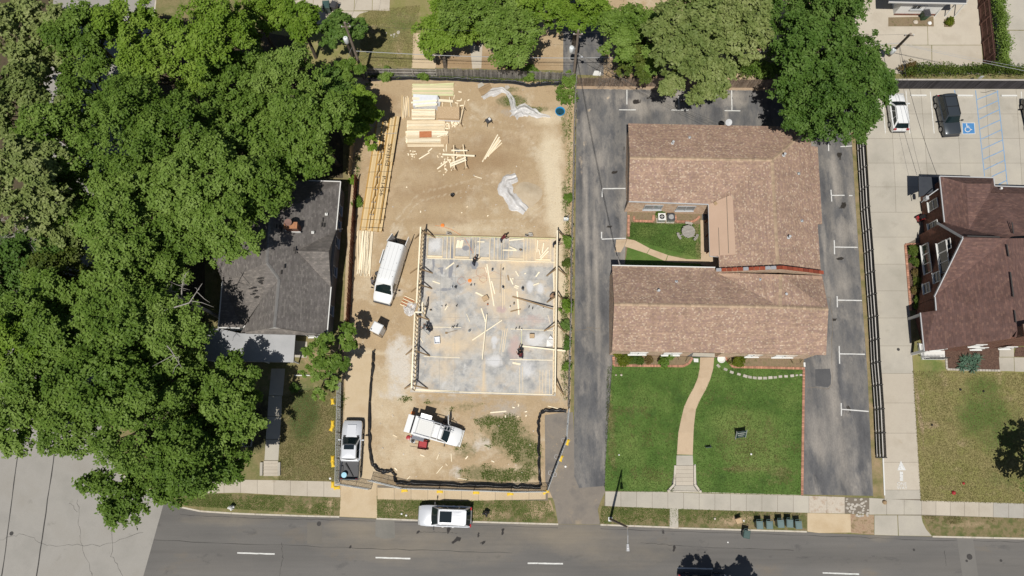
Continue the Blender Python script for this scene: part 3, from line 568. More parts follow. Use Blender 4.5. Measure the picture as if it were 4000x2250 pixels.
# ---- one-way lane and rear parking of the red-brick building
lane = empty('concrete_parking'); struct(lane)
sheet('joint_bed', pxs([(3372,346),(4400,346),(4400,1000),(3536,1000),(3597,1954),(3456,1950),(3441,1440),(3405,920),(3384,540)], .010), K['joint'], None, lane)
def lerp(pl, y):
    ys = [p[1] for p in pl]; return float(np.interp(y, ys, [p[0] for p in pl]))
cols = [[(3374,346),(3384,540),(3399,830)], [(3481,346),(3487,541),(3497,730),(3500,830)], [(3596,346),(3612,541),(3626,730),(3632,830)], [(3731,346),(3745,541),(3757,730),(3762,830)], [(3850,346),(3862,541),(3873,730),(3876,830)], [(3969,346),(3982,541),(3993,730),(3997,830)], [(4088,346),(4100,541),(4111,730),(4115,830)], [(4208,346),(4220,541),(4231,730),(4235,830)]]
rows = [347,445,541,637,730,829]
for r in range(5):
    for c in range(7):
        y0, y1 = rows[r]+.5, rows[r+1]-.5
        q = [(lerp(cols[c], y0)+.5, y0), (lerp(cols[c+1], y0)-.5, y0), (lerp(cols[c+1], y1)-.5, y1), (lerp(cols[c], y1)+.5, y1)]
        sheet('concrete_panel', pxs(q, .02+R.uniform(-.002, .002)), K['concg'], None, lane, .02)
le = [(3399,829),(3405,920),(3441,1440),(3448,1787),(3456,1950)]; re_ = [(3600,829),(3592,926),(3533,957),(3555,1210),(3562,1370),(3567,1450),(3597,1952)]
drows = [829,926,1032,1136,1242,1351,1459,1574,1692,1806,1914,1950]
for i, (y0, y1) in enumerate(zip(drows[:-1], drows[1:])):
    y0 += .5; y1 -= .5; q = [(lerp(le, y0), y0), (lerp(re_, y0), y0)]+([(3533,957)] if i == 1 else [])+[(lerp(re_, y1), y1), (lerp(le, y1), y1)]
    sheet('concrete_panel', pxs(q, .02+R.uniform(-.002, .002)), K['concg'] if i not in (6, 7, 8, 9) else K['conc'], None, lane, .02)
board('lane_kerb', P(3449,1790,.04), P(3455,1935,.04), .12, .12, K['trim'], lane)
ZP = .027
for q in ([(3446,356),(3459,521)], [(3539,353),(3554,521)], [(3634,357),(3649,521)], [(3989,358),(4004,521)]): strip('bay_line', wavy(q, .25, 8), .10, K['white'], ZP, lane, .1)
for q in ([(3811,353),(3826,500),(3846,689)], [(3896,353),(3914,520),(3935,722)], [(3728,352),(3732,368)]): strip('hatch_line', wavy(q, .25, 8), .10, K['blue'], ZP, lane, .1)
LFT = [(1490,335),(1500,428),(1510,520),(1518,612),(1530,708),(1540,803),(1550,898),(1560,997),(1628,1062),(1690,1137)]; RGT = [(1690,258),(1690,345),(1700,430),(1712,527),(1722,620),(1730,716),(1740,812),(1750,908),(1762,1000),(1770,1097)]
for a, b in zip(LFT, RGT): strip('hatch_line', wavy([(3200+a[0]/2.415, 250+a[1]/2.415), (3200+b[0]/2.415, 250+b[1]/2.415)], .3, 6), .10, K['blue'], ZP+.003, lane, .1)
sq = sheet('access_panel', pxs([(3757,479),(3807,479),(3810,523),(3760,524)], ZP), K['white'], None, lane); sheet('access_panel_blue', pxs([(3759.5,481),(3805,481),(3808,521),(3762,522)], ZP+.003), K['bluesq'], None, lane)
strip('wheelchair_mark', [(3776,487),(3778,498),(3787,499),(3792,507),(3797,505)], .10, K['white'], ZP+.007, lane)
strip('wheelchair_mark', [(3777+11*math.cos(t), 506+10*math.sin(t)) for t in np.linspace(-2.3, .6-6.28+6.0, 14)][::-1] if False else [(3780+10*math.cos(t), 506+9*math.sin(t)) for t in np.linspace(.2, 4.1, 14)], .09, K['white'], ZP+.007, lane)
strip('wheelchair_mark', [(3778,493),(3786,493)], .08, K['white'], ZP+.007, lane); strip('wheelchair_mark', [(3774,485),(3778,485)], .17, K['white'], ZP+.008, lane)
for a, b in (((3556,373),(3618,373)), ((3660,372),(3670,372)), ((3740,373),(3800,374)), ((3911,374),(3972,374))):
    o = board('wheel_stop', P(*a, .10), P(*b, .10), .16, .14, K['trim']); tag(o, {3556:'concrete wheel stop in the empty bay beside the white crossover', 3660:'concrete wheel stop mostly under the dark vehicle', 3740:'concrete wheel stop between the dark vehicle and blue hatching', 3911:'concrete wheel stop right of the blue hatching'}[a[0]], 'wheel stop')
# arrow and ONE WAY
strip('arrow_shaft', [(3521,1842),(3521.5,1879)], .32, K['white'], ZP+.01, lane); sheet('arrow_head', pxs([(3519,1799),(3539,1837),(3505,1837)], ZP+.01), K['white'], None, lane)
def text(name, body, size, mat, loc, rot=(0, 0, 0), parent=None, sx=1.0, ext=.0):
    cu = bpy.data.curves.new(name, 'FONT'); cu.body = body; cu.size = size; cu.align_x = 'CENTER'; cu.align_y = 'CENTER'; cu.extrude = ext
    t = bpy.data.objects.new(name, cu); C.objects.link(t); dg = bpy.context.evaluated_depsgraph_get(); dg.update()
    me = bpy.data.meshes.new_from_object(t.evaluated_get(dg)); C.objects.unlink(t); bpy.data.objects.remove(t)
    me.materials.clear(); me.materials.append(mat); o = ob(name, me, parent, loc, rot, (sx, 1, 1)); return o
text('lane_lettering', 'ONE', .46, K['white'], P(3523,1891,ZP+.01), (0,0,-.04), lane, 1.0); text('lane_lettering', 'WAY', .46, K['white'], P(3524,1906,ZP+.01), (0,0,-.04), lane, 1.0)
m_ = MB(); m_.lathe([(.15, 0), (.16, .012), (.01, .014)], 14); o = m_.build('manhole_cover', K['seam'], lane); o.location = P(3509,1365,.022)
# right lawn, beds and walks
rl = struct(quadgrid('right_lawn', (3564,1372), (4350,1400), (4350,1982), (3597,1956), .02, .3, K['drylawn'], {'green': [(3830,1560,120,.6,100),(3900,1680,140,.7,120),(3780,1640,80,.5,60),(3640,1430,60,.6,60),(3940,1880,100,.4,40),(3860,1500,90,.4,40)], 'bare': [(3640,1660,40,.7,22),(3760,1730,30,.6,20),(3590,1600,12,.7,200),(3690,1480,30,.4,60),(3700,1900,90,.4,20),(3950,1560,50,.4,30)]}))
sheet('west_bed', pxs([(3536,955),(3600,955),(3612,1212),(3558,1212)], .035), K['mulch'])['kind'] = 'structure'
sheet('south_bed', pxs([(3690,1370),(3780,1364),(3902,1358),(3906,1446),(3695,1442)], .04), K['mulch'])['kind'] = 'structure'
sheet('south_bed', pxs([(3970,1355),(4100,1355),(4100,1394),(3960,1394)], .04), K['mulch'])['kind'] = 'structure'
wk = empty('church_walk'); struct(wk)
for q in ([(3904,1352),(3960,1350),(3961,1394),(3904,1394)], [(3902,1396),(3960,1396),(3962,1450),(3906,1449)], [(3962,1396),(4100,1397),(4100,1455),(3964,1451)]): sheet('concrete_panel', pxs(q, .05), K['concg'], None, wk, .05)
# top right drives
tr = empty('rear_concrete_drive'); struct(tr)
for q in ([(3300,-60),(3618,-60),(3624,175),(3300,175)], [(3620,-60),(3818,-60),(3834,175),(3626,175)], [(3300,177),(3638,177),(3640,288),(3300,288)], [(3641,177),(3834,177),(3842,290),(3642,288)], [(3880,-60),(4200,-60),(4200,118),(3890,116)], [(3890,119),(4200,121),(4200,290),(3900,288)]):
    sheet('concrete_panel', pxs(q, .02), K['conc'] if q[0][0] < 3850 else K['concg'], None, tr, .05)
# ------------------------------------------------------------------ buildings
def roofface(name, pts, mat, parent, t=.14):
    """sloped slab from (px,py,z) corners"""
    q = [P(*p) if not isinstance(p, Vector) else p for p in pts]
    nrm = Vector((0, 0, 0))
    for i in range(len(q)): nrm += (q[i]-q[0]).cross(q[(i+1) % len(q)]-q[0])
    if nrm.z < 0: q = q[::-1]
    n = len(q); V = q+[p-Vector((0, 0, t)) for p in q]
    Fc = [tuple(range(n)), tuple(range(2*n-1, n-1, -1))]+[(i, i+n, (i+1) % n+n, (i+1) % n) for i in range(n)]
    me = mesh(name, V, Fc, mat); bm = bmesh.new(); bm.from_mesh(me); bmesh.ops.triangulate(bm, faces=[f for f in bm.faces if len(f.verts) > 4]); bm.to_mesh(me); bm.free()
    return ob(name, me, parent)
def wallrun(name, pts, mats, parent, z0=-.1):
    """walls from world points with top heights; picks material by facing"""
    for (a, b) in zip(pts[:-1], pts[1:]):
        a = Vector(a); b = Vector(b); d = b-a; n = Vector((d.y, -d.x, 0)).normalized()*.2
        A0 = Vector((a.x, a.y, z0)); B0 = Vector((b.x, b.y, z0))
        V = [A0, B0, b, a, A0-n, B0-n, b-n, a-n]
        mob(name, V, [(0,1,2,3),(5,4,7,6),(0,4,5,1),(1,5,6,2),(2,6,7,3),(3,7,4,0)], mats[0] if abs(d.x) > abs(d.y) else mats[1], parent)
def ridgecaps(parent, a, b, mat, step=.30, w=.34):
    a = Vector(a); b = Vector(b); n = int((b-a).length/step); d = (b-a)/n; u = d.normalized(); s = Vector((-u.y, u.x, 0)).normalized()
    me = cap_mesh(mat)
    for i in range(n):
        p = a+d*(i+.5)+Vector((0, 0, .03+.008*(i % 2))); o = bpy.data.objects.new('ridge_shingle', me); o.location = p
        o.rotation_euler = (0, -math.atan2(d.z, math.hypot(d.x, d.y)), math.atan2(d.y, d.x)); o.scale = ((step*1.02), w, 1); link(o, parent)
_cap = {}
def cap_mesh(mat):
    if mat.name not in _cap:
        V = [(-.5,-.5,-.07),(.5,-.5,-.07),(.5,0,.02),(-.5,0,.02),(.5,.5,-.07),(-.5,.5,-.07)]
        _cap[mat.name] = mesh('ridge_shingle', V, [(0,1,2,3),(3,2,4,5)], mat)
    return _cap[mat.name]
def vent(parent, px, py, z, r=.07, h=.35, mat=None, square=False):
    m_ = MB()
    if square: m_.box(-.14,.14,-.14,.14,0,.05); m_.tube([(0,0,.05),(0,0,.2)], .06, 8)
    else: m_.lathe([(.17,0),(.17,.03),(r,.06),(r,h),(r*1.5,h),(r*1.5,h+.06),(.01,h+.08)], 10)
    o = m_.build('roof_vent', mat or K['steel'], parent, 40); o.location = P(px, py, z); return o
def window(parent, c, wd, ht, n, frame, gl, mull=(1, 0), d=.07):
    """window facing direction n (unit xy); parts frame, pane"""
    n = Vector((n[0], n[1], 0)).normalized(); t = Vector((-n.y, n.x, 0)); z = Vector((0, 0, 1)); c = Vector(c)
    root = MB(); fw = .07
    for s in (-1, 1): root.bar(c+t*s*wd/2-z*ht/2+n*.02, c+t*s*wd/2+z*ht/2+n*.02, fw, d, up=n); root.bar(c-t*wd/2+z*s*ht/2+n*.02, c+t*wd/2+z*s*ht/2+n*.02, d, fw)
    for k in range(mull[0]): x = -wd/2+wd*(k+1)/(mull[0]+1); root.bar(c+t*x-z*ht/2+n*.022, c+t*x+z*ht/2+n*.022, fw*1.2, d, up=n)
    for k in range(mull[1]): y = -ht/2+ht*(k+1)/(mull[1]+1); root.bar(c-t*wd/2+z*y+n*.022, c+t*wd/2+z*y+n*.022, d, fw)
    f = root.build('window', frame, parent)
    for k in range(mull[0]+1):
        for j in range(mull[1]+1):
            x0 = -wd/2+wd*k/(mull[0]+1)+.035; x1 = -wd/2+wd*(k+1)/(mull[0]+1)-.035; y0 = -ht/2+ht*j/(mull[1]+1)+.035; y1 = -ht/2+ht*(j+1)/(mull[1]+1)-.035
            mob('pane', [c+t*x0+z*y0+n*.012, c+t*x1+z*y0+n*.012, c+t*x1+z*y1+n*.012, c+t*x0+z*y1+n*.012], [(0,1,2,3)], gl, f)
    mb = MB(); mb.bar(c-t*(wd/2+.08)-z*(ht/2+.06)+n*.06, c+t*(wd/2+.08)-z*(ht/2+.06)+n*.06, .2, .07); mb.build('sill', frame, f)
    return f
def gutter(parent, pts, mat, r=.06):  # half-round eaves gutter
    q = [P(*p) for p in pts]
    for a, b in zip(q[:-1], q[1:]): board('gutter', a+Vector((0,0,.02)), b+Vector((0,0,.02)), .10, .11, mat, parent)

# ---- brown-roof courtyard building
ZE, ZT = 3.25, 4.9
B = empty('brown_roof_building', P(2800,1100), 0, 'large tan brick building with mottled brown shingle roof round a courtyard', 'building')
def ch(o): return o
inv = Matrix.Translation(-B.location)
BR0 = len(C.objects)
nw, rw, sw = (2454,482,ZE), (2460,616,ZT), (2456,787,ZE); ne = (3167,496,ZE); jn = (3016,625,ZT); rs = (3039,1046,ZT); cse = (2767,798,ZE)
r1 = roofface('roof', [nw, ne, jn, rw], K['shing_ns'], None)
r2 = roofface('roof', [rw, jn, cse, sw], K['shing_ns'], None)
r3 = roofface('roof', [ne, (3169,571,ZE), (3194,573,ZE-.17), (3212,874,ZE-.17), (3194,876,ZE), (3206,1058,ZE), rs, jn], K['shing_ew'], None)
r4 = roofface('roof', [jn, rs, (2810,1046,3.45), (2808,1002,3.45), (2773,1000,ZE), cse], K['shing_ew'], None)
mem = roofface('membrane_roof', [(2768,798,ZE+.06), (2850,763,3.90), (2862,771,3.96), (2874,994,3.98), (2773,1000,ZE+.06)], K['membrane'], None, .06)
for a, b in (((2838,768,3.80),(2846,990,3.80)), ((2806,890,3.54),(2810,997,3.54))):
    board('membrane_seam', P(*a)+Vector((0,0,.05)), P(*b)+Vector((0,0,.05)), .05, .015, K['joint'], None)
board('membrane_flap', P(2790,797,3.62), P(2800,791,3.7), .35, .03, K['brace'], None)
snw, sne = (2391,1038,ZE), (2794,1046,ZE); srw, sre = (2399,1188,ZT+.1), (3236,1207,ZT+.1); ssw, sse = (2391,1370,ZE), (3227,1387,ZE); xr = (3050,1072,ZT); xj = (3048,1199,ZT+.1)
roofface('roof', [snw, sne, (2800,1064,ZE+.1), xj, srw], K['shing_ns'], None)
roofface('roof', [(2800,1064,ZE+.1), xr, xj], K['shing_ew'], None)
roofface('roof', [xr, (3212,1077,ZE+.1), sre, xj], K['shing_ew'], None)
roofface('roof', [srw, xj, sre, sse, ssw], K['shing_ns'], None)
sheet('roof_patch', [P(2803,1068,3.42), P(2890,1072,4.0), P(2886,1088,4.1), P(2830,1080,3.65)], K['membrane'])
sheet('roof_patch', [P(3172,1079,3.75), P(3211,1080,3.4), P(3212,1090,3.5), P(3174,1091,3.9)], K['membrane'])
for a, b in ((rw, jn), (jn, rs), (jn, ne), (srw, xj), (xj, sre), (xr, xj)): ridgecaps(None, P(*a), P(*b), K['ridge'])
# walls (inset from the eaves)
def inset(p, dx, dy, z=None): q = P(*p); return Vector((q.x+dx, q.y+dy, q.z-.1 if z is None else z))
O = .02
W = ('wall')
wallrun('wall', [inset(cse, .9, O), inset(sw, O, O)][::-1], (K['brick_s'], K['brick_w']), None)
wallrun('wall', [inset(nw, .3, -O), inset(rw, .3, 0), inset(sw, .3, O)], (K['brick_s'], K['brick_w']), None)
wallrun('wall', [inset(ne, -O, -O), inset(nw, .3, -O)], (K['brick_s'], K['brick_w']), None)
wallrun('wall', [inset((3206,1058,ZE), -.8, 0), inset(ne, -.8, -O)], (K['brick_s'], K['brick_w']), None)
wallrun('wall', [inset((2810,1046,ZE), 1.3, 0), inset(cse, 1.9, O)][::-1], (K['brick_s'], K['brick_w']), None)
wallrun('wall', [inset(ssw, .15, .05), inset((2712,1376,ZE), 0, .05)], (K['brick_s'], K['brick_w']), None)
wallrun('wall', [inset((2712,1376,ZE), 0, .05), inset((2712,1376,ZE), 0, 1.2), inset((2826,1380,ZE), 0, 1.2), inset((2826,1380,ZE), 0, .05)], (K['brick_s'], K['brick_w']), None)
wallrun('wall', [inset((2826,1380,ZE), 0, .05), inset(sse, -.9, .05)], (K['brick_s'], K['brick_w']), None)
wallrun('wall', [inset(snw, .15, -.3), inset(srw, .15, 0), inset(ssw, .15, .05)], (K['brick_s'], K['brick_w']), None)
wallrun('wall', [inset(sne, 0, -.3), inset(snw, .15, -.3)], (K['brick_s'], K['brick_w']), None)
wallrun('wall', [inset(sse, -.9, .05), inset(sre, -.9, 0), inset((3212,1077,ZE), -.7, 0)], (K['brick_s'], K['brick_w']), None)
# parapet with glazed coping
cp_ = [P(2797,1059,ZE+.55), P(3054,1049,ZT+.75), P(3216,1069,ZE+.55)]
wallrun('parapet', [cp_[0], cp_[1], cp_[2]], (K['brick_s'], K['brick_w']), None, 2.0)
for a, b, n in ((cp_[0], cp_[1], 12), (cp_[1], cp_[2], 8)):
    d = (b-a)/n
    for i in range(n): board('coping_tile', a+d*(i+.04)+Vector((0,.1,.06)), a+d*(i+.96)+Vector((0,.1,.06)), .34, .12, K['terra'] if i not in (0,5,9,10) or n == 8 else K['alum'], None)
gutter(None, [(2456,788,ZE-.02),(2767,799,ZE-.02),(2773,1001,ZE-.02),(2808,1003,ZE-.02),(2810,1046,ZE-.02)], K['trimg']); gutter(None, [(2391,1037,ZE),(2794,1045,ZE)], K['trim'])
for px, py, z in ((2627,560,4.2),(3061,607,4.6),(3080,928,4.5),(2571,1138,4.3),(3066,1152,4.5)): vent(None, px, py, z, .09, .42, K['trimg'])
for px, py, z in ((2694,537,3.9),(3120,678,4.0),(3132,863,3.9),(2642,1101,3.85),(2971,1092,4.4)): vent(None, px, py, z, square=True)
# windows
q0, q1 = inset(sw, O, O), inset(cse, .9, O)
for px0, px1 in ((2515,2582),(2640,2709)):
    a, b = P(px0,822,1.3), P(px1,822,1.3); xm = (a.x+b.x)/2; window(None, Vector((xm, q0.y+(q1.y-q0.y)*(xm-q0.x)/(q1.x-q0.x)-.02, 1.75)), 1.9, 1.35, (0,-1), K['trimg'], K['greyglass'], (1, 0))
for px0, px1 in ((2458,2525),(2588,2656),(2912,2966),(3020,3100)):
    a, b = P(px0,1378,1.5), P(px1,1378,1.5); ys = inset(ssw, 0, .05).y+(a.x-inset(ssw, 0, 0).x)*(inset(sse,0,0).y-inset(ssw,0,0).y)/(inset(sse,0,0).x-inset(ssw,0,0).x)
    window(None, Vector(((a.x+b.x)/2, ys-.03, 1.75)), b.x-a.x, 1.3, (0,-1), K['trim'], K['greyglass'], (1, 1))
dq = inset((2770,1378,ZE), 0, 1.2); mob('entry_door', [(dq.x-.5,dq.y-.03,0),(dq.x+.5,dq.y-.03,0),(dq.x+.5,dq.y-.03,2.1),(dq.x-.5,dq.y-.03,2.1)], [(0,1,2,3)], K['trim'])
sheet('porch_floor', pxs([(2708,1378),(2826,1381),(2826,1396),(2703,1391)], .11), K['concg'], None, None, .08)
for px, py in ((2745,870),(2748,925),(2750,990),(2800,1010)):
    q = P(px, py); board('porch_post', (q.x+.25, q.y, .05), (q.x+.25, q.y, 3.2), .11, .11, K['redwood'], None)
board('porch_beam', P(2772,802,3.12), P(2776,998,3.12), .12, .2, K['redwood'], None)
m_ = MB(); m_.lathe([(.01,0),(.30,.03),(.36,.09),(.34,.09),(.01,.05)], 18); o = m_.build('satellite_dish', K['trimg'], None); o.location = P(2846,478,3.9); o.rotation_euler = (.5,0,0)
mm = MB(); mm.bar(P(2846,478,3.9), P(2842,490,3.3), .05); mm.build('dish_arm', K['steel'], None)
mm = MB(); mm.tube([P(2407,985,0), P(2410,985,3.4)], .03, 6); mm.build('downpipe', K['trimg'], None); mm = MB(); mm.tube([P(2420,1036,3.3), P(2411,1000,5.2)], .03, 6); mm.tube([P(2424,1036,3.3), P(2411,1000,5.2)], .02, 6); mm.build('service_mast', K['steel'], None)
for o in list(C.objects)[BR0:]:
    if o.parent is None and o is not B: o.parent = B; o.matrix_parent_inverse = inv
for o in B.children:
    if o.name.startswith('roof.') or o.name == 'roof': pass

# ---- grey-roof house (left)
Hs = empty('grey_roof_house', P(1080,1050), 0, 'old house with grey hipped shingle roof and metal porch roof', 'house'); inv = Matrix.Translation(-Hs.location); N0 = len(C.objects)
e = 3.2; t1 = 6.6; t2 = 5.9
NE, NW = (1331,710,e), (930,700,e); R1, R2, R3, R4 = (1050,854,t1), (1042,1026,t1), (1089,1090,t2), (1071,1278,t2)
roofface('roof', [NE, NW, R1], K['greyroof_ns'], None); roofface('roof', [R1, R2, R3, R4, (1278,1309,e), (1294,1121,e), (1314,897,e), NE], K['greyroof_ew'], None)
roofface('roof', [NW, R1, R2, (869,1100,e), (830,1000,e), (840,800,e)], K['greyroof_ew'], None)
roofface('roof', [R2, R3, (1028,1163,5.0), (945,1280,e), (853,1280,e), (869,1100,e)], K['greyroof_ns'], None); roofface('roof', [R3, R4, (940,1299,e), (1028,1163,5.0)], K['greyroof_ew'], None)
ga, gb, gr, gi = (1312,902,e+.08), (1292,1121,e+.08), (1284,984,5.35), (1160,980,5.5)
roofface('roof', [ga, gr, gi], K['greyroof_ns'], None); roofface('roof', [gb, gr, gi], K['greyroof_ns'], None)
roofface('pent_roof', [(955,1296,e+.1), (1070,1279,e+.55), (1255,1309,e+.1), (1180,1308,e), (960,1303,e)], K['greyroof_ns'], None)
porch = roofface('porch_roof', [(851,1282,3.05), (938,1302,3.05), (1154,1308,3.05), (1146,1415,2.5), (795,1407,2.5), (815,1285,3.0)], K['metalroof'], None, .1)
def hin(p, dx, dy): q = P(*p); return Vector((q.x+dx, q.y+dy, q.z-.12))
G = (K['gsiding'], K['gsiding'])
wallrun('wall', [hin((1278,1309,e),-.25,.2), hin(gb,-.25,0), hin(gr,-.25,0), hin(ga,-.25,0), hin(NE,-.25,-.2)], G, None); wallrun('wall', [hin(NE,-.25,-.2), hin(NW,.2,-.2)], G, None)
wallrun('wall', [hin(NW,.2,-.2), hin((830,1000,e),.25,0), hin((869,1100,e),.25,0), hin((853,1280,e),.25,.25)], G, None)
wallrun('wall', [hin((853,1280,e),.25,.25), hin((945,1280,e),.1,.25), hin((940,1299,e),.2,.3), hin(R4,0,.3), hin((1278,1309,e),-.25,.2)], (K['siding'], K['siding']), None)
for y in (800, 860, 930, 1045, 1200): q = hin((1314-(y-897)*.09,y,e),-.23,0); window(None, (q.x, q.y, 1.7), 1.0, 1.3, (1,0), K['trimg'], K['wglass'], (0,1))
q = hin((1278,1309,e),0,.2); window(None, (q.x-1.6, q.y-.02, 1.8), 1.6, 1.2, (0,-1), K['trim'], K['wglass'], (1,0))
for px, py in ((800,1404),(900,1407),(1020,1411),(1140,1413)): q = P(px, py, 2.4); board('porch_post', (q.x, q.y+.15, 0), (q.x, q.y+.15, 2.45), .14, .14, K['trim'], None)
sheet('porch_floor', [(*P(800,1300)[:2],.3),(*P(1150,1318)[:2],.3),(*P(1150,1418)[:2],.3),(*P(800,1410)[:2],.3)], K['concg'], None, None, .35)
gutter(None, [(1207,706,e),NE,(1314,897,e)], K['trim']); gutter(None, [(1294,1121,e),(1278,1309,e)], K['trim']); gutter(None, [(869,1100,e),(853,1280,e),(938,1282,e)], K['trim']); board('down_pipe', P(1314,897,3.1), P(1338,894,.6), .08,.08, K['trim'], None)
c0 = P(1146,892,5.6); m_ = MB(); m_.box(-.62,.62,-.3,.3,-1.6,.9); chim = m_.build('chimney', K['rbrick_s'], None); chim.location = c0
m_ = MB(); m_.box(-.7,.7,-.36,-.30,-.4,-.1); m_.box(-.72,-.64,-.33,.33,-.3,.35); o = m_.build('chimney_flashing', K['trim'], None); o.location = c0
m_ = MB(); m_.box(-.66,.66,-.34,.34,.9,1.0); m_.box(-.45,.45,-.2,.2,1.0,1.05); o = m_.build('chimney_cap', M('clay_cap', (.36,.17,.09), fine=.2), None); o.location = c0
m_ = MB(); m_.lathe([(.01,0),(.34,.05),(.38,.12),(.36,.12),(.01,.06)], 18); m_.tube([(0,0,-.9),(0,0,0)], .03, 6); o = m_.build('satellite_dish', M('rusty_dish', (.20,.12,.10), fine=.2), None); o.location = P(1126,870,6.9)
for px, py, z in ((1275,837,3.9),(1222,908,4.6)): vent(None, px, py, z, square=True, mat=K['trim'])
dk = M('missing_shingle', (.035,.032,.03))
for px, py, z, ew in ((1095,888,6.2,1),(1100,900,6.1,1),(1082,886,6.4,1),(1150,975,5.6,1),(1155,985,5.5,1),(1100,1065,5.8,1),(1112,1042,5.8,1),(1263,860,3.9,1),(1258,880,4.,1),(1267,882,3.9,1)): 
    q = P(px, py, z); board('missing_tab', q+Vector((0,-.2,.12)), q+Vector((0,.25,.12)), .12, .02, dk, None)
for px, py in ((1010,1089),(1022,1096),(1015,1100),(1018,1105),(1026,1109),(988,1125),(980,1128),(995,1137),(985,1150),(1004,1159),(1000,1163),(1022,1086)):
    z = 6.3-(py-1040)*.0135; q = P(px, py, z+.18); board('missing_tab', q-Vector((.2,0,0)), q+Vector((.25,0,0)), .11, .02, dk, None)
for a, b in ((R1,R2),(R2,R3),(R3,R4)): ridgecaps(None, P(*a), P(*b), K['gsiding'], .6, .3)
for o in list(C.objects)[N0:]:
    if o.parent is None: o.parent = Hs; o.matrix_parent_inverse = inv

# ---- red-brick gabled building (right)
Ch = empty('red_brick_building', P(3800,1050), 0, 'dark red brick gabled building with red-brown shingle roof at right edge', 'building'); inv = Matrix.Translation(-Ch.location); N0 = len(C.objects)
e = 4.3; tp = 8.2
roofface('roof', [(3669,689,e),(3880,695,e),(3870,718,5.6),(3775,717,5.6)], K['redroof_ns'], None)
roofface('roof', [(3880,695,e),(3884,728,e),(3864,770,5.7),(3870,718,5.6)], K['redroof_ew'], None)
roofface('roof', [(3669,689,e),(3775,717,5.6),(3786,896,5.9),(3750,905,5.9),(3688,868,e)], K['redroof_ew'], None)
roofface('roof', [(3884,728,e),(4180,738,e),(4180,760,5.2),(3870,750,5.3)], K['redroof_ns'], None)
roofface('roof', [(3775,717,5.6),(3870,718,5.6),(3866,752,5.7),(4180,760,5.2),(4180,905,7.6),(3957,922,tp),(3786,896,5.9)], K['redroof_ns'], None)
G1, G2, G3, V0 = (3664,870,e), (3764,928,tp-.1), (3652,1158,e), (3940,931,tp)
roofface('roof', [G1, G2, V0, (3957,921,tp), (3786,897,5.95)], K['redroof_ns'], None); roofface('roof', [G2, V0, G3], K['redroof_ns'], None)
roofface('roof', [V0, (3973,1290,tp), (3946,1322,7.6), (3696,1362,4.1), (3609,1372,2.9), (3594,1222,2.9), (3655,1213,4.2), (3650,1160,e)], K['redroof_ew'], None)
roofface('roof', [V0, (3973,1290,tp), (3962,1317,8.05), (4190,1312,4.0), (4190,930,4.0)], K['redroof_ew'], None)
sheet('roof_joint', [P(3951,870,7.8), P(3954,870,7.8), P(3961,912,8.2), P(3958,912,8.2)], K['seam']);
for a, b in (((3953,868,8.1),(3959,912,8.35)), ((3933,955,8.25),(3941,1002,8.3)), ((3947,1063,8.3),(3959,1160,8.35)), ((3963,1212,8.3),(3969,1260,8.3)), ((3778,922,8.2),(3905,926,8.35))): board('ridge_vent', P(*a), P(*b), .1, .05, K['seam'], None)
RW = (K['rbrick_s'], K['rbrick_w'])
def cin(p, dx, dy): q = P(*p); return Vector((q.x+dx, q.y+dy, q.z-.15))
wallrun('wall', [cin((3688,868,e),.3,0), cin((3669,689,e),.3,-.3)][::-1], RW, None)
wallrun('wall', [cin((3664,870,e),.35,0), cin(G2,.35,0), cin(G3,.35,0)], RW, None); wallrun('wall', [cin((3650,1160,e),.4,0), cin((3655,1213,4.2),.3,0)], RW, None)
wallrun('wall', [cin((3880,695,e),0,-.3), cin((3669,689,e),.3,-.3)], RW, None)
WS = [Vector((42.95,11.03,3.9)), Vector((46.95,11.13,7.4)), Vector((47.5,11.2,7.85)), Vector((55.5,11.8,3.8))]; wallrun('wall', WS, RW, None); wallrun('wall', [cin((3655,1213,4.2),.2,0), WS[0]], RW, None)
for px, py, z in ((3600,1225,2.8),(3612,1368,2.8)): q = P(px, py, z); board('porch_post', (q.x+.2, q.y, 0), (q.x+.2, q.y, 2.8), .25, .25, K['trim'], None)
sheet('porch_floor', pxs([(3588,1340),(3690,1365),(3692,1404),(3604,1404)], .3), K['trim'], None, None, .3)
for z in (.6, 1.2):
    for a, b in (((3610,1402),(3690,1402)), ((3606,1350),(3610,1402))): board('porch_rail', P(*a, z), P(*b, z), .05, .05, K['pchar'], None)
for i in range(16): q = P(3610+i*5.3, 1402); board('baluster', (q.x, q.y, .3), (q.x, q.y, 1.2), .03, .03, K['pchar'], None)
gutter(None, [(3669,689,e),(3880,695,e),(3884,727,e),(4180,737,e)], K['trimg']); gutter(None, [(3669,689,e),(3688,868,e)], K['trimg']); gutter(None, [(3652,1160,e),(3656,1213,4.2)], K['trimg']); gutter(None, [(3594,1222,2.9),(3609,1372,2.9)], K['trimg'])
for a, b in ((G1,G2),(G2,G3)): board('fascia', P(*a)+Vector((-.06,0,-.05)), P(*b)+Vector((-.06,0,-.05)), .09, .22, K['trimg'], None)
def wwin(px, py, zc, wd, ht, mull, dx=0):
    """window on the west gable wall, kept on the wall plane"""
    y = P(px, py, zc).y; x = float(np.interp(y, [cin(G3,.35,0).y, cin((3664,870,e),.35,0).y], [cin(G3,.35,0).x, cin((3664,870,e),.35,0).x])) + dx
    window(None, (x-.03, y, zc), wd, ht, (-1, 0), K['trim'], K['wglass'], mull)
for py, zc, wd, ht in ((1010,1.9,3.1,1.3),(1003,5.0,3.1,1.5)): wwin(3640, py, zc, wd, ht, (2,0))
for py, zc in ((955,5.6),(1082,4.0),(1125,2.2)): wwin(3640, py, zc, 1.0, 1.1, (0,1))
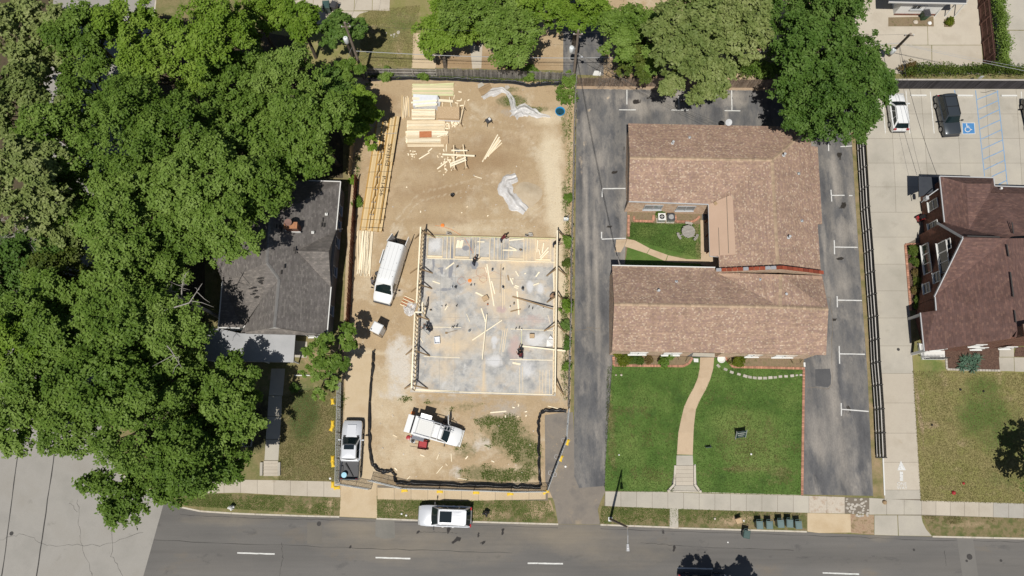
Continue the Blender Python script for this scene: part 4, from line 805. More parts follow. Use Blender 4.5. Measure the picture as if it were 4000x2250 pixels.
for py in (800, 885): 
    q = cin((3680,py,e),.3,0); wwin(3640, py, 2.4, 1.0, 1.6, (0,1), q.x-cin((3664,870,e),.35,0).x)
for fx, z in ((.08,1.7),(.42,3.9),(.62,1.7),(1.0,1.7)):
    a, b = WS[0], WS[3]; p = a+(b-a)*fx*.62; p.y = 11.03+(p.x-42.95)*.026; window(None, (p.x, p.y-.02, z), 1.1, 1.2, (0,-1), K['trim'], K['wglass'], (0,1))
m_ = MB(); m_.box(-.5,.9,-.5,.5,-3,1.6); m_.box(-.6,1.0,-.6,.6,1.6,1.75); o = m_.build('chimney', K['rbrick_s'], None); o.location = P(3975,1303,7.4)
vent(None, 3845, 1093, 6.6, square=True, mat=K['trim']); m_ = MB(); m_.tube([(0,0,0),(0,0,.3)], .12, 10); o = m_.build('roof_vent', K['trim'], None); o.location = P(3906,739,4.7)
sheet('lean_to_roof', [P(3588,690,2.6), P(3668,692,2.9), P(3660,745,2.9), P(3590,770,2.6)], K['darkroof'], None, None, .12)
mm = MB(); mm.tube([P(3600,790,2.2), P(3618,772,3.4), P(3665,738,4.0)], .05, 6); mm.build('conduit', K['trimg'], None); m_ = MB(); m_.box(-.15,.15,-.2,.2,-.3,.3); o = m_.build('meter_box', K['trimg'], None); o.location = P(3617,775,2.6)
for o in list(C.objects)[N0:]:
    if o.parent is None: o.parent = Ch; o.matrix_parent_inverse = inv

# ---- white building (top right)
Wb = empty('white_siding_building', P(3580,20), 0, 'white sided building with dark roof at the top right', 'building'); inv = Matrix.Translation(-Wb.location); N0 = len(C.objects)
a = P(3490,58); b = P(3655,60); roofface('roof', [(3470,8,3.3),(3775,14,3.3),(3775,-180,3.9),(3470,-180,3.9)], K['darkroof'], None)
wallrun('wall', [Vector((a.x,a.y,3.2)), Vector((b.x,b.y,3.2)), Vector((b.x,b.y+7,3.4)), Vector((a.x,a.y+7,3.4)), Vector((a.x,a.y,3.2))], (K['siding'], K['siding']), None)
board('base_course', (a.x, a.y-.02, .12), (b.x, b.y-.02, .12), .08, .3, K['rbrick_s'], None); board('fascia', P(3470,9,3.22), P(3775,15,3.22), .08, .2, K['trim'], None)
for px, py in ((3650,66),(3690,66),(3727,66)): q = P(px, py); board('carport_post', (q.x, q.y, 0), (q.x+.1, q.y+.5, 3.15), .1, .1, K['trim'], None)
q = P(3595,50,1.6); window(None, (q.x, a.y-.02, 1.5), 1.6, .7, (0,-1), K['trimg'], K['wglass'], (2,0))
for o in list(C.objects)[N0:]:
    if o.parent is None: o.parent = Wb; o.matrix_parent_inverse = inv
sheet('planter_soil', pxs([(3470,68),(3646,64),(3648,103),(3470,103)], .03), K['bed'])['kind'] = 'structure'
pl = sheet('round_planter_bed', pxs([(3689,75),(3720,74),(3730,82),(3730,92),(3718,104),(3690,103)], .12), K['bed'], None, None, .12); tag(pl, 'small kerbed planting bed in the rear concrete drive', 'planter')
# ------------------------------------------------------------------ vegetation
def leafarr(pos, nrm, ln, wd, g):
    """diamond leaves, two triangles each"""
    n = len(pos); nrm = nrm/np.linalg.norm(nrm, axis=1, keepdims=True)
    t = g.normal(size=(n, 3)); t -= nrm*(t*nrm).sum(1, keepdims=True); t /= np.linalg.norm(t, axis=1, keepdims=True)+1e-9
    b = np.cross(nrm, t); l = ln[:, None]/2; w_ = wd[:, None]/2; k = nrm*w_*.35
    v = np.stack([pos-t*l, pos+b*w_+k, pos+t*l, pos-b*w_+k], 1).reshape(-1, 3)
    i = np.arange(n)[:, None]*4; f = np.concatenate([i+np.array([[0, 1, 2]]), i+np.array([[0, 2, 3]])], 0)
    return v, f
def crown_mesh(name, c, rx, rz, mat, g, nl, nspr, nlf, leaf, lobe=(.20,.36), low=.15, flat=1.0):
    c = np.array(c); L = []
    for i in range(nl):
        for _ in range(30):
            d = g.normal(size=3); d /= np.linalg.norm(d)
            if d[2] > -low-.2: break
        k = g.uniform(.42, .92); L.append((c+d*k*np.array([rx, rx, rz]), g.uniform(*lobe)*rx))
    pos = []; out = []
    n0 = nspr
    for q, r in L:
        nspr = max(3, int(n0*g.uniform(.45, 1.45))); d = g.normal(size=(nspr, 3)); d /= np.linalg.norm(d, axis=1, keepdims=True); d[:, 2] = np.where(d[:, 2] < -.25, -d[:, 2], d[:, 2])
        an = g.uniform(.7, 1.35, 3)*np.array([1, 1, .95]); s = q+d*r*g.uniform(.8, 1.08, (nspr, 1))*an; pos.append(np.repeat(s, nlf, 0)); out.append(np.repeat(d, nlf, 0))
    pos = np.concatenate(pos); out = np.concatenate(out); n = len(pos)
    pos = pos+g.normal(size=(n, 3))*np.array([.19, .19, .13])*max(.5, min(1, rx/3.5))
    nrm = out*.45+g.normal(size=(n, 3))*.42+np.array([0, 0, .9]); ln = leaf*g.uniform(.65, 1.35, n)
    v, f = leafarr(pos, nrm, ln, ln*g.uniform(.5, .75, n), g)
    return npmesh(name, v, f, mat), L
def tree(label, px, py, top, r, kind, seed, dens=1.0, base=None, name='broadleaf_tree', cat='tree', leaf=.30, rz=None, group=None, nl=None, bare=0, bk='bark'):
    g = np.random.default_rng(seed); rz = rz or r*.85; zc = top-rz*1.05; c = P(px, py, top-rz*.6); c.z = zc
    bs = P(*base) if base else Vector((c.x, c.y, 0)); ox, oy = c.x-bs.x, c.y-bs.y; T = empty(name, bs, 0, label, cat, group)
    nl = nl or max(7, int(10+r*3.2)); me, L = crown_mesh('crown', (ox, oy, zc), r, rz, LF[kind], g, nl, int(22*dens), int(30 if r > 2 else 20), leaf)
    ob('crown', me, T)
    m_ = MB(); h0 = zc-rz*.55; tr = max(.06, .055*r+.02)
    m_.tube([(0, 0, -.1), (ox*.3+g.normal()*.1, oy*.3+g.normal()*.1, h0*.5), (ox*.7, oy*.7, h0)], [tr*1.25, tr, tr*.8], 9); m_.build('trunk', K[bk], T, 60)
    mb = MB()
    for q, rr in L[:int(len(L)*.7)]:
        q = np.array(q); b0 = np.array([ox*.66, oy*.66, h0*.94]); mid = b0+(q-b0)*.45+g.normal(size=3)*.2
        mb.tube([b0, mid, q], [tr*.5, tr*.32, tr*.12], 6)
    mb.build('limbs', K[bk], T, 60)
    if bare:
        bb = MB()
        for k in range(bare):
            a = g.uniform(0, 6.28); q = np.array([ox, oy, 0])+np.array([math.cos(a), math.sin(a), 0])*r*.75; q[2] = zc+rz*.75
            e = q+np.array([math.cos(a+.3), math.sin(a+.3), .2])*r*.55; bb.tube([q*.4+np.array([0, 0, zc*.6]), q, e], [.07, .05, .015], 5)
            for j in range(5):
                s = q+(e-q)*g.uniform(.1, .8); x = s+g.normal(size=3)*np.array([.7, .7, .3]); bb.tube([s, (s+x)/2+g.normal(size=3)*.1, x], [.03, .022, .008], 4)
        bb.build('bare_branch', K['barkw'], T)
    return T
TREES = [
 # label, px, py, top, r, kind, dens
 ('pale olive tree at the top left corner', 110,130,13,4.6,'pale',1), ('pale olive tree on the left edge below the corner tree', 40,400,13,4.2,'pale',1), ('pale olive tree on the left edge above the dark gap', 70,690,13,4.4,'pale',1.05),
 ('tall green tree right of the pale corner tree', 330,330,13,4.6,'mid',1), ('green tree between the pale edge trees', 190,560,12.5,4.4,'mid',1), ('large green tree in the upper middle of the left wood', 480,470,14,4.6,'mid',1),
 ('bright green tree near the top of the left wood', 645,240,14,4.8,'bright',1), ('bright small tree at the top edge beside the grey street patch', 480,70,11,3.4,'bright',.9), ('bright green tree at the top edge left of the concrete pad', 800,90,13,4.0,'bright',1),
 ('green tree below the bright top-edge trees', 910,300,13,4.2,'mid',1), ('broad green tree in the centre of the left wood', 690,500,14.5,5,'mid',1.05), ('dense green tree left of the wood centre', 370,740,13.5,4.8,'mid',1), ('dense green tree in the lower centre of the wood', 580,740,14,4.8,'mid',1.05),
 ('dark green tree above the grey house', 800,690,14,4.6,'mid',1), ('broad tree right of the wood centre', 930,520,14.5,4.8,'mid',1.05), ('tall tree at the right edge of the wood near the pole', 1110,310,12.5,3.9,'mid',1), ('rounded tree at the right edge of the wood', 1200,440,12.5,3.8,'mid',1),
 ('tree overhanging the back yard shade', 1080,600,13.5,4.4,'mid',1), ('tree overhanging the north end of the grey roof', 1010,730,12.5,3.7,'mid',1), ('tree overhanging the west side of the grey roof', 860,860,12,3.5,'mid',1), ('green tree in front of the grey street patch', 690,900,12.5,3.8,'mid',1), ('green tree left of the grey street patch', 470,880,13,4.0,'mid',1),
 ('yellowish tree on the left above the bare branches', 250,870,12,4.2,'pale',.95), ('bright yellow-green young tree at the top near the shaded path', 1000,60,9,2.9,'bright',.9), ('yellow-green tree next to the concrete pad', 1150,50,9,2.8,'bright',.9),
 ('yellow-green tree by the dark gap on the left', 250,1050,11,3.9,'yellow',.9), ('green tree west of the metal porch roof, upper one', 600,1060,10.5,3.5,'mid',.85), ('tree with patches of grey street showing through', 440,1150,11,3.5,'mid',.75),
 ('large tree at the upper left of the lower wood', 290,1270,12,4.5,'mid',1), ('large tree in the upper middle of the lower wood', 500,1290,13,4.6,'mid',1.05), ('tree with bare twigs beside the metal porch roof', 655,1265,11,3.8,'mid',.95),
 ('green tree at the left of the lower wood', 120,1470,11.5,4.2,'mid',1), ('broad tree in the centre of the lower wood', 360,1470,13,4.8,'mid',1.05), ('broad tree right of the lower wood centre', 570,1500,13.5,4.8,'mid',1.05), ('dark tree below the metal porch roof', 855,1500,10,3.2,'mid',1),
 ('tree above the corner street', 530,1660,12.5,4.4,'mid',1), ('tree left of the shaded front path', 720,1650,12.5,4.4,'mid',1.05), ('tree whose edge shades the front path', 880,1600,10.5,3.4,'mid',1), ('tree overhanging the street corner kerb', 700,1810,11,3.9,'mid',.95), ('sparse tree over the pale side street', 450,1900,10.5,3.7,'mid',.62), ('tree at the sidewalk end left of the steps', 830,1790,10.5,3.4,'mid',.95),
 ('dark tree on the left edge beside the gap', 10,1330,10,3.2,'bright',.9), ('tree at the left edge above the pale street', 30,1590,11,3.8,'mid',.95), ('tree on the left edge shading the street', 230,1640,11,3.4,'mid',.9),
 # north side
 ('yellow-green tree beside the north lawn', 1735,95,9,3.3,'bright',1), ('green tree at the top edge behind the picket fence, left one', 1850,0,11,4.0,'mid',1), ('dense tree overhanging the picket fence', 1990,105,9.5,3.7,'mid',1.05), ('green tree at the top edge above the second pole', 2090,-15,11.5,4.0,'bright',1), ('bright tree at the top edge right of the pole', 2270,-25,11.5,3.5,'bright',1),
 ('dark green tree right of the second pole', 2440,105,9.5,3.0,'mid',1), ('tree behind the brushwood thicket', 2530,130,10.5,3.6,'mid',1), ('low leafy tree over the brown dirt', 2500,210,7,2.6,'yellow',.9),
 ('pale large-leaved tree at the top, left one', 2690,90,12.5,4.2,'pale',1), ('pale large-leaved tree at the top, right one', 2860,60,12.5,4.2,'pale',1), ('pale tree overhanging the parking bays', 2720,270,11,3.4,'pale',1), ('dark tree at the top between pale tree and white building', 3080,40,11.5,3.9,'dark',1), ('dark tree beside the white building', 3260,60,12.5,4.6,'dark',1.05),
 ('dark tree behind the bare dirt patch', 3200,200,11,3.6,'dark',1), ('large dark tree overhanging the concrete lot corner', 3330,250,12,4.6,'dark',1.1), ('dark tree overhanging the asphalt corner', 3180,390,11,3.6,'dark',1.05), ('dark tree above the black fence end', 3300,420,11.5,3.7,'dark',1.05), ('tree reaching over the white crossover', 3410,330,10,3.2,'dark',1),
]
BASE = {'dark green tree above the grey house': (800,780), 'tree overhanging the back yard shade': (1160,650), 'tree overhanging the north end of the grey roof': (1080,655), 'tree overhanging the west side of the grey roof': (790,930), 'green tree in front of the grey street patch': (780,1010), 'tree with bare twigs beside the metal porch roof': (740,1310),
 'dense tree overhanging the picket fence': (1990,262), 'yellow-green tree beside the north lawn': (1740,262), 'dark green tree right of the second pole': (2440,262), 'tree behind the brushwood thicket': (2560,255), 'pale tree overhanging the parking bays': (2745,282), 'pale large-leaved tree at the top, left one': (2690,240), 'dark tree behind the bare dirt patch': (3180,290), 'large dark tree overhanging the concrete lot corner': (3335,318), 'dark tree overhanging the asphalt corner': (3190,320), 'dark tree above the black fence end': (3275,325), 'tree reaching over the white crossover': (3390,318), 'low leafy tree over the brown dirt': (2510,265)}
for i, (lb, px, py, top, r, kd, dn) in enumerate(TREES):
    tree(lb, px, py, top*(.74+.46*((i*37) % 11)/10), r*(.97 if px < 1250 and kd != 'pale' else 1), kd, 100+i, dn, BASE.get(lb), leaf=.36 if kd == 'pale' else .25+.05*((i*7) % 5)/4, bare=3 if 'bare twigs' in lb else 0)
tree('small sparse tree between grey house and construction driveway', 1300,1370,6.2,2.5,'mid',300,.55,nl=11, leaf=.36); tree('low sparse branches below the small driveway tree', 1250,1480,4.6,1.9,'mid',301,.4,nl=8, leaf=.34)
tree('small leafy tree climbing over the back fence by trusses', 1410,480,5.5,2.2,'bright',302,.6, leaf=.34); tree('small tree between the pole and the truss bundle', 1400,380,6,1.9,'bright',303,.6, leaf=.34); tree('thin tree at the foot of the left utility pole', 1360,270,6.5,1.5,'mid',304,.6, leaf=.36); tree('thin tree beside the green bins on the concrete pad', 1330,110,8,2.4,'dark',305,.5, leaf=.38)
tree('shaded thicket tree beside the left utility pole', 1290,330,7,2.6,'dark',306,.9)
tree('lawn tree right of the frame casting its shadow on the dry lawn', 4200,1860,7.5,3.9,'dark',310,.36); tree('green tree hiding the street near the top left corner', 320,110,11,3.6,'mid',317); tree('green tree over the pale street at the left edge', 110,1170,11,3.6,'mid',315); tree('tree at the left edge between the dark gap and pale street', 150,1330,11.5,3.6,'mid',316); tree('dark tree in the black gap on the left edge', -30,1080,10,3.6,'dark',313); tree('dark tree left of the yellow-green tree', 90,1010,9,3.0,'dark',314)
tree('street tree south of the road casting shadow by the lane dash', 2790,2440,8,2.0,'mid',311,.6,(2735,2425)); tree('street tree south of the road casting the right-hand shadow', 2960,2475,8,2.0,'mid',312,.5,(2890,2435))
# bare grey branches at the left
g = np.random.default_rng(5)
for lb, px, py, z, ax in (('leafless grey branches over the dark gap on the left', 70,905,8,(1,.15)), ('leafless grey twigs beside the metal porch roof', 695,1160,10,(-.6,-.4))):
    c = P(px, py, z); T = empty('dead_tree', (c.x, c.y, 0), 0, lb, 'tree'); m_ = MB(); m_.tube([(0,0,-.1),(0.2,0,z*.6),(0,0,z)], [.2,.14,.08], 7); m_.build('trunk', K['barkw'], T); m_ = MB()
    for k in range(11):
        a = math.atan2(ax[1], ax[0])+g.normal()*.9+(3.1 if k % 3 == 0 else 0); l = g.uniform(1.3, 3.0); s = np.array([0, 0, z*.92]); e_ = s+np.array([math.cos(a)*l, math.sin(a)*l, g.uniform(-.2, .8)])
        m_.tube([s, (s+e_)/2+g.normal(size=3)*.15, e_], [.04, .028, .010], 5)
        for j in range(8):
            q = s+(e_-s)*g.uniform(.3, .95); x = q+g.normal(size=3)*np.array([.5, .5, .2]); m_.tube([q, (q+x)/2+g.normal(size=3)*.07, x], [.022, .016, .006], 4)
    m_.build('branches', K['barkw'], T)
def shrub(label, px, py, r, h, kind, seed, name='shrub', group=None, dens=1.0, leaf=.16, cat='shrub', z0=0.0):
    g = np.random.default_rng(seed); c = P(px, py, h*.55); T = empty(name, (c.x, c.y, z0), 0, label, cat, group)
    me, L = crown_mesh('foliage', (0, 0, h*.5), r, h*.5, LF[kind], g, 7, int(16*dens), 14, leaf, (.35, .5), .6); ob('foliage', me, T)
    m_ = MB()
    for q, rr in L[:4]: m_.tube([(0, 0, -.03), (q[0]*.6, q[1]*.6, q[2])], [.03, .012], 5)
    m_.build('stem', K['bark'], T); return T
for i, (lb, px, py, r, h, kd) in enumerate((
 ('green bush in the north-east corner of the dirt lot', 2215,365,1.35,1.7,'mid'), ('dark bush on the fence line beside the small sand mound', 2222,770,.5,1.2,'mid'), ('bright bush on the fence line level with slab north edge', 2222,945,.75,1.3,'mid'), ('bush on the fence line below the level of the lying wall', 2218,1030,.5,.9,'yellow'),
 ('biggest bush on the fence line beside the slab', 2212,1190,1.0,1.4,'bright'), ('thin bush on the fence line below the biggest bush', 2210,1270,.6,.9,'dark'), ('thin dark weeds on the fence line beside the slab corner', 2216,1345,.6,1.0,'dark'), ('small bush on the fence line near the slab south-east corner', 2212,1432,.5,.8,'mid'),
 ('vine bush hanging over the grey picket fence', 2065,285,.9,2.1,'mid'), ('left vine at the rail fence', 1508,290,.8,1.1,'mid'), ('right vine at the rail fence', 1660,294,.55,1.1,'mid'), ('leafy bush at the end of the picket fence by the pole', 2225,310,.7,1.8,'mid'), ('bush below the trusses beside the dark fence', 1378,700,.4,.8,'bright'),
 ('low green weeds beside the truss bundle', 1397,790,.5,.5,'mid'), ('leafy shrub among the thicket right of the pale tree', 2900,255,1.6,2.6,'yellow'), ('leafy shrub left of the dark tree', 3000,270,1.5,2.4,'mid'), ('brownish shrub beside the black fence top', 3110,300,1.3,2.2,'brown'), ('reddish brown shrub by the rear concrete drive', 3555,270,.9,1.6,'brown'),
 ('golden shrub at the left end of the front bed', 2428,1397,.72,1.2,'shrubgold'), ('broad-leaved dark shrub in the middle of the front bed', 2605,1403,.8,1.3,'mid'), ('golden shrub at the left end of the right front bed', 2878,1405,.75,1.3,'shrubgold'), ('slim golden shoot against the right front window', 2905,1390,.3,1.4,'shrubgold'),
 ('small flowering plant nearest the golden shrub', 2470,1402,.33,.5,'ivy'), ('small flowering plant second from the golden shrub', 2500,1408,.28,.45,'ivy'), ('small flowering plant nearest the broad-leaved shrub', 2534,1407,.28,.45,'brown'), ('green tuft behind the grey air conditioner', 2578,838,.3,.6,'mid'),
 ('yellowing shrub at the top of the west bed', 3572,975,.5,.6,'ivy'), ('second yellowing shrub in the west bed', 3576,1025,.45,.6,'ivy'), ('third shrub in the west bed, orange tinged', 3578,1066,.42,.55,'brown'), ('fourth shrub in the west bed, yellow-green', 3582,1098,.35,.5,'ivy'), ('fifth shrub in the west bed, brownish', 3584,1130,.5,.6,'brown'), ('sixth shrub in the west bed, yellow-green', 3588,1173,.4,.55,'ivy'), ('lowest shrub in the west bed, half in shade', 3592,1198,.4,.5,'mid'),
 ('yellow flowering plant in the kerbed planting bed', 3712,82,.35,.8,'shrubgold'), ('dark clump of weeds left of the front steps railing', 1150,1515,.4,.6,'dark'))):
    shrub(lb, px, py, r*(.8 if 'fence line' in lb else 1), h, kd, 500+i, dens=.65 if 'fence line' in lb else 1, leaf=.26 if 'broad' in lb else .17)
# ivy hedges, thicket and agave
def leafband(name, label, cat, pts, wd, h, kind, n, leaf, seed, kindtag=None, z0=0.1):
    g = np.random.default_rng(seed); q = [np.array(P(*p)) for p in pts]; seg = list(zip(q[:-1], q[1:])); ln = np.array([np.linalg.norm(b-a) for a, b in seg]); k = g.choice(len(seg), n, p=ln/ln.sum()); t = g.uniform(size=(n, 1))
    a = np.array([s[0] for s in seg])[k]; b = np.array([s[1] for s in seg])[k]; pos = a+(b-a)*t
    cl = np.sin(pos[:, 0]*2.1+pos[:, 1]*1.3)+np.sin(pos[:, 0]*.9-pos[:, 1]*2.3+1); pos[:, :2] += g.normal(size=(n, 2))*wd*(.36+.06*cl[:, None]); pos[:, 2] = z0+h*np.sqrt(g.uniform(.1, 1, n))*(1+.12*cl)
    l = leaf*g.uniform(.6, 1.4, n); v, f = leafarr(pos, g.normal(size=(n, 3))*.6+np.array([0, 0, .8]), l, l*.65, g); o = ob(name, npmesh(name, v, f, LF[kind]))
    return tag(o, label, cat, None, kindtag)
leafband('ivy_hedge', 'yellow-green ivy hedge running behind the dark board fence', 'hedge', [(3520,300),(3850,294),(4150,298)], .7, 1.9, 'ivy', 9000, .17, 21)
leafband('ivy_hedge', 'ivy hedge running down the far side of the brown fence', 'hedge', [(3866,-30),(3890,130),(3900,285)], .8, 1.6, 'mid', 8000, .17, 22)
leafband('weed_strip', 'strip of green weeds along the foot of the back fences', 'weeds', [(1440,300),(1700,303),(1960,316),(2200,322)], .35, .3, 'weed', 2200, .12, 23, 'stuff')
leafband('weed_strip', 'strip of weeds along the lot side of the long driveway fence', 'weeds', [(2226,420),(2222,700),(2216,1000),(2210,1300),(2205,1560)], .5, .3, 'weed', 1700, .13, 24, 'stuff')
leafband('shrub_row', 'row of low leafy growth behind the parking lot fence', 'shrubs', [(2880,290),(3000,292),(3120,300)], 1.2, 1.8, 'mid', 3500, .2, 26)
g = np.random.default_rng(9); m_ = MB()
for k in range(420):
    px, py = g.uniform(2330, 2640), g.uniform(258, 292); a = np.array(P(px, py, 0)); a[2] = g.uniform(.1, 1.6); d = g.normal(size=3)*np.array([.6, .5, .3]); e_ = a+d; m_.tube([a, (a+e_)/2+g.normal(size=3)*.12, e_], [.016, .012, .005], 4)
for k in range(120):
    px, py = g.normal(2385, 30), g.uniform(285, 335); a = np.array(P(px, py, 1.6)); e_ = a+g.normal(size=3)*np.array([.5, .6, .2]); m_.tube([a, (a+e_)/2+g.normal(size=3)*.1, e_], [.014, .01, .005], 4)
tag(m_.build('brushwood_thicket', M('dry_twigs', [(.13,.11,.095),(.21,.185,.16)], 3, fine=.2)), 'grey leafless brushwood thicket behind the parking lot fence', 'thicket')
ag = empty('agave_clump', P(3778,1418), 0, 'spiky blue-green yucca clump in the mulch bed', 'plant'); g = np.random.default_rng(3)
for k, (px, py) in enumerate(((3752,1432),(3790,1440),(3775,1405),(3812,1400),(3760,1410),(3800,1422))):
    c = P(px, py)-P(3778,1418); mv = MB()
    for j in range(34):
        a = g.uniform(0, 6.28); l = g.uniform(.5, .85); up = g.uniform(.15, .9); d = Vector((math.cos(a), math.sin(a), 0)); s = Vector((-d.y, d.x, 0))*.045; b0 = c+Vector((0, 0, .12)); md = b0+d*l*.55*math.cos(up)+Vector((0, 0, l*.55*math.sin(up)+.1)); tip = b0+d*l+Vector((0, 0, l*math.sin(up)*.55)); mv.add([b0-s*.7, b0+s*.7, md+s, md-s, tip], [(0,1,2,3),(3,2,4)])
    mv.build('rosette', LF['agave'], ag)
def vnoise(x, y, sc, seed):
    G = np.random.default_rng(seed).uniform(-1, 1, (256, 256)); u = x*sc+500; v = y*sc+500; i = np.floor(u).astype(int); j = np.floor(v).astype(int); f = u-i; h = v-j; f = f*f*(3-2*f); h = h*h*(3-2*h); i %= 255; j %= 255
    return (G[i, j]*(1-f)+G[i+1, j]*f)*(1-h)+(G[i, j+1]*(1-f)+G[i+1, j+1]*f)*h
# grass and weeds as real blades
def blades(name, label, quad, n, h, kind, seed, z=0.0, blobs=None, thr=.35, wide=.035, avoid=None, nz=.33):
    g = np.random.default_rng(seed); a, b, c, d = [np.array(P(*q, z)) for q in quad]; u = g.uniform(-.004, 1.004, (n, 1)); v = g.uniform(-.004, 1.004, (n, 1)); p = (a*(1-u)+b*u)*(1-v)+(d*(1-u)+c*u)*v
    if blobs:
        m = np.zeros(n)
        for bl in blobs:
            q = np.array(P(bl[0], bl[1])); ry = (bl[4] if len(bl) > 4 else bl[2])/37; m += bl[3]*np.clip(1.15-(((p[:, 0]-q[0])/(bl[2]/37))**2+((p[:, 1]-q[1])/ry)**2)**.75, 0, 1)
        nn = vnoise(p[:, 0], p[:, 1], .8, seed)+.7*vnoise(p[:, 0], p[:, 1], 2.1, seed+1)+.5*vnoise(p[:, 0], p[:, 1], 4.7, seed+2)
        keep = ((m+nn*nz+g.normal(size=n)*.16) > thr+.12) & (m > .1); p = p[keep]
    if avoid is not None: p = p[avoid(p)]
    n = len(p); p[:, 2] = z; l = h*g.uniform(.5, 1.4, n); dr = g.uniform(0, 6.28, n); s = np.stack([-np.sin(dr), np.cos(dr), np.zeros(n)], 1)*(wide*g.uniform(.6, 1.4, n))[:, None]; t = np.stack([np.cos(dr)*l*.7, np.sin(dr)*l*.7, l*.75], 1)
    v_ = np.stack([p-s, p+s, p+t], 1).reshape(-1, 3); f = np.arange(3*n).reshape(-1, 3)
    return tag(ob(name, npmesh(name, v_, f, LF[kind])), label, 'grass', None, 'stuff')
_wx = np.array([[P(x, y).x for x, y in WL], [P(x, y).x for x, y in WR], [P(x, y).y for x, y in WL]])
def offwalk(p):
    l = np.interp(p[:, 1], _wx[2][::-1], _wx[0][::-1]); r = np.interp(p[:, 1], _wx[2][::-1], _wx[1][::-1]); yl = P(2640,1779).y; inl = np.where(p[:, 1] < yl, (p[:, 0] > P(2630,1850).x) & (p[:, 0] < P(2720,1850).x), (p[:, 0] > l+.02) & (p[:, 0] < r-.02)); return ~inl
blades('lawn_grass', 'short green grass of the front lawn by the brown building', [(2374,1434),(3136,1446),(3132,1933),(2363,1916)], 42000, .07, 'grass', 31, ZL, avoid=offwalk)
blades('lawn_dry_grass', 'dry tufts mixed into the front lawn', [(2374,1434),(3136,1446),(3132,1933),(2363,1916)], 60000, .07, 'drygrass', 36, ZL, blobs=dry+[(2950,1720,160,.5,120),(2480,1640,90,.35,120),(2600,1860,120,.4,50),(2850,1560,120,.3,60)], thr=.42, avoid=offwalk, nz=.6)
blades('courtyard_grass', 'grass of the courtyard lawn', [(2466,868),(2734,876),(2738,1010),(2446,930)], 9000, .07, 'grass', 32, .034, avoid=None)
blades('dry_grass', 'yellowish grass of the right lawn', [(3566,1450),(4150,1460),(4150,1972),(3597,1956)], 50000, .07, 'drygrass', 33, .02)
blades('yard_grass', 'dry grass of the yard beside the house path', [(1104,1545),(1326,1500),(1326,1876),(1088,1876)], 22000, .07, 'drygrass', 34, .005)
for k, q in enumerate(([(700,1925),(1330,1942),(1326,2014),(720,1975)], [(1476,1950),(2140,1955),(2176,2044),(1474,2022)], [(2352,1978),(3153,2004),(3152,2073),(2346,2048)], [(3606,2014),(4150,2030),(4150,2106),(3640,2092)])):
    blades('verge_grass', ('rough grass of the verge left of the construction driveway','rough grass of the verge behind the silver vehicle','rough grass of the verge with the wheeled bins','rough grass of the verge at the lower right')[k], q, 13000, .08, 'weed' if k < 3 else 'drygrass', 40+k, .006, blobs=[(700+k*900,1985,700,.75,60)], thr=.25)
blades('lot_weeds', 'patchy green weeds growing over the dirt lot', [(1376,304),(2250,318),(2222,1940),(1318,1930)], 300000, .10, 'weed', 45, .02, blobs=weed, thr=.66, wide=.045, nz=.55)
blades('north_grass', 'grass of the north lawn beside the concrete strip', [(1420,44),(1640,20),(1610,262),(1400,255)], 16000, .07, 'drygrass', 46, .005)
# ------------------------------------------------------------------ fences
_pk = {}
def picket_mesh(mat, w, h):
    k = (mat.name, round(w, 3), round(h, 2))
    if k not in _pk:
        V = [(-w/2,-.01,0),(w/2,-.01,0),(w/2,.01,0),(-w/2,.01,0),(-w/2,-.01,h-.04),(w/2,-.01,h-.04),(w/2,.01,h-.04),(-w/2,.01,h-.04),(-w*.2,-.01,h),(w*.2,-.01,h),(w*.2,.01,h),(-w*.2,.01,h)]
        _pk[k] = mesh('picket', V, [(0,3,2,1),(0,1,5,4),(1,2,6,5),(2,3,7,6),(3,0,4,7),(4,5,9,8),(5,6,10,9),(6,7,11,10),(7,4,8,11),(8,9,10,11)], mat)
    return _pk[k]
def picket_fence(name, label, pts, h, mat, rail, w=.142, side=1, cap=False, z0=0.0, jit=.02, step=None, front=False):
    q = [P(*p) for p in pts]; T = empty(name, q[0], 0, label, 'fence'); me = picket_mesh(mat, w, h); step = step or w+.012
    for a, b in zip(q[:-1], q[1:]):
        L = (b-a).length; n = int(L/step); u = (b-a).normalized(); rz = math.atan2(u.y, u.x); nv = Vector((-u.y, u.x, 0))*side
        for i in range(n):
            p = a+u*(i+.5)*step-q[0]; o = bpy.data.objects.new('picket', me); o.location = (p.x, p.y, z0+R.uniform(-.03, .01)); o.rotation_euler = (R.uniform(-jit, jit), R.uniform(-jit, jit)*.6, rz); o.scale = (1, 1, 1+R.uniform(-.02, .02)); link(o, T)
        m = max(1, round(L/2.4))
        for k in range(m+1):
            p = a+u*L*k/m-q[0]+nv*.09; board('post', (p.x, p.y, -.1), (p.x, p.y, h+z0-.03), .09, .09, rail, T)
        for z in (.3, h*.55, h-.22):
            s = a-q[0]+nv*.035; e = b-q[0]+nv*.035; board('rail', (s.x, s.y, z+z0), (e.x, e.y, z+z0), .04, .09, rail, T)
        if cap: s = a-q[0]; e = b-q[0]; board('cap_rail', (s.x, s.y, h+.02+z0), (e.x, e.y, h+.02+z0), .17, .04, cap, T)
    return T
picket_fence('rail_fence', 'wooden fence showing its pale rails behind the lumber stacks', [(1436,297),(1708,301)], 1.75, K['greywood'], K['railgrey'], side=-1)
picket_fence('picket_fence', 'weathered grey picket fence along the north of the dirt lot', [(1708,302),(1960,307),(2235,320)], 1.9, K['greywood'], K['greywood'], jit=.035)
picket_fence('picket_fence', 'brown-grey picket fence along the north of the parking lot', [(2252,336),(2640,339),(3040,345),(3300,356)], 1.85, K['tanwood'], K['tanwood'], jit=.03)
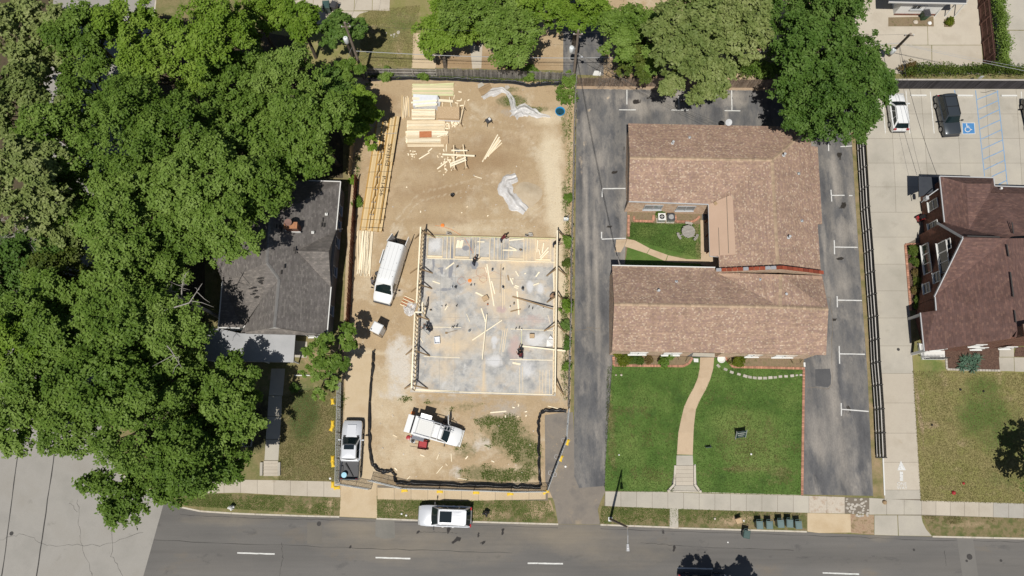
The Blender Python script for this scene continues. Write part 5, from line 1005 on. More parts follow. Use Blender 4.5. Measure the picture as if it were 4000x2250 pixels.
picket_fence('board_fence', 'dark board fence with pale cap behind the concrete parking bays', [(3380,346),(3800,347),(4180,349)], 2.0, K['darkwood'], K['darkwood'], cap=K['railgrey'], jit=.008)
picket_fence('board_fence', 'brown board fence between the two top right drives', [(3815,-30),(3828,100),(3843,244),(3842,292)], 2.1, K['brownfence'], K['brownfence'], side=-1, jit=.01)
picket_fence('driveway_fence', 'long weathered fence seen edge-on between dirt lot and driveway', [(2246,322),(2240,520),(2234,800),(2228,1000),(2227,1200),(2220,1420),(2217,1590)], 1.7, K['railgrey'], K['greywood'], w=.14, jit=.05)
picket_fence('side_fence', 'dark wooden fence with posts beside the shaded back yard', [(1386,500),(1372,704)], 1.7, K['brace'], K['truss'], side=1)
picket_fence('side_fence', 'dark red wooden fence beside the grey house', [(1397,706),(1382,950),(1364,1280)], 1.75, K['redwood'], K['redwood'], side=1)
# black iron fence
FB = [(3338,440),(3343,515),(3347,596),(3352,676),(3357,753),(3361,832),(3368,916),(3374,996),(3379,1078),(3385,1163),(3391,1248),(3396,1336),(3400,1423),(3407,1510),(3413,1602),(3417,1693),(3421,1788)]
IFc = empty('iron_fence', P(*FB[0]), 0, 'long black metal fence with pale rails beside the one-way lane', 'fence'); o0 = P(*FB[0]); hh = 2.15
q = [P(*p)-o0 for p in FB]
for p in q: board('post', (p.x, p.y, -.05), (p.x, p.y, hh+.08), .08, .08, K['iron'], IFc)
for a, b in zip(q[:-1], q[1:]):
    u = (b-a).normalized(); n = Vector((u.y, -u.x, 0)); L = (b-a).length; m_ = MB(); k = int(L/.095)
    for i in range(k): p = a+u*(i+.5)*L/k; m_.box(p.x-.012, p.x+.012, p.y-.044, p.y+.044, .05, hh)
    o = m_.build('picket_panel', K['iron'], IFc)
    for z, t in ((.45,.05),(1.05,.055),(1.65,.05)): board('rail', a+u*.08+n*.07+Vector((0,0,z)), b-u*.08+n*.07+Vector((0,0,z)), .085, t, K['ironrail'], IFc)
    board('post_rail', b+n*.06+Vector((0,0,.1)), b+n*.06+Vector((0,0,hh)), .03, .03, K['ironrail'], IFc)
# silt fence
def silt(label, pts, h=.42, seed=1, lean=.0):
    g = random.Random(seed); pl = wavy(pts, 1.5, 6); q = [P(*p) for p in pl]; o0 = q[0]; V = []; Fc = []
    for i, p in enumerate(q):
        d = (q[min(i+1, len(q)-1)]-q[max(i-1, 0)]).normalized(); n = Vector((-d.y, d.x, 0)); k = g.uniform(-.10, .10)+lean; hz = h*g.uniform(.75, 1.1); t = .05
        p = p-o0; V += [p-n*.22+Vector((0,0,.03)), p-n*t+Vector((0,0,hz*.35)), p-n*(t-k)+Vector((0,0,hz)), p+n*(t+k)+Vector((0,0,hz*.97)), p+n*t+Vector((0,0,.0))]
    for i in range(len(q)-1):
        for k in range(4): Fc.append((5*i+k, 5*i+5+k, 5*i+6+k, 5*i+1+k))
    T = empty('silt_fence', o0, 0, label, 'fence'); mob('fabric', V, Fc, K['silt'], T, 180)
    s = 0
    for i in range(0, len(q), 5): p = q[i]-o0; board('stake', (p.x, p.y, -.1), (p.x, p.y, h+.12), .04, .04, K['brace'], T)
silt('black silt fence along the back of the dirt lot', [(1440,312),(1500,308),(1650,305),(1790,312),(1900,318),(2000,322),(2070,335),(2130,328),(2195,327)], .5, 1)
silt('black silt fence down the left of the front dirt lot', [(1462,1370),(1460,1420),(1452,1500),(1446,1640),(1447,1740),(1455,1810),(1475,1832),(1500,1842),(1530,1836),(1545,1852),(1547,1884)], .38, 2)
silt('black silt fence along the front edge of the dirt lot', [(1549,1884),(1620,1888),(1800,1894),(2000,1900),(2112,1903)], .55, 3)
silt('black silt fence turning round the front right corner', [(2110,1898),(2104,1850),(2103,1750),(2101,1650),(2108,1614),(2130,1601),(2213,1604)], .42, 4)
# temporary chain-link panels
def linkpanel(label, a, b, h=1.85, z0=.12, scrim=False):
    A = P(*a); B_ = P(*b); L = (B_-A).length; T = empty('temporary_fence', A, math.atan2(B_.y-A.y, B_.x-A.x), label, 'fence panel', 'temporary chain-link fence panels round the lot'); m_ = MB()
    r = .024; m_.tube([(0,0,z0),(L,0,z0)], r, 6); m_.tube([(0,0,h),(L,0,h)], r, 6); m_.tube([(0,0,0),(0,0,h)], r, 6); m_.tube([(L,0,0),(L,0,h)], r, 6); m_.tube([(L/2,0,z0),(L/2,0,h)], r*.8, 6); m_.tube([(0,0,(h+z0)/2),(L,0,(h+z0)/2)], r*.8, 6); m_.build('frame', K['steel'], T)
    m_ = MB(); s = .09; n = int((L+h)/s)
    for i in range(n):
        x = i*s; z1 = min(h, z0+x); x0 = max(0, x-(h-z0)); x1 = min(L, x)
        if x1 > x0:
            m_.bar((x0, 0, z0+(x-x0)), (x1, 0, z0+(x-x1)), .006); m_.bar((L-x0, 0, z0+(x-x0)), (L-x1, 0, z0+(x-x1)), .006)
    o = m_.build('mesh_infill', K['steel'], T); o['kind'] = 'stuff'; return T
def foot(px, py, rz=0):
    c = P(px, py, .03); m_ = MB(); a, b = .42, .2; pts = []
    for k in range(25):
        t = 2*math.pi*k/24; pts.append((a*abs(math.cos(t))**.5*math.copysign(1, math.cos(t)), b*abs(math.sin(t))**.5*math.copysign(1, math.sin(t)), 0))
    m_.tube(pts, .02, 6, cap=False); o = m_.build('metal_loop_stand', K['alum']); o.location = c; o.rotation_euler = (0, 0, rz); return o
for i, (a, b) in enumerate((((1333,1495),(1331,1592)), ((1331,1594),(1329,1690)), ((1329,1692),(1327,1790)), ((1327,1792),(1325,1886)))):
    linkpanel(('chain-link panel nearest the small driveway tree', 'chain-link panel above the silver pickup', 'chain-link panel beside the cab of the pickup', 'chain-link panel beside the bed of the pickup')[i], a, b)
for i, (a, b) in enumerate((((1328,1890),(1450,1910)), ((1450,1876),(1572,1906)), ((1575,1907),(1714,1911)), ((1716,1911),(1851,1915)), ((1853,1915),(1994,1920)), ((1996,1921),(2132,1919)))):
    linkpanel(('open gate panel behind the pickup tailgate', 'open gate panel right of the pickup', 'chain-link panel right of the open gate', 'chain-link panel in the middle of the front fence', 'chain-link panel above the hydrant', 'chain-link panel at the right end of the front fence')[i], a, b)
for i, (a, b) in enumerate((((2136,1914),(2160,1848)), ((2161,1846),(2184,1786)), ((2185,1784),(2209,1722)), ((2210,1720),(2219,1600)))):
    linkpanel(('chain-link panel slanting up from the front right corner', 'second slanting chain-link panel from the corner', 'third slanting chain-link panel, with yellow bag', 'chain-link panel joining the long driveway fence')[i], a, b)
for k, (px, py, rz) in enumerate(((2210,1720,0),(2182,1787,-.35),(2158,1850,-.35),(1322,1660,1.57),(1322,1800,1.57),(1310,1567,1.57))):
    tag(foot(px, py, rz), ('metal fence foot loop at the bend of the right fence','metal fence foot loop in the middle of the slanting fence','metal fence foot loop nearest the front right corner','metal fence foot loop beside the pickup hood','metal fence foot loop beside the pickup bed','metal fence foot loop nearest the small driveway tree')[k], 'fence foot')
def sandbag(label, px, py, rz, l=.62, w_=.34):
    g = random.Random(int(px+py)); V = []; Fc = []; nx, ny = 9, 6
    for j in range(ny+1):
        for i in range(nx+1):
            u, v = i/nx*2-1, j/ny*2-1; e = 1-.12*math.cos(u*1.5)*v*v; z = .16*max(0, (1-u**4)*(1-v**4))**.6+g.uniform(-.012, .012); V.append((u*l/2*(1+.06*v*v), v*w_/2*(1-.12*math.cos(u*3.1)), max(.0, z)))
    for j in range(ny):
        for i in range(nx): a = j*(nx+1)+i; Fc.append((a, a+1, a+nx+2, a+nx+1))
    o = mob('sandbag', V, Fc, K['yellow'], None, 180); o.location = P(px, py, .03); o.rotation_euler = (0, 0, rz); return tag(o, label, 'sandbag', 'yellow sandbags on the fence feet')
for lb, px, py, rz in (('yellow sandbag nearest the small driveway tree',1299,1568,1.7),('yellow sandbag on grass level with the pickup hood, upper',1299,1654,1.6),('yellow sandbag on grass level with the pickup hood, lower',1296,1672,1.2),('yellow sandbag on grass level with the pickup bed, upper',1299,1792,1.6),('yellow sandbag on grass level with the pickup bed, lower',1300,1812,1.8),('yellow sandbag on the sidewalk at the gate corner, left',1300,1893,1.6),('yellow sandbag on the sidewalk at the gate corner, right',1316,1905,.1),('first yellow sandbag right of the open gate',1580,1915,.1),('second yellow sandbag right of the open gate',1718,1919,0),('third yellow sandbag right of the open gate',1860,1923,0),('fourth yellow sandbag right of the open gate',1993,1928,.1),('yellow sandbag at the front right fence corner',2132,1921,.4),('yellow sandbag at the bend of the right fence',2217,1727,1.2),('yellow sandbag in the middle of the slanting fence',2191,1790,1.2)):
    sandbag(lb, px, py, rz)
# ------------------------------------------------------------------ slab and framing
ZS = .14
slab = quadgrid('foundation_slab', (1660,914), (2180,930), (2170,1547), (1602,1532), ZS, .2, K['slab'], {
 'sandy': [(1760,1230,40,.5,60),(1900,1060,90,.6,60),(1960,1160,120,.75,100),(1820,1340,120,.55,60),(1730,1440,60,.5,50),(1890,1480,8,1,90),(2120,960,60,1.,60),(2060,1010,80,.8,40),(1860,1110,60,.5,40),(1760,1360,80,.5,40),(2000,1040,60,.7,40),(2130,1020,50,.5,30),(1700,1320,40,.45,60)],
 'wet': [(1697,975,7,1.2,14),(1694,1030,8,1.2,35),(1720,1050,10,1.1,6),(1726,1060,8,1.2,22),(1765,1000,8,1.1,60),(1760,1060,9,1.1,40),(1845,960,12,1.1,50),(1852,1035,20,1.1,25),(1820,970,20,.8,15),(1740,1132,60,.9,8)],
 'red': [(1960,1210,24,1.1,20),(2080,1250,90,.5,30),(2010,1360,30,.8,60)], 'white': [(1930,1410,40,.9,30),(2090,1330,60,.8,40),(2060,1440,40,.7,60),(2070,1120,16,1.2,30),(2110,1130,18,1.,25),(1700,960,40,.8,40),(1930,1330,16,1,20),(1930,1355,10,1,12)]})
tag(slab, 'new concrete foundation slab with stains in the dirt lot', 'slab')
sd = MB(); q = [P(1660,914,ZS), P(2180,930,ZS), P(2170,1547,ZS), P(1602,1532,ZS)]
sd.add([v-Vector((0,0,.001)) for v in q]+[Vector((v.x, v.y, -.1)) for v in q], [(1,0,4,5),(2,1,5,6),(3,2,6,7),(0,3,7,4)]); sd.build('slab_edge', K['concg'], slab)
for a, b in (((1723,916),(1716,1536)), ((1780,918),(1776,1538)), ((1962,924),(1952,1542)), ((1632,1080),(2176,1095)), ((1620,1236),(2174,1250)), ((1610,1400),(2170,1414))):
    strip('control_joint', wavy([a, b], .25, 6), .02, M('joint_line', (.27,.26,.245)) if 'joint_line' not in bpy.data.materials else bpy.data.materials['joint_line'], ZS+.003, slab)
HW = 2.75
def studwall(label, a, b, mat=None, gap=.42, openings=(), lone=False, off=0):
    """raised stud wall whose top plate runs between pixel points at height HW"""
    A, B_ = P(*a, HW), P(*b, HW); T = empty('stud_wall', (A.x, A.y, ZS), 0, label, 'wall frame'); d = B_-A; L = d.length; u = d.normalized(); o = Vector((A.x, A.y, ZS)); mat = mat or K['pine']
    def pt(t, z): return Vector((u.x*t, u.y*t, z-ZS))
    n = max(1, round(L/4.2))
    for k in range(n):
        board('top_plate', pt(L*k/n, HW-.02), pt(L*(k+1)/n-.01, HW-.02), .14, .04, K['pine2'], T); board('top_plate', pt(max(0, L*k/n-.4), HW-.062), pt(L*(k+1)/n-.41 if k < n-1 else L, HW-.062), .138, .04, mat, T)
    board('bottom_plate', pt(0, ZS+.02), pt(L, ZS+.02), .14, .04, mat, T)
    m = int(L/gap)
    for k in range(m+1): t = min(L-.02, max(.02, k*L/m)); board('stud', pt(t, ZS+.04), pt(t, HW-.085), .04, .14, mat, T) if abs(u.y) > abs(u.x) else board('stud', pt(t, ZS+.04), pt(t, HW-.085), .14, .04, mat, T)
    for t0, t1, z0, z1 in openings:
        for z in (z0, z1): board('header', pt(t0, z), pt(t1, z), .13, .2, mat, T)
    return T
studwall('raised stud wall along the west edge of slab, north part', (1643,886), (1627,1183), openings=((4.0,5.2,2.35,.9),(5.6,6.8,2.35,.9)))
studwall('short raised stud wall at the jog of the west edge', (1650,1180), (1649,1217)); studwall('short crosswise stud wall closing the west jog', (1622,1219), (1649,1220)); studwall('raised stud wall along the west edge of slab, south part', (1620,1219), (1607,1517), openings=((4.2,5.0,2.3,.5),))
studwall('raised stud wall along the east edge of slab', (2177,899), (2168,1532))
def slope(label, pairs, mat, cat='brace', grp=None):
    for a, b in pairs: tag(board('wall_brace', P(*a), P(*b), .14, .045, mat), label, cat, grp)
slope('diagonal brace board standing outside the west stud wall', [((1620,933,.03),(1645,905,1.7)), ((1602,1067,.03),(1634,1045,1.7)), ((1606,1140,.03),(1633,1120,1.7)), ((1585,1386,.03),(1618,1362,1.7)), ((1580,1519,.03),(1613,1500,1.6))], K['brace'], grp='outer braces of the west wall')
slope('diagonal brace board leaning inside the west stud wall', [((1702,929,ZS+.03),(1648,900,1.9)), ((1690,1067,ZS+.03),(1640,1050,1.9)), ((1688,1127,ZS+.03),(1638,1112,1.9)), ((1680,1390,ZS+.03),(1622,1370,1.9)), ((1672,1518,ZS+.03),(1614,1505,1.7)), ((1677,1250,ZS+.03),(1627,1232,1.8))], K['brace'], grp='inner braces of the west wall')
slope('diagonal brace board leaning inside the east stud wall', [((2135,1078,ZS+.03),(2170,1052,1.8)), ((2136,1181,ZS+.03),(2168,1160,1.8)), ((2125,1293,ZS+.03),(2166,1271,1.8))], K['brace'], grp='inner braces of the east wall')
slope('diagonal brace board outside the east stud wall', [((2214,935,.03),(2182,905,1.7)), ((2216,1079,.03),(2180,1050,1.7)), ((2204,1175,.03),(2178,1150,1.7)), ((2206,1298,.03),(2176,1268,1.7)), ((2202,1543,.03),(2172,1500,1.7))], K['brace'], grp='outer braces of the east wall')
slope('long diagonal prop from the slab to the east stud wall', [((2001,1158,ZS+.03),(2160,1207,1.1))], K['brace']); slope('long plank laid through the east stud wall', [((2041,1352,ZS+.05),(2209,1371,.75))], K['pine2'])
# wall framed flat on the slab
fw = empty('flat_framed_wall', P(1672,965,ZS), 0, 'stud wall framed lying flat along the north end of slab', 'wall frame'); o0 = P(1672,965,ZS)
def fb(n, a, b, w_, h_, mat, z): board(n, P(*a, ZS+z)-o0, P(*b, ZS+z)-o0, w_, h_, mat, fw)
for x0, x1 in ((1669,1840),(1840,2010),(2010,2168)): f0 = lambda x: 1009+(x-1672)*.0303; fb('bottom_plate', (x0, f0(x0)), (x1-.5, f0(x1)), .07, .14, K['pine2'], .07); g0 = lambda x: 921+(x-1672)*.0215; fb('top_plate', (x0, g0(x0)), (x1-.5, g0(x1)), .04, .14, K['pineg'], .07)
for xt, xb in ((1670,1666),(1674,1669),(1732,1728),(1748,1745),(1762,1759),(1776,1772),(1780,1776),(1836,1833),(1847,1844),(1852,1849),(1860,1857),(1875,1871),(1915,1912),(1932,1930),(1946,1944),(1961,1958),(1970,1966),(1990,1986),(2047,2046),(2060,2058),(2073,2071),(2094,2091),(2152,2151),(2168,2168)):
    fb('stud', (xt, 922+(xt-1672)*.0215), (xb, 1008+(xb-1672)*.0303), .04 if R.random() < .7 else .08, .13, K['pine'], .066)
for x0, x1 in ((1670,1728),(1777,1832),(1873,1911),(1988,2045),(2093,2150)): fb('header', (x0, 1002+(x0-1672)*.0303), (x1, 1002+(x1-1672)*.0303), .22, .12, K['pine'], .075); fb('sill_plate', (x0, 927+(x0-1672)*.0215), (x1, 927+(x1-1672)*.0215), .04, .12, K['pine'], .07)
# plates laid on the slab
PL = [((1622,1521),(1793,1530),.12,'pine2','double floor plate along the south edge of slab'), ((1622,1526),(2165,1542),.09,'pine2','long floor plate along the south edge of slab'), ((1650,917),(2178,930),.09,'brace','dark floor plate along the north edge of slab'), ((1672,1277),(1802,1279),.06,'pine2','floor plate beside the step ladder'), ((1655,1392),(1796,1397),.06,'pine2','floor plate left of the long beam end'), ((1995,1285),(2165,1291),.06,'pine2','upper floor plate at the right of slab'), ((2037,1288),(2036,1402),.05,'pineg','crosswise floor plate joining the two right floor plates'), ((1992,1404),(2165,1407),.06,'pine2','lower floor plate at the right of slab'), ((2165,940),(2160,1545),.09,'pine','floor plate under the east stud wall')]
for a, b, w_, mt, lb in PL: tag(board('floor_plate', P(*a, ZS+.025), P(*b, ZS+.025), w_, .045, K[mt]), lb, 'board')
for x0, x1 in ((2109,2108),(2121,2118),(2133,2132),(2147,2147),(2160,2158)): tag(board('lumber_board', P(x0,1445,ZS+.03), P(x1,1538,ZS+.03), .04, .05, K['pine']), 'thin stud laid in the row at the south-east corner of slab', 'board', 'row of studs at the slab corner')
for x0, x1 in ((2030,2030),(2041,2043)): tag(board('lumber_board', P(x0,1432,ZS+.03), P(x1,1538,ZS+.03), .04, .05, K['pine']), 'long stud of the pair laid left of the corner row', 'board', 'pair of studs left of the corner row')
for x0, x1 in ((1966,1952),(1973,1962),(1982,1967)): tag(board('lumber_board', P(x0,1283,ZS+.03), P(x1,1375,ZS+.03), .055, .05, K['pine']), 'one of three parallel boards right of the long beam', 'board', 'three parallel boards on the slab')
for x0, y0, x1, y1 in ((1957,1032,1953,1145),(1966,1028,1963,1207),(1973,1028,1971,1190)): tag(board('lumber_board', P(x0,y0,ZS+.03), P(x1,y1,ZS+.03), .05, .05, K['pine'] if x0 > 1960 else K['brace']), 'long narrow board running down from the flat framed wall', 'board', 'long boards below the flat wall')
tag(board('white_beam', P(1902,1229,ZS+.19), P(1884,1404,ZS+.19), .1, .36, K['pine2']), 'long bright beam standing on edge in the middle of slab', 'beam')
LB = [(1741,1051,1774,1026,.14),(1865,944,1893,945,.1),(1990,939,2047,933,.14),(1990,964,2017,975,.14),(1964,977,2019,978,.14),(2101,938,2097,986,.12),(2104,973,2111,999,.12),(2124,949,2118,989,.12),(2143,966,2109,1007,.12),(2143,980,2108,1016,.12),(1902,1032,1930,1196,.12),(1896,1044,1902,1066,.12),(1920,1098,1933,1148,.12),(2014,1059,2026,1079,.13),(2107,1062,2093,1081,.13),(1983,1074,1988,1096,.13),(1993,1087,2004,1111,.12),(1999,1089,2007,1089,.12),(2012,1115,2026,1120,.14),(2007,1120,2024,1127,.14),(2083,1114,2106,1106,.13),(2020,1138,2027,1229,.14),(1994,1217,2034,1207,.12),(1858,1142,1906,1166,.16),(1880,1204,1897,1257,.13),(1845,1329,1961,1251,.1),(2002,1417,2033,1423,.2),(2048,1070,2055,1067,.1),(1719,1108,1690,1098,.1),(1738,1212,1749,1194,.1),(2160,1060,2164,1140,.08),(1822,1226,1835,1256,.06),(2140,1230,2150,1265,.05),(1641,1320,1652,1338,.07),(2203,1325,2195,1400,.05)]
for i, (a, b, c, d, w_) in enumerate(LB):
    L = math.hypot(c-a, d-b); where = 'near the flat framed wall' if b < 1015 else ('on the upper part of slab' if b < 1130 else ('in the middle of slab' if b < 1280 else 'on the lower part of slab'))
    tag(board('lumber_board', P(a, b, ZS+.035+(.15 if b < 1010 and 1980 < a < 2150 else 0)), P(c, d, ZS+.035+(.15 if b < 1010 and 1980 < a < 2150 else 0)), w_, .05, K['pine2'] if i != 15 and i != 22 else K['brace']), ('short ' if L < 45 else 'long ')+'loose pale board lying '+where, 'board', 'loose boards '+where)
for k in range(5): tag(board('lumber_board', P(1783+k*5,968,ZS+.05), P(1789+k*5,940+R.uniform(-3,3),ZS+.05+.02*(k % 2)), .13, .05, K['pine2']), 'short board in the small heap beside the worker shadow stain', 'board', 'small heap of short boards')
# plumbing stubs and small stuff on the slab
for i, (px, py, h) in enumerate(((1766,1125,.5),(1778,1124,.45),(1782,1126,.55),(1725,1200,.35),(1741,1196,.4),(1784,1197,.45),(1764,1284,.55),(1772,1280,.5),(1785,1278,.7),(1992,1202,.4),(2066,1202,.4),(2080,1207,.4),(2121,1207,.4),(2015,1286,.4),(2028,1284,.5),(2037,1290,.4),(1965,1055,.5),(1840,1116,.4),(1852,1117,.5))):
    m_ = MB(); m_.lathe([(.045,0),(.045,h),(.06,h),(.06,h+.08),(.01,h+.09)], 8); o = m_.build('pipe_stub', K['black'] if i % 3 else K['alum']); o.location = P(px, py, ZS); tag(o, 'short plumbing pipe stub standing up from the slab', 'pipe', 'plumbing stubs in the slab')
def lump(name, label, cat, px, py, z, s, mats, seed, tall=.3):
    """small site tool: motor body, handle, base plate"""
    g = random.Random(seed); T = empty(name, P(px, py, z), g.uniform(0, 6.28), label, cat); m_ = MB(); m_.box(-s,s,-s*.6,s*.6,0,.03); m_.build('base', K['steel'], T); m_ = MB(); m_.lathe([(s*.5,.03),(s*.6,tall*.5),(s*.45,tall*.8),(.01,tall*.85)], 10); m_.build('body', mats[0], T, 40); m_ = MB(); m_.tube([(-s*.9,0,tall*.3),(-s*.5,0,tall),(s*.5,0,tall),(s*.9,0,tall*.4)], .025, 6); m_.build('handle', mats[1], T); return T
lump('nail_gun','dark nail gun with hose below the flat framed wall, left','tool',1787,1042,ZS,.2,(K['black'],K['brace']),1); lump('nail_gun','dark nail gun inside the flat framed wall','tool',2034,977,ZS,.2,(K['brace'],K['black']),2); lump('saw','orange tool on the slab left of the long board','tool',1905,1190,ZS,.16,(K['orange'],K['black']),3); lump('saw','brown tool right of the long board','tool',2008,1186,ZS,.16,(K['brace'],K['black']),4); lump('power_tool','dark tool on the slab below the pipe stubs','tool',1834,1292,ZS,.2,(K['black'],K['steel']),5); lump('power_tool','dark tripod tool beside the pale stain','tool',2042,1128,ZS,.25,(K['black'],K['black']),6,.5); lump('power_tool','dark tools beside the long narrow boards','tool',1966,1122,ZS,.22,(K['black'],K['black']),7); lump('power_tool','dark tool with red hose right of the flat wall','tool',1924,1053,ZS,.2,(K['pdark'],K['black']),8); lump('power_tool','small dark tool on the left of slab','tool',1683,1212,ZS,.14,(K['brace'],K['black']),9)
for lb, px, py, rz, s in (('small wooden box with dark shadow in the middle of slab',1896,1167,.5,.3),('small wooden box at the right part of slab',2078,1314,0,.25)):
    m_ = MB(); m_.box(-s,s,-s*.8,s*.8,0,.4); o = m_.build('wooden_box', K['osb']); o.location = P(px, py, ZS); o.rotation_euler = (0,0,rz); tag(o, lb, 'box')
T = empty('white_crate', P(1708,1330,ZS), .1, 'white plastic crate on the left of slab', 'crate')
for a in ((-.3,-.25,-.36,.36),(.25,.3,-.36,.36),(-.25,.25,-.36,-.3),(-.25,.25,.3,.36)): m_ = MB(); m_.box(*a,0,.3); m_.build('side', K['wrap'], T)
m_ = MB(); m_.box(-.25,.25,-.3,.3,0,.04); m_.build('bottom', K['wrap'], T)
tag(sheet('paper_plan', [P(2136,1327,ZS+.02), P(2163,1328,ZS+.02), P(2161,1350,ZS+.35), P(2135,1354,ZS+.02)], K['trash'], None, None, .01), 'white plan sheet lying beside the east stud wall', 'paper'); tag(sheet('paper_plan', [P(2142,1322,ZS+.05), P(2150,1310,ZS+.5), P(2163,1325,ZS+.05)], K['wrap'], None, None, .01), 'folded white sheet above the white plan sheet', 'paper')
m_ = MB(); m_.tube([(-.55,-.15,.05),(.55,.15,.05)], .02, 6); m_.box(-.75,-.5,-.25,-.05,.0,.06); o = m_.build('shovel', K['brace']); o.location = P(1767,1295,ZS); tag(o, 'long handled shovel lying on the left of slab', 'shovel')
# air hoses
def coil(px, py, r, turns, seed, z=ZS+.02):
    g = random.Random(seed); return [P(px, py, z)+Vector((math.cos(t)*r*g.uniform(.7,1.2), math.sin(t)*r*g.uniform(.7,1.2), .0)) for t in np.linspace(0, 6.28*turns, int(12*turns))]
m_ = MB(); m_.tube(coil(1803,1096,.45,2,1)+coil(1880,1062,.55,2,2)+coil(1888,1090,.4,2,3)+[P(1900,1080,ZS+.02),P(1930,1060,ZS+.02),P(1960,1075,ZS+.02),P(1976,1084,ZS+.02)], .009, 5); tag(m_.build('air_hose', M('hose_red', (.45,.24,.17))), 'thin red air hose looped across the upper slab', 'hose')
m_ = MB(); m_.tube([P(1700,880,.03),P(1729,885,.03),P(1760,895,.03),P(1800,918,.05),P(1815,930,ZS+.02),P(1850,990,ZS+.02)], .014, 5); tag(m_.build('extension_cord', K['orange']), 'orange cord running from the dirt to the flat framed wall', 'cord')
for px, py in ((1835,1097),(1729,881)): m_ = MB(); m_.lathe([(.12,0),(.2,.03),(.2,.09),(.1,.11)], 14); o = m_.build('cord_reel', K['orange']); o.location = P(px, py, ZS if px > 1800 else .02); tag(o, 'orange cord reel on the slab' if px > 1800 else 'orange cord coil on the dirt above the slab', 'cord reel')
for lb, px, py in (('concrete block heap at the north slab edge, left',1758,912),('concrete block heap at the north slab edge, right',2066,919)):
    T = empty('block_heap', P(px, py), 0, lb, 'blocks')
    for k in range(5): m_ = MB(); m_.box(-.2,.2,-.1,.1,0,.18); o = m_.build('block', K['stonepc'], T); o.location = (R.uniform(-.3,.3), R.uniform(-.12,.12), .18*(k//3)); o.rotation_euler = (0,0,R.uniform(-.3,.3))
# ---- lumber stacks
ORD = ('first','second','third','fourth','fifth','sixth','seventh','eighth','ninth','tenth','eleventh','twelfth','thirteenth')
def stack(label, grp, x0, x1, y0, y1, n, layers, w_, mats, seed, jx=6, z0=.05, th=.04, slant=0.0):
    g = random.Random(seed)
    for l in range(layers):
        for i in range(n):
            y = y0+(y1-y0)*(i+.5)/n; a = g.uniform(-jx, jx); b = g.uniform(-jx, jx); s = slant+g.uniform(-.5, .5)
            tag(board('lumber_board', P(x0+a, y+s, z0+l*th+th/2), P(x1+b, y-s+g.uniform(-1, 1), z0+l*th+th/2), w_, th*.96, mats[g.randrange(len(mats))]), (label if l < layers-1 else ORD[i]+' board from the top on the upper face of '+grp) if n > 2 else label, 'board', grp)
stack('greenish treated board in the topmost stack below the silt fence', 'the greenish treated stack', 1612,1770,328,373,13,2,.13,(K['pineg'],K['pineg'],K['pine']),1,3); tag(board('lumber_board', P(1680,330,.16), P(1773,325,.2), .1, .04, K['pineg']), 'greenish board slanting over the treated stack', 'board')
m_ = MB(); a, b = P(1617,381,0), P(1708,384,0); c = P(1712,428,0); mob('wrapped', [], [], K['wrap']); bpy.data.objects.remove(bpy.data.objects['wrapped'])
wr = empty('wrapped_lumber', P(1662,404), 0, 'lumber stack under white wrap in the upper lot', 'lumber stack'); o0 = P(1662,404)
pts = [P(1617,381)-o0, P(1711,385)-o0, P(1706,428)-o0, P(1616,426)-o0]; m_ = MB(); m_.add([Vector((p.x,p.y,.05)) for p in pts]+[Vector((p.x*.99,p.y*.98,.8)) for p in pts], BOXF); m_.build('wrap_cover', K['wrap'], wr)
m_ = MB(); m_.add([P(1711,384)-o0+Vector((0,0,.78)), P(1722,400)-o0+Vector((0,0,.25)), P(1714,440)-o0+Vector((0,0,.1)), P(1704,436)-o0+Vector((0,0,.6))], [(0,3,2,1)]); m_.build('wrap_flap', K['wrap'], wr)
for lb, a, b, w_ in (('pale board resting on the white wrap, upper',(1606,401,.86),(1708,393,.86),.2),('pale board resting on the white wrap, lower',(1622,415,.86),(1708,407,.86),.24),('pale board sticking out right of the white wrap',(1610,384,.9),(1770,396,.2),.3),('thin board crossing the end of the projecting board',(1755,379,.3),(1763,417,.3),.08)): tag(board('lumber_board', P(*a), P(*b), w_, .05, K['pine2']), lb, 'board')
stack('pale board in the stack below the white wrap', 'the lumber stack below the wrap', 1610,1699,428,466,7,8,.22,(K['pine2'],K['pine']),2,2)
ob_ = empty('strand_board_stack', P(1755,454), 0, 'stack of tan sheathing panels beside the lumber', 'panel stack'); o0 = P(1755,454)
for k in range(10):
    p = [P(1712,429)-o0, P(1797,430)-o0, P(1797,477)-o0, P(1712,474)-o0]; j = Vector((R.uniform(-.02,.02), R.uniform(-.02,.02), 0)); m_ = MB(); m_.add([Vector((v.x,v.y,.08+k*.075))+j for v in p]+[Vector((v.x,v.y,.08+k*.075+.07))+j for v in p], BOXF); m_.build('panel', K['osb'] if k > 3 else K['wrap'], ob_)
for x in (1729,1787): tag(board('lumber_board', P(x,400,.05), P(x-2,432,.05), .09, .05, K['pine']), 'bearer board under the sheathing panel stack', 'board', 'bearers under the panels')
stack('tan board in the wide stack under the panels', 'the wide tan lumber stack', 1592,1736,472,511,8,6,.2,(K['pine'],K['pine'],K['pine2']),3,3); stack('bright board in the lowest wide stack', 'the lowest bright lumber stack', 1588,1748,513,559,9,7,.2,(K['pine2'],K['pine2'],K['pine']),4,4)
stack('thin board lying below the lowest stack', 'thin boards below the stack', 1590,1732,563,574,2,1,.08,(K['pine2'],),5,3,.02)
tag(sheet('stained_panel', [P(1638,513,.37), P(1686,512,.37), P(1686,536,.37), P(1638,537,.37)], K['orangepanel'], None, None, .03), 'orange-brown stained panel lying on the lowest lumber stack', 'panel'); tag(board('lumber_board', P(1708,535,.42), P(1738,524,.45), .14, .05, K['pine2']), 'board askew on the lowest lumber stack', 'board'); tag(sheet('tan_panel', [P(1721,536,.36), P(1750,530,.36), P(1751,560,.36), P(1722,560,.36)], K['osb'], None, None, .02), 'small tan panel on the right end of the lowest stack', 'panel')
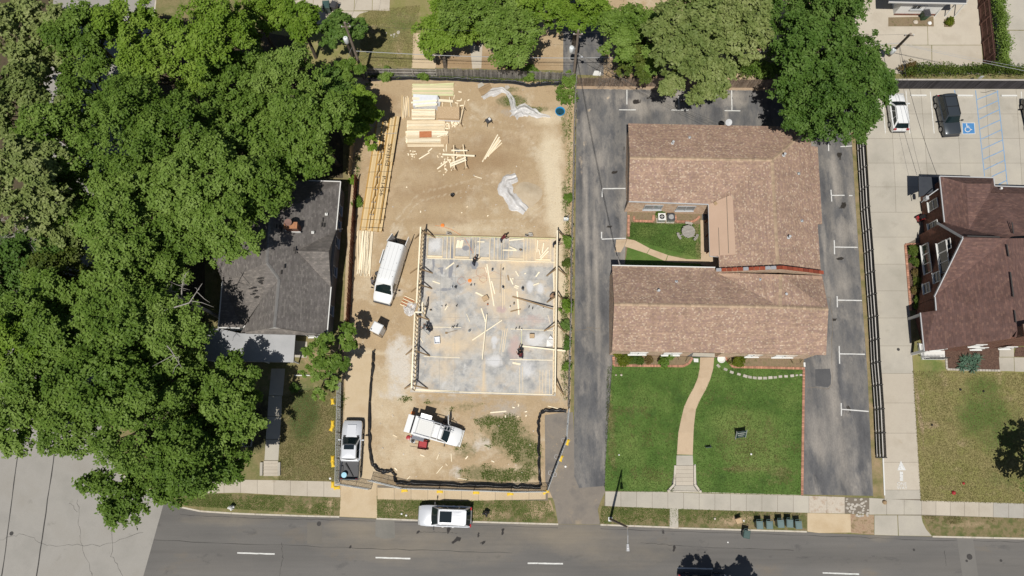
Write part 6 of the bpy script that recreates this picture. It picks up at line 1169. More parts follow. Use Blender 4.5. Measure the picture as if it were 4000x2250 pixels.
for k in range(11): 
    t = k/10; tag(board('lumber_board', P(1572+26*t+R.uniform(-3,3), 372+R.uniform(0,12), .06+.05*(k % 3)), P(1566+30*t+R.uniform(-4,4), 468-14*t+R.uniform(-8,4), .06+.05*(k % 3)), .09, .045, K['truss'] if k % 3 == 0 else K['pine']), 'long board in the loose pile left of the wrapped stack', 'board', 'loose pile left of the wrapped stack')
for k in range(30):
    t = R.random(); tag(board('lumber_board', P(1396+64*t+R.uniform(-3,3), 899+R.uniform(0,6), .06+.05*(k % 4)), P(1388+56*t+R.uniform(-10,10), 1068+R.uniform(-20,14), .06+.05*(k % 4)), .09, .045, K['pine2'] if k % 3 else K['pine']), 'long pale stud in the loose bundle below the trusses', 'board', 'loose studs below the trusses')
for k in range(6):
    tag(board('lumber_board', P(1884+k*5+R.uniform(-3,3), 632-k*5, .05+.05*(k % 3)), P(1942+k*4+R.uniform(-3,5), 526+k*6+R.uniform(-4,4), .05+.05*(k % 3)), .13, .045, K['pine'] if k % 2 else K['pine2']), 'board of the slanting pile in the middle of the dirt lot', 'board', 'slanting board pile')
# truss bundle
TB = empty('truss_bundle', P(1480,680), 0, 'long strapped bundle of yellow wooden floor trusses with marker writing', 'trusses'); o0 = P(1480,680)
def tx(s, t):   # s across 0..1, t along 0..1
    l = (1472-68*t, 462+438*t); r = (1562-71*t, 454+453*t); return (l[0]+(r[0]-l[0])*s, l[1]+(r[1]-l[1])*s)
def tp_(s, t, z): return P(*tx(s, t), z)-o0
for lay, z in enumerate((.08, .38, .68)):
    n = 15
    for i in range(n):
        s = (i+.5)/n; t0 = 0 if s > .45 else .03; t1 = 1 if lay < 2 else (.99 if s < .5 else .93)
        if lay == 2 and (s < .52 and s > .40): continue
        if lay == 2 and s > .86 and True: t0, t1 = 0, .40
        board('chord', tp_(s, t0+R.uniform(0,.008), z+R.uniform(0,.015)), tp_(s, t1-R.uniform(0,.008), z+R.uniform(0,.015)), .155, .09, K['truss'] if (i % 4) else K['trussd'], TB)
for s in (.40, .53):
    for k in range(12):
        t = .2+.055*k; board('web', tp_(s+.01, t, .72), tp_(s-.06 if k % 2 else s+.05, t+.055, .74), .09, .05, K['trussd'], TB)
        if k % 2: board('nail_plate', tp_(s-.06, t+.05, .79), tp_(s-.0, t+.05, .79), .1, .01, K['alum'], TB)
for i in range(9):
    t = .03+i*.115; board('vertical_web', tp_(.995, t, .1), tp_(.995, t+.05, .7), .05, .09, K['trussd'], TB)
for t in (.08,.33,.48,.62,.8,.9,.97): board('strap', tp_(-.01, t, .745), tp_(1.0, t-.005, .745), .03, .012, K['seam'], TB)
for s in (.5,.6,.7,.8,.9): board('nail_plate', tp_(s, .145, .76), tp_(s+.06, .145, .76), .1, .012, K['alum'], TB)
ang = math.atan2(tp_(.5,1,0).y-tp_(.5,0,0).y, tp_(.5,1,0).x-tp_(.5,0,0).x)
text('marker_writing', 'S9HHd', .62, K['ink'], tp_(.76,.33,.752), (0,0,ang), TB, 1.5); text('marker_writing', 'P-1456', .62, K['ink'], tp_(.72,.60,.752), (0,0,ang), TB, 1.35)
# sawhorses and scraps
def sawhorse(label, a, b):
    A, B_ = P(*a), P(*b); L = (B_-A).length; T = empty('sawhorse', (A+B_)/2, math.atan2(B_.y-A.y, B_.x-A.x), label, 'sawhorse'); board('top_beam', (-L/2,0,.75), (L/2,0,.75), .09, .09, K['pine'], T)
    for x in (-1,1):
        for y in (-1,1): board('leg', (x*L*.42,y*.05,.72), (x*L*.47,y*.3,0), .09, .04, K['brace'], T)
        board('brace', (x*L*.45,-.2,.3), (x*L*.45,.2,.3), .04, .08, K['pine'], T)
sawhorse('left sawhorse of the pair at the cutting place', (1774,578), (1777,670)); sawhorse('right sawhorse of the pair at the cutting place', (1810,576), (1822,664)); sawhorse('single sawhorse right of the sheathing panels', (1797,496), (1813,428))
for lb, a, b, w_ in (('board across the top of the sawhorse pair, uppermost',(1764,587,.83),(1826,588,.83),.14),('long board across the sawhorse pair',(1728,603,.82),(1854,609,.82),.2),('wide plank slanting across the sawhorse pair, upper',(1760,640,.82),(1820,615,.82),.2),('wide plank slanting across the sawhorse pair, lower',(1762,648,.82),(1821,624,.82),.2),('board leaning in the dirt left of the sawhorses',(1708,660,.03),(1743,633,.03),.13),('board lying left of the sawhorses toward the offcuts',(1637,621,.03),(1678,596,.03),.12),('second board end to end toward the offcuts',(1672,593,.03),(1688,579,.03),.14),('small board in the dirt below the sawhorses',(1853,688,.02),(1882,697,.02),.07),('upright stick shape left of the sawhorses',(1744,564,.03),(1743,592,.03),.09)): tag(board('lumber_board', P(*a), P(*b), w_, .045, K['pine2']), lb, 'board')
tag(lump('circular_saw','black saw on the ground between the sawhorses','saw',1788,588,.02,.28,(K['black'],K['black']),12) , None)
def scraps(label, cx, cy, sx, sy, n, seed, lo=.12, hi=.4, grp=None):
    g = random.Random(seed)
    for k in range(n):
        x, y = g.gauss(cx, sx), g.gauss(cy, sy); a = g.uniform(0, 6.28); l = g.uniform(lo, hi)*19; tag(board('wood_offcut', P(x-math.cos(a)*l, y-math.sin(a)*l, .03), P(x+math.cos(a)*l, y+math.sin(a)*l, .03), .11, .045, K['pine2'] if k % 4 else K['pine']), label, 'offcut', grp or label)
scraps('short wood offcut in the heap below the lumber stacks', 1606,602,10,8,16,1,.1,.22); scraps('wood offcut heaped beside the sheathing panel stack', 1768,490,16,8,16,2,.25,.55); scraps('short wood offcut scattered round the sawhorses', 1740,640,16,26,30,3,.1,.28); scraps('wood offcut piled under the sawhorse boards', 1768,625,16,16,14,4,.25,.5); scraps('wood stick lying right of the treated stack', 1800,400,22,18,9,5,.2,.45); scraps('pale offcut on the dirt in front of the slab', 2010,1608,30,16,7,6,.1,.3); scraps('stray pale stick on the lower dirt lot', 1780,1790,140,50,6,7,.3,.6); scraps('stray pale offcut in the upper dirt lot', 1700,800,160,80,7,8,.08,.2)
tag(board('lumber_board', P(1915,1612,.03), P(1978,1606,.03), .13, .05, K['pine2']), 'pale board on the weedy dirt in front of slab', 'board')
for a, b in (((1787,1868),(1823,1873)), ((1705,1850),(1729,1821)), ((1762,1772),(1764,1803)), ((1588,1875),(1602,1860)), ((2140,1586),(2180,1596)), ((1706,1795),(1714,1775))): tag(board('lumber_board', P(*a,.03), P(*b,.03), .06, .04, K['pine2']), 'single pale stick on the weedy front dirt', 'board', 'single sticks on the front dirt')
# pale rubble bits
g = random.Random(77)
for k in range(60):
    x, y = (g.uniform(1480,2200), g.uniform(330,900)) if k < 34 else (g.uniform(1480,2090), g.uniform(1560,1880)); s = g.uniform(.03,.09); m_ = MB(); m_.box(-s,s,-s*.7,s*.7,0,s*.7); o = m_.build('rubble_bit', K['rubble']); o.location = P(x, y, .015); o.rotation_euler = (g.uniform(-.2,.2),g.uniform(-.2,.2),g.uniform(0,3)); tag(o, 'small pale rubble bit on the dirt lot', 'rubble', 'rubble bits on the dirt lot')
# clods of earth
g = np.random.default_rng(12); n = 9000; a, b, c, d = [np.array(P(*q, .008)) for q in ((1400,325),(2225,335),(2210,1880),(1470,1870))]; u = g.uniform(size=(n, 1)); v = g.uniform(size=(n, 1)); p = (a*(1-u)+b*u)*(1-v)+(d*(1-u)+c*u)*v
x0, x1, y0, y1 = P(1600,1530).x, P(2180,920).x, P(1600,1545).y, P(1700,905).y; kp = ~((p[:, 0] > x0) & (p[:, 0] < x1) & (p[:, 1] > y0) & (p[:, 1] < y1)) & (vnoise(p[:, 0], p[:, 1], .5, 3)+.6*vnoise(p[:, 0], p[:, 1], 1.7, 4) > -.05); p = p[kp]; n = len(p)
s_ = (g.uniform(.015, .05, n)*np.where(g.uniform(size=n) < .06, 2.2, 1))[:, None]; t = g.uniform(0, 6.28, n)[:, None]; off = [np.concatenate([np.cos(t+k)*s_, np.sin(t+k)*s_*.8, 0*s_], 1) for k in (0, 2.1, 4.2)]; tv = np.stack([p+o_ for o_ in off]+[p+np.concatenate([0*s_, 0*s_, s_*.8], 1)], 1).reshape(-1, 3); i = np.arange(n)[:, None]*4
tag(ob('earth_clods', npmesh('earth_clods', tv, np.concatenate([i+np.array([[0, 1, 3]]), i+np.array([[1, 2, 3]]), i+np.array([[2, 0, 3]])], 0), K['dirt'])), 'loose earth clods strewn over the dirt lot', 'earth', None, 'stuff')
# plastic sheeting
def plastic(label, pts, widths, seed, hz=.28):
    g = np.random.default_rng(seed); q = [np.array(P(*p)) for p in pts]; n = 46; m = 16; V = []; cum = np.linspace(0, len(q)-1, n); Q = np.stack([[np.interp(c, range(len(q)), [p[k] for p in q]) for k in range(3)] for c in cum]); Wd = np.interp(cum, range(len(widths)), widths)
    ph = g.uniform(0, 6, 6)
    for i in range(n):
        d = Q[min(i+1, n-1)]-Q[max(i-1, 0)]; d /= np.linalg.norm(d); nv = np.array([-d[1], d[0], 0])
        for j in range(m):
            s = j/(m-1)*2-1; w_ = Wd[i]/2*(1+.14*math.sin(i*.4+ph[0])+.07*math.sin(i*.9+ph[1])); z = hz*max(0, (1-s*s))*(.45+.3*math.sin(j*.8+i*.12+ph[2])+.25*math.sin(j*.45-i*.2+ph[3]))+.006*g.uniform(); p = Q[i]+nv*(s*w_+.05*math.sin(i*.5)); V.append((p[0], p[1], .03+abs(z)))
    Fc = [(i*m+j, i*m+j+1, i*m+m+j+1, i*m+m+j) for i in range(n-1) for j in range(m-1)]
    return tag(mob('plastic_sheeting', V, Fc, K['poly'], None, 180), label, 'plastic sheet')
plastic('crumpled clear plastic sheeting trailing from the brown panel', [(1885,385),(1915,362),(1960,352),(1985,362),(2000,395),(2012,430),(2020,445)], [.5,1.1,.7,.5,.6,.9,1.6], 1); plastic('crumpled clear plastic sheeting between weeds and blue tub', [(2005,452),(2035,430),(2070,435),(2100,448),(2150,458)], [1.2,1.5,1.3,.8,.15], 2, .4); plastic('crumpled clear plastic sheeting beside the round sand mound', [(2018,692),(1980,705),(1972,735),(1990,770),(2020,800),(2055,825)], [.9,1.3,1.6,1.5,1.6,1.2], 3, .4); plastic('torn clear plastic wrap beside the wooden pallet', [(1578,1210),(1600,1205),(1622,1212)], [1.0,1.5,1.2], 4, .4)
# mound, tub, pallet, toilet, misc
V = []; Fc = []; n = 20
for j in range(8):
    for i in range(n):
        a = 2*math.pi*i/n; r = 1.55*j/7*(1+.1*math.sin(3*a+1)); V.append((r*math.cos(a), r*math.sin(a), .34*math.cos(min(1, j/7)*1.57)**1.3+R.uniform(-.015,.015)))
for j in range(7):
    for i in range(n): Fc.append((j*n+i, j*n+n+i, j*n+n+(i+1) % n, j*n+(i+1) % n))
o = mob('sand_mound', V, Fc, M('mound_sand', [(.40,.32,.22),(.46,.385,.28)], 2, fine=.12, bump=.3), None, 180); o.location = P(2062,760,.0); tag(o, 'low round mound of grey sand in the dirt lot', 'mound')
T = empty('blue_tub', P(2187,440), 0, 'round blue plastic tub with dark water in the lot corner', 'tub'); m_ = MB(); m_.lathe([(.44,0),(.52,.34),(.56,.36),(.56,.38),(.50,.38),(.42,.05),(.01,.05)], 28); m_.build('shell', K['tub'], T, 50); m_ = MB(); m_.lathe([(.01,.2),(.455,.2),(.455,.21),(.01,.21)], 24); m_.build('water', K['tubwater'], T); m_ = MB(); m_.box(-.1,.1,-.05,.05,.2,.26); o = m_.build('float', K['black'], T); o.location = (-.05,-.25,0)
T = empty('pallet', P(1592,1182), -.42, 'brown wooden pallet beside the west stud wall', 'pallet')
for k in range(7): board('slat', (-.6,-.5+k*.167,.12), (.6,-.5+k*.167,.12), .10, .02, K['orangepanel'] if k % 2 else K['pine'], T)
for x in (-.55,0,.55): board('bearer', (x,-.52,.06), (x,.52,.06), .09, .09, K['brace'], T)
T = empty('slatted_pallet', P(1897,350), .45, 'brown slatted wood panel lying below the silt fence', 'panel')
for k in range(8): board('slat', (-.75,-.5+k*.14,.05), (.75,-.5+k*.14,.05), .13, .03, K['brace'], T)
tag(sheet('pale_slab_piece', pxs([(1866,330),(1882,320),(1892,332),(1868,346)], .07), K['concg'], None, None, .06), 'pale broken slab piece above the brown panel', 'rubble'); tag(sheet('pale_slab_piece', pxs([(1972,335),(1985,333),(1992,341),(1982,350),(1972,347)], .07), K['stonepc'], None, None, .06), 'pale flat stone among the weeds by the silt fence', 'stone')
# portable toilet
c1 = [P(1462,1253,2.15), P(1498,1271,2.15), P(1480,1308,2.15), P(1443,1288,2.15)]; cc = sum(c1, Vector())/4; T = empty('portable_toilet', (cc.x, cc.y, 0), math.atan2((c1[1]-c1[0]).y, (c1[1]-c1[0]).x), 'white-roofed portable toilet on the bare driveway', 'toilet'); s = (c1[1]-c1[0]).length/2
m_ = MB(); m_.box(-s*.92,s*.92,-s*.92,s*.92,.05,2.05); m_.build('cabin', M('toilet_walls', (.42,.35,.27), rough=.5), T); m_ = MB(); m_.box(-s,s,-s,s,2.05,2.12); m_.add([(-s,-s,2.121),(s,-s,2.121),(s,s,2.121),(-s,s,2.121),(-s*.85,-s*.85,2.2),(s*.85,-s*.85,2.2),(s*.85,s*.85,2.2),(-s*.85,s*.85,2.2)], BOXF); m_.build('roof', K['pwhite'], T); m_ = MB(); m_.box(-s,s,-s,s,0,.1); m_.build('skid_base', K['black'], T); m_ = MB(); m_.box(s*.93,s*.97,-s*.6,s*.6,.15,1.95); m_.build('door', K['trim'], T); m_ = MB(); m_.tube([(-s*.7,-s*.7,2.15),(-s*.7,-s*.7,2.35)], .05, 8); m_.build('vent_pipe', K['black'], T)
# site gadgets
T = empty('table_saw', P(1908,480), .6, 'small black and white table saw standing in the dirt', 'saw'); m_ = MB(); m_.box(-.3,.3,-.25,.25,.5,.7); m_.build('table', K['pchar'], T); m_ = MB(); m_.box(.05,.3,-.15,.15,.7,.78); m_.build('fence_guide', K['trim'], T)
for x in (-1,1):
    for y in (-1,1): board('leg', (x*.25,y*.2,.5), (x*.4,y*.35,0), .05, .05, K['black'], T)
T = empty('black_bucket', P(1768,765), 0, 'small black bucket alone on the dirt above the slab', 'bucket'); m_ = MB(); m_.lathe([(.16,0),(.2,.38),(.22,.38),(.18,.36),(.14,.04)], 14); m_.build('shell', K['black'], T); m_ = MB(); m_.tube([(-.2,0,.38),(0,.1,.48),(.2,0,.38)], .012, 5); m_.build('handle', K['steel'], T)
T = empty('power_pole', P(2207,872), 0, 'temporary power post with grey meter boxes beside the driveway fence', 'power post'); board('post', (0,0,0), (0,0,1.9), .1, .1, K['pine2'], T); m_ = MB(); m_.box(-.25,.25,-.12,.12,1.1,1.6); m_.build('meter_box', K['can'], T); m_ = MB(); m_.box(-.15,.35,.12,.24,.7,1.0); m_.build('outlet_box', K['steel'], T); m_ = MB(); m_.tube([(.1,.0,1.5),(.25,.1,2.3)], .04, 6); m_.build('conduit', K['alum'], T)
T = empty('bucket_row', P(2228,1395), 0, 'row of small white buckets along the driveway fence', 'buckets')
for k in range(4): m_ = MB(); m_.lathe([(.07,0),(.09,.2),(.01,.2)], 10); o = m_.build('bucket', K['trash'], T); o.location = (-.1+k*.02, .4-k*.25, 0)
# ------------------------------------------------------------------ vehicles (nose toward +x)
def ringbody(prof, W, zb=.28):
    """loft of stations (x, top z, width factor, crown)"""
    V = []; Fc = []; n = 12
    for x, zt, wf, cr in prof:
        w_ = W/2*wf; h = zt-zb
        half = [(w_*.90, zb), (w_*.985, zb+.12), (w_, zb+h*.55), (w_*.985, zt-.10*min(1, h)), (w_*.90, zt-.02), (w_*.45, zt+cr*.8)]
        V += [(x, y, z) for y, z in half]+[(x, -y, z) for y, z in half[::-1]]
    m = len(prof)
    for i in range(m-1):
        for k in range(n): Fc.append((i*n+k, i*n+(k+1) % n, (i+1)*n+(k+1) % n, (i+1)*n+k))
    Fc += [tuple(range(n))[::-1], tuple((m-1)*n+k for k in range(n))]
    return V, Fc
def quadpart(name, pts, mat, parent, off=.006, inset=.0):
    q = [Vector(p) for p in pts]; c = sum(q, Vector())/len(q); nrm = (q[1]-q[0]).cross(q[2]-q[0]).normalized()
    q = [p+(c-p).normalized()*inset+nrm*off for p in q]; return mob(name, q, [tuple(range(len(q)))], mat, parent)
def wheels(T, xs, W, r=.36, wd=.24):
    for x in xs:
        for s in (-1, 1):
            m_ = MB(); pr = [(r*.6,-wd/2),(r*.95,-wd/2),(r,-wd*.35),(r,wd*.35),(r*.95,wd/2),(r*.6,wd/2)]; m_.lathe(pr, 20); o = m_.build('wheel', K['rubber'], T, 40); o.location = (x, s*(W/2-wd/2+.015), r); o.rotation_euler = (math.pi/2, 0, 0)
            m_ = MB(); m_.lathe([(r*.62,-wd*.52),(r*.62,wd*.52)], 16); m_.build('rim', K['rim'], o)
def cabin(T, paint_, W, zb, zr, xr0, xf0, xr1, xf1, tum=.16, glassm=None, split=(.5,), roofname='cabin', taper=.06):
    """greenhouse: base xr0..xf0 at zb, roof xr1..xf1 at zr; glass panes a little proud"""
    gm = glassm or K['carglass']; wb = W/2-.06; wt = W/2-tum; cr = .05
    def ringat(z, x0, x1, w0, k=8):
        pts = []
        for s in (1, -1):
            pass
        return pts
    V = [(xf0,wb*.93,zb),(xr0,wb*.95,zb),(xr0,-wb*.95,zb),(xf0,-wb*.93,zb)]; r_ = .12
    top = []
    def corner(cx, cy, sx, sy):
        return [(cx-sx*r_*(1-math.sin(t)), cy-sy*r_*(1-math.cos(t))) for t in (0, .52, 1.05, 1.57)]
    tl = [corner(xf1, wt*.96, 1, 1), corner(xr1, wt, -1, 1), corner(xr1, -wt, -1, -1), corner(xf1, -wt*.96, 1, -1)]
    # outline order: front-left -> rear-left -> rear-right -> front-right
    o_ = tl[0][::-1]+tl[1]+tl[2][::-1]+tl[3]; n = len(o_)
    bx = lambda x: xr0+(x-xr1)/(xf1-xr1)*(xf0-xr0); by = lambda y: y*wb*.95/wt
    base = [(bx(x), by(y), zb) for x, y in o_]; low = [(x, y, zr-.05) for x, y in o_]; mid = [(x*.985+(xr1+xf1)/2*.015, y*.94, zr) for x, y in o_]
    V = base+low+mid+[((xr1+xf1)/2, 0, zr+cr)]; Fc = []
    for a, b in ((0, n), (n, 2*n)):
        for k in range(n): Fc.append((a+k, a+(k+1) % n, b+(k+1) % n, b+k))
    for k in range(n): Fc.append((2*n+k, 2*n+(k+1) % n, 3*n))
    cb = mob(roofname, V, Fc, paint_, T, 40)
    def face(x0, x1, side):
        def pt(fx, fz):
            xb = bx(xr1+(xf1-xr1)*fx); xt = xr1+(xf1-xr1)*fx; return Vector((xb+(xt-xb)*fz, side*((wb*.955)+(wt+.004-wb*.955)*fz+.006), zb+(zr-.05-zb)*fz))
        return [pt(x0, .10), pt(x1, .10), pt(x1, .9), pt(x0, .9)]
    st = [.06]+list(split)+[.93]
    for side in (1, -1):
        for a, b in zip(st[:-1], st[1:]):
            q = face(a+.012, b-.012, side); q = q if side < 0 else q[::-1]; mob('side_window', q, [(0,1,2,3)], gm, T)
    def endface(xb, xt, wB, wT, sgn, name):
        p = [Vector((xb-(xb-xt)*.06, -wB*.9, zb+.03)), Vector((xb-(xb-xt)*.06, wB*.9, zb+.03)), Vector((xb-(xb-xt)*.93, wT*.86, zr-.07)), Vector((xb-(xb-xt)*.93, -wT*.86, zr-.07))]
        nrm = Vector((sgn*(zr-zb), 0, sgn*(xb-xt)*1.0)).normalized(); V = []; Fc = []; m = 8
        for j, (l, r_2) in enumerate(((p[0], p[1]), (p[3], p[2]))):
            for k in range(m+1): t = k/m; q = l+(r_2-l)*t; bow = .05*(1-(2*t-1)**2)*sgn; V.append(q+Vector((bow, 0, 0))+nrm*.012)
        for k in range(m): Fc.append((k, k+1, m+2+k, m+1+k) if sgn > 0 else (k+1, k, m+1+k, m+2+k))
        mob(name, V, Fc, gm, T, 180)
    endface(xf0, xf1, wb, wt, 1, 'windshield'); endface(xr0, xr1, wb, wt, -1, 'rear_window')
    return cb
def mirror(T, x, y, z, s, mat):
    m_ = MB(); m_.box(-.06,.06,-.11,.11,-.08,.08); m_.bar((0,-s*.1,-.02),(0,-s*.28,-.03),.05); o = m_.build('mirror', mat, T); o.location = (x, s*(y+.2), z)
def lights(T, L, W, z, front=.5, rear=.5, zf=None):
    for s in (-1, 1):
        m_ = MB(); m_.box(L/2-.22,L/2-.03,-.2,.2,-.08,.08); o = m_.build('headlight', K['lamp'], T); o.location = (-.06, s*(W/2-.32), zf or z)
        m_ = MB(); m_.box(-L/2,-L/2+.14,-.14,.14,-.12,.12); o = m_.build('taillight', K['red'], T); o.location = (0, s*(W/2-.22), z+.1)
def place(T, px, py, rz, zmid=0.8): 
    q = P(px, py, zmid); T.location = (q.x, q.y, 0); T.rotation_euler = (0, 0, rz)
def seams(T, segs, W, z, mat):
    for x in segs:
        for s in (-1, 1): board('door_seam', (x, s*(W/2+.004), .4), (x, s*(W/2+.004), z), .012, .012, mat, T)
def handles(T, xs, W, z, mat):
    for x in xs:
        for s in (-1, 1): board('door_handle', (x-.1, s*(W/2+.02), z), (x+.1, s*(W/2+.02), z), .03, .03, mat, T)
# silver pickup
T = empty('pickup_truck', (0,0,0), 0, 'silver crew-cab pickup with open bed on the dirt driveway', 'pickup'); L, W = 5.85, 2.0; p = K['psilver']
V, Fc = ringbody([(2.92,.72,.72,.0),(2.86,.92,.86,.02),(2.6,1.04,.96,.05),(2.0,1.10,1,.06),(1.25,1.13,1,.06),(.9,1.14,1,.0),(-1.0,1.12,1,.0),(-1.02,1.12,1,0)], W); mob('body', V, Fc, p, T, 35)
cabin(T, p, W, 1.10, 1.92, -1.0, 1.28, -.85, .45, .27, split=(.46,))
m_ = MB(); m_.box(.02,.42,-.5,.5,1.965,1.975); m_.build('sunroof', K['glass'], T)
m_ = MB(); m_.box(-2.9,-1.03,-.99,-.88,.45,1.12); m_.box(-2.9,-1.03,.88,.99,.45,1.12); m_.box(-1.12,-1.03,-.88,.88,.45,1.12); m_.build('bed_side', p, T); m_ = MB(); m_.box(-2.92,-2.82,-.97,.97,.5,1.1); m_.build('tailgate', K['pdark'], T); m_ = MB(); m_.box(-2.82,-1.12,-.88,.88,.5,.62); m_.build('bed_floor', K['pchar'], T)
for s in (-1,1): m_ = MB(); m_.box(-2.3,-1.6,s*.88-.16*(s > 0),s*.88+.16*(s < 0),.62,.8); m_.build('wheel_arch', K['pchar'], T); m_ = MB(); m_.box(-2.9,-1.05,s*.935-.055,s*.935+.055,1.121,1.14); m_.build('bed_cap', K['black'], T)
m_ = MB(); m_.box(1.4,2.45,-.45,.45,1.165,1.19); m_.build('hood_panel', p, T, 30); m_ = MB(); m_.box(2.8,2.96,-.9,.9,.35,.62); m_.build('bumper', K['pchar'], T); m_ = MB(); m_.box(1.2,1.42,-.8,.8,1.12,1.16); m_.build('cowl', K['black'], T)
wheels(T, (1.85,-1.85), W, .4, .27); lights(T, L, W, .85); handles(T, (.1,-.75), W, 1.0, K['alum']); seams(T, (1.0,.05,-.95), W, 1.1, K['black'])
for s in (-1,1): mirror(T, .95, W/2, 1.2, s, p)
place(T, 1372, 1757, 1.555)
T2 = empty('paint_bucket', (0,0,0), 0, 'bucket with pale blue lid in the pickup bed', 'bucket'); m_ = MB(); m_.lathe([(.14,0),(.165,.36)], 16); m_.build('shell', K['trim'], T2); m_ = MB(); m_.lathe([(.18,.36),(.18,.4),(.01,.405)], 16); m_.build('lid', paint('pale_blue', (.30,.55,.68), .4, 0, 0), T2); T2.location = (*(T.matrix_basis @ Vector((-2.5,.58,0)))[:2], .62)
T.location = T.location; bpy.context.view_layer.update(); Mx = T.matrix_world.copy(); T2.location = Mx @ Vector((-2.45,.5,.62)); T2.scale = (1.5,1.5,1.1)
m_ = MB(); m_.tube([Mx @ Vector((-1.3,.45,.72)), Mx @ Vector((-2.6,-.35,.72))], .035, 6); m_.tube([Mx @ Vector((-1.35,.5,.75)), Mx @ Vector((-1.9,.1,.75))], .05, 6); tag(m_.build('tool_bar', K['black']), 'dark long tools lying across the pickup bed', 'tools')
# silver SUV at the kerb
T = empty('parked_suv', (0,0,0), 0, 'silver utility vehicle with glass sunroof parked on the verge', 'car'); L, W = 5.25, 2.02
V, Fc = ringbody([(2.62,.72,.70,0),(2.56,.90,.84,.02),(2.3,1.02,.95,.05),(1.7,1.08,1,.06),(1.2,1.11,1,.05),(.9,1.12,1,0),(-2.2,1.12,1,0),(-2.5,1.08,.95,0),(-2.62,.9,.86,0)], W); mob('body', V, Fc, p, T, 35)
cabin(T, p, W, 1.10, 1.88, -2.5, 1.30, -2.1, .55, .24, split=(.28,.62))
m_ = MB(); m_.box(-.75,.42,-.5,.5,1.925,1.937); m_.build('sunroof', K['glass'], T)
for s in (-1,1): board('roof_rail', (-1.9,s*.68,1.92), (.2,s*.68,1.92), .04, .04, K['alum'], T); mirror(T, 1.0, W/2, 1.18, s, K['black'])
m_ = MB(); m_.box(-2.15,-1.75,-.62,.62,1.9,1.92); m_.build('spoiler', p, T); wheels(T, (1.6,-1.55), W, .4, .26); lights(T, L, W, .9); handles(T, (.15,-.85), W, 1.0, K['alum']); seams(T, (.95,-.1,-1.1), W, 1.1, K['black']); m_ = MB(); m_.box(2.5,2.66,-.85,.85,.35,.6); m_.build('bumper', K['pchar'], T)
for k in range(4): board('roof_rib', (-1.6,-.45+k*.3,1.927), (-.85,-.45+k*.3,1.927), .02, .012, p, T)
place(T, 1738, 2016, math.pi-.035)
# white crossover
T = empty('parked_crossover', (0,0,0), 0, 'white crossover parked under the tree in the concrete lot', 'car'); L, W = 4.55, 1.84; p = K['pwhite']
V, Fc = ringbody([(2.27,.66,.68,0),(2.2,.84,.84,.02),(1.9,.95,.95,.05),(1.4,1.0,1,.06),(.95,1.03,1,.04),(.7,1.04,1,0),(-1.7,1.08,1,0),(-2.1,1.06,.95,0),(-2.27,.8,.84,0)], W); mob('body', V, Fc, p, T, 35)
cabin(T, p, W, 1.02, 1.64, -2.1, 1.15, -1.55, .35, .24, split=(.35,.66))
for s in (-1,1): board('roof_rail', (-1.3,s*.64,1.68), (.1,s*.64,1.68), .03, .03, K['alum'], T); mirror(T, .85, W/2, 1.1, s, p)
m_ = MB(); m_.box(-1.78,-1.5,-.6,.6,1.6,1.66); m_.build('spoiler', p, T); wheels(T, (1.35,-1.35), W, .36, .23); lights(T, L, W, .88); seams(T, (.8,-.15,-1.1), W, 1.0, K['trimg']); m_ = MB(); m_.box(-2.33,-2.2,-.7,.7,.35,.6); m_.build('bumper', K['pchar'], T); handles(T, (.0,-.9), W, .95, p)
place(T, 3508, 437, 1.57)
# dark boxy SUV
T = empty('parked_wagon', (0,0,0), 0, 'dark grey boxy utility vehicle parked in the concrete lot', 'car'); L, W = 4.75, 1.9; p = K['pdark']
V, Fc = ringbody([(2.37,.68,.78,0),(2.32,.92,.9,.02),(2.1,1.02,.97,.04),(1.2,1.08,1,.04),(.9,1.10,1,0),(-2.2,1.12,1,0),(-2.34,1.05,.97,0),(-2.37,.8,.94,0)], W); mob('body', V, Fc, p, T, 35)
cabin(T, p, W, 1.10, 1.80, -2.28, 1.05, -2.12, .55, .2, split=(.3,.64))
for x in (-.55,-1.75): board('roof_bar', (x,-.66,1.87), (x,.66,1.87), .06, .04, K['black'], T)
for s in (-1,1): board('roof_rail', (-2.0,s*.68,1.85), (.4,s*.68,1.85), .04, .05, K['black'], T); mirror(T, .85, W/2, 1.15, s, K['black'])
wheels(T, (1.45,-1.4), W, .38, .25); lights(T, L, W, .85); m_ = MB(); m_.box(2.28,2.44,-.85,.85,.35,.62); m_.build('bumper', K['pchar'], T); seams(T, (.85,-.1,-1.15), W, 1.05, K['black']); handles(T, (0,-.95), W, 1.0, K['black'])
place(T, 3705, 450, -1.50)
# cars at the frame edges
for lb, px, py, rz, pt_ in (('black car whose roof shows at the bottom edge', 2748, 2281, .0, K['pblack']), ('black car half out of frame at the right edge of concrete lot', 4042, 455, 1.6, K['pblack'])):
    T = empty('parked_car', (0,0,0), 0, lb, 'car'); L, W = 4.7, 1.86
    V, Fc = ringbody([(2.35,.62,.7,0),(2.28,.8,.86,.02),(1.9,.92,.96,.05),(1.1,.98,1,.05),(.8,1.0,1,0),(-1.7,1.0,1,0),(-2.2,.95,.94,0),(-2.35,.75,.84,0)], W); mob('body', V, Fc, pt_, T, 35); cabin(T, pt_, W, .98, 1.5, -1.9, 1.1, -1.2, .35, .26); wheels(T, (1.4,-1.4), W, .34, .22); lights(T, L, W, .75)
    for s in (-1,1): mirror(T, .8, W/2, 1.05, s, pt_)
    place(T, px, py, rz)
bpy.data.objects['parked_car'].location.z = ZR
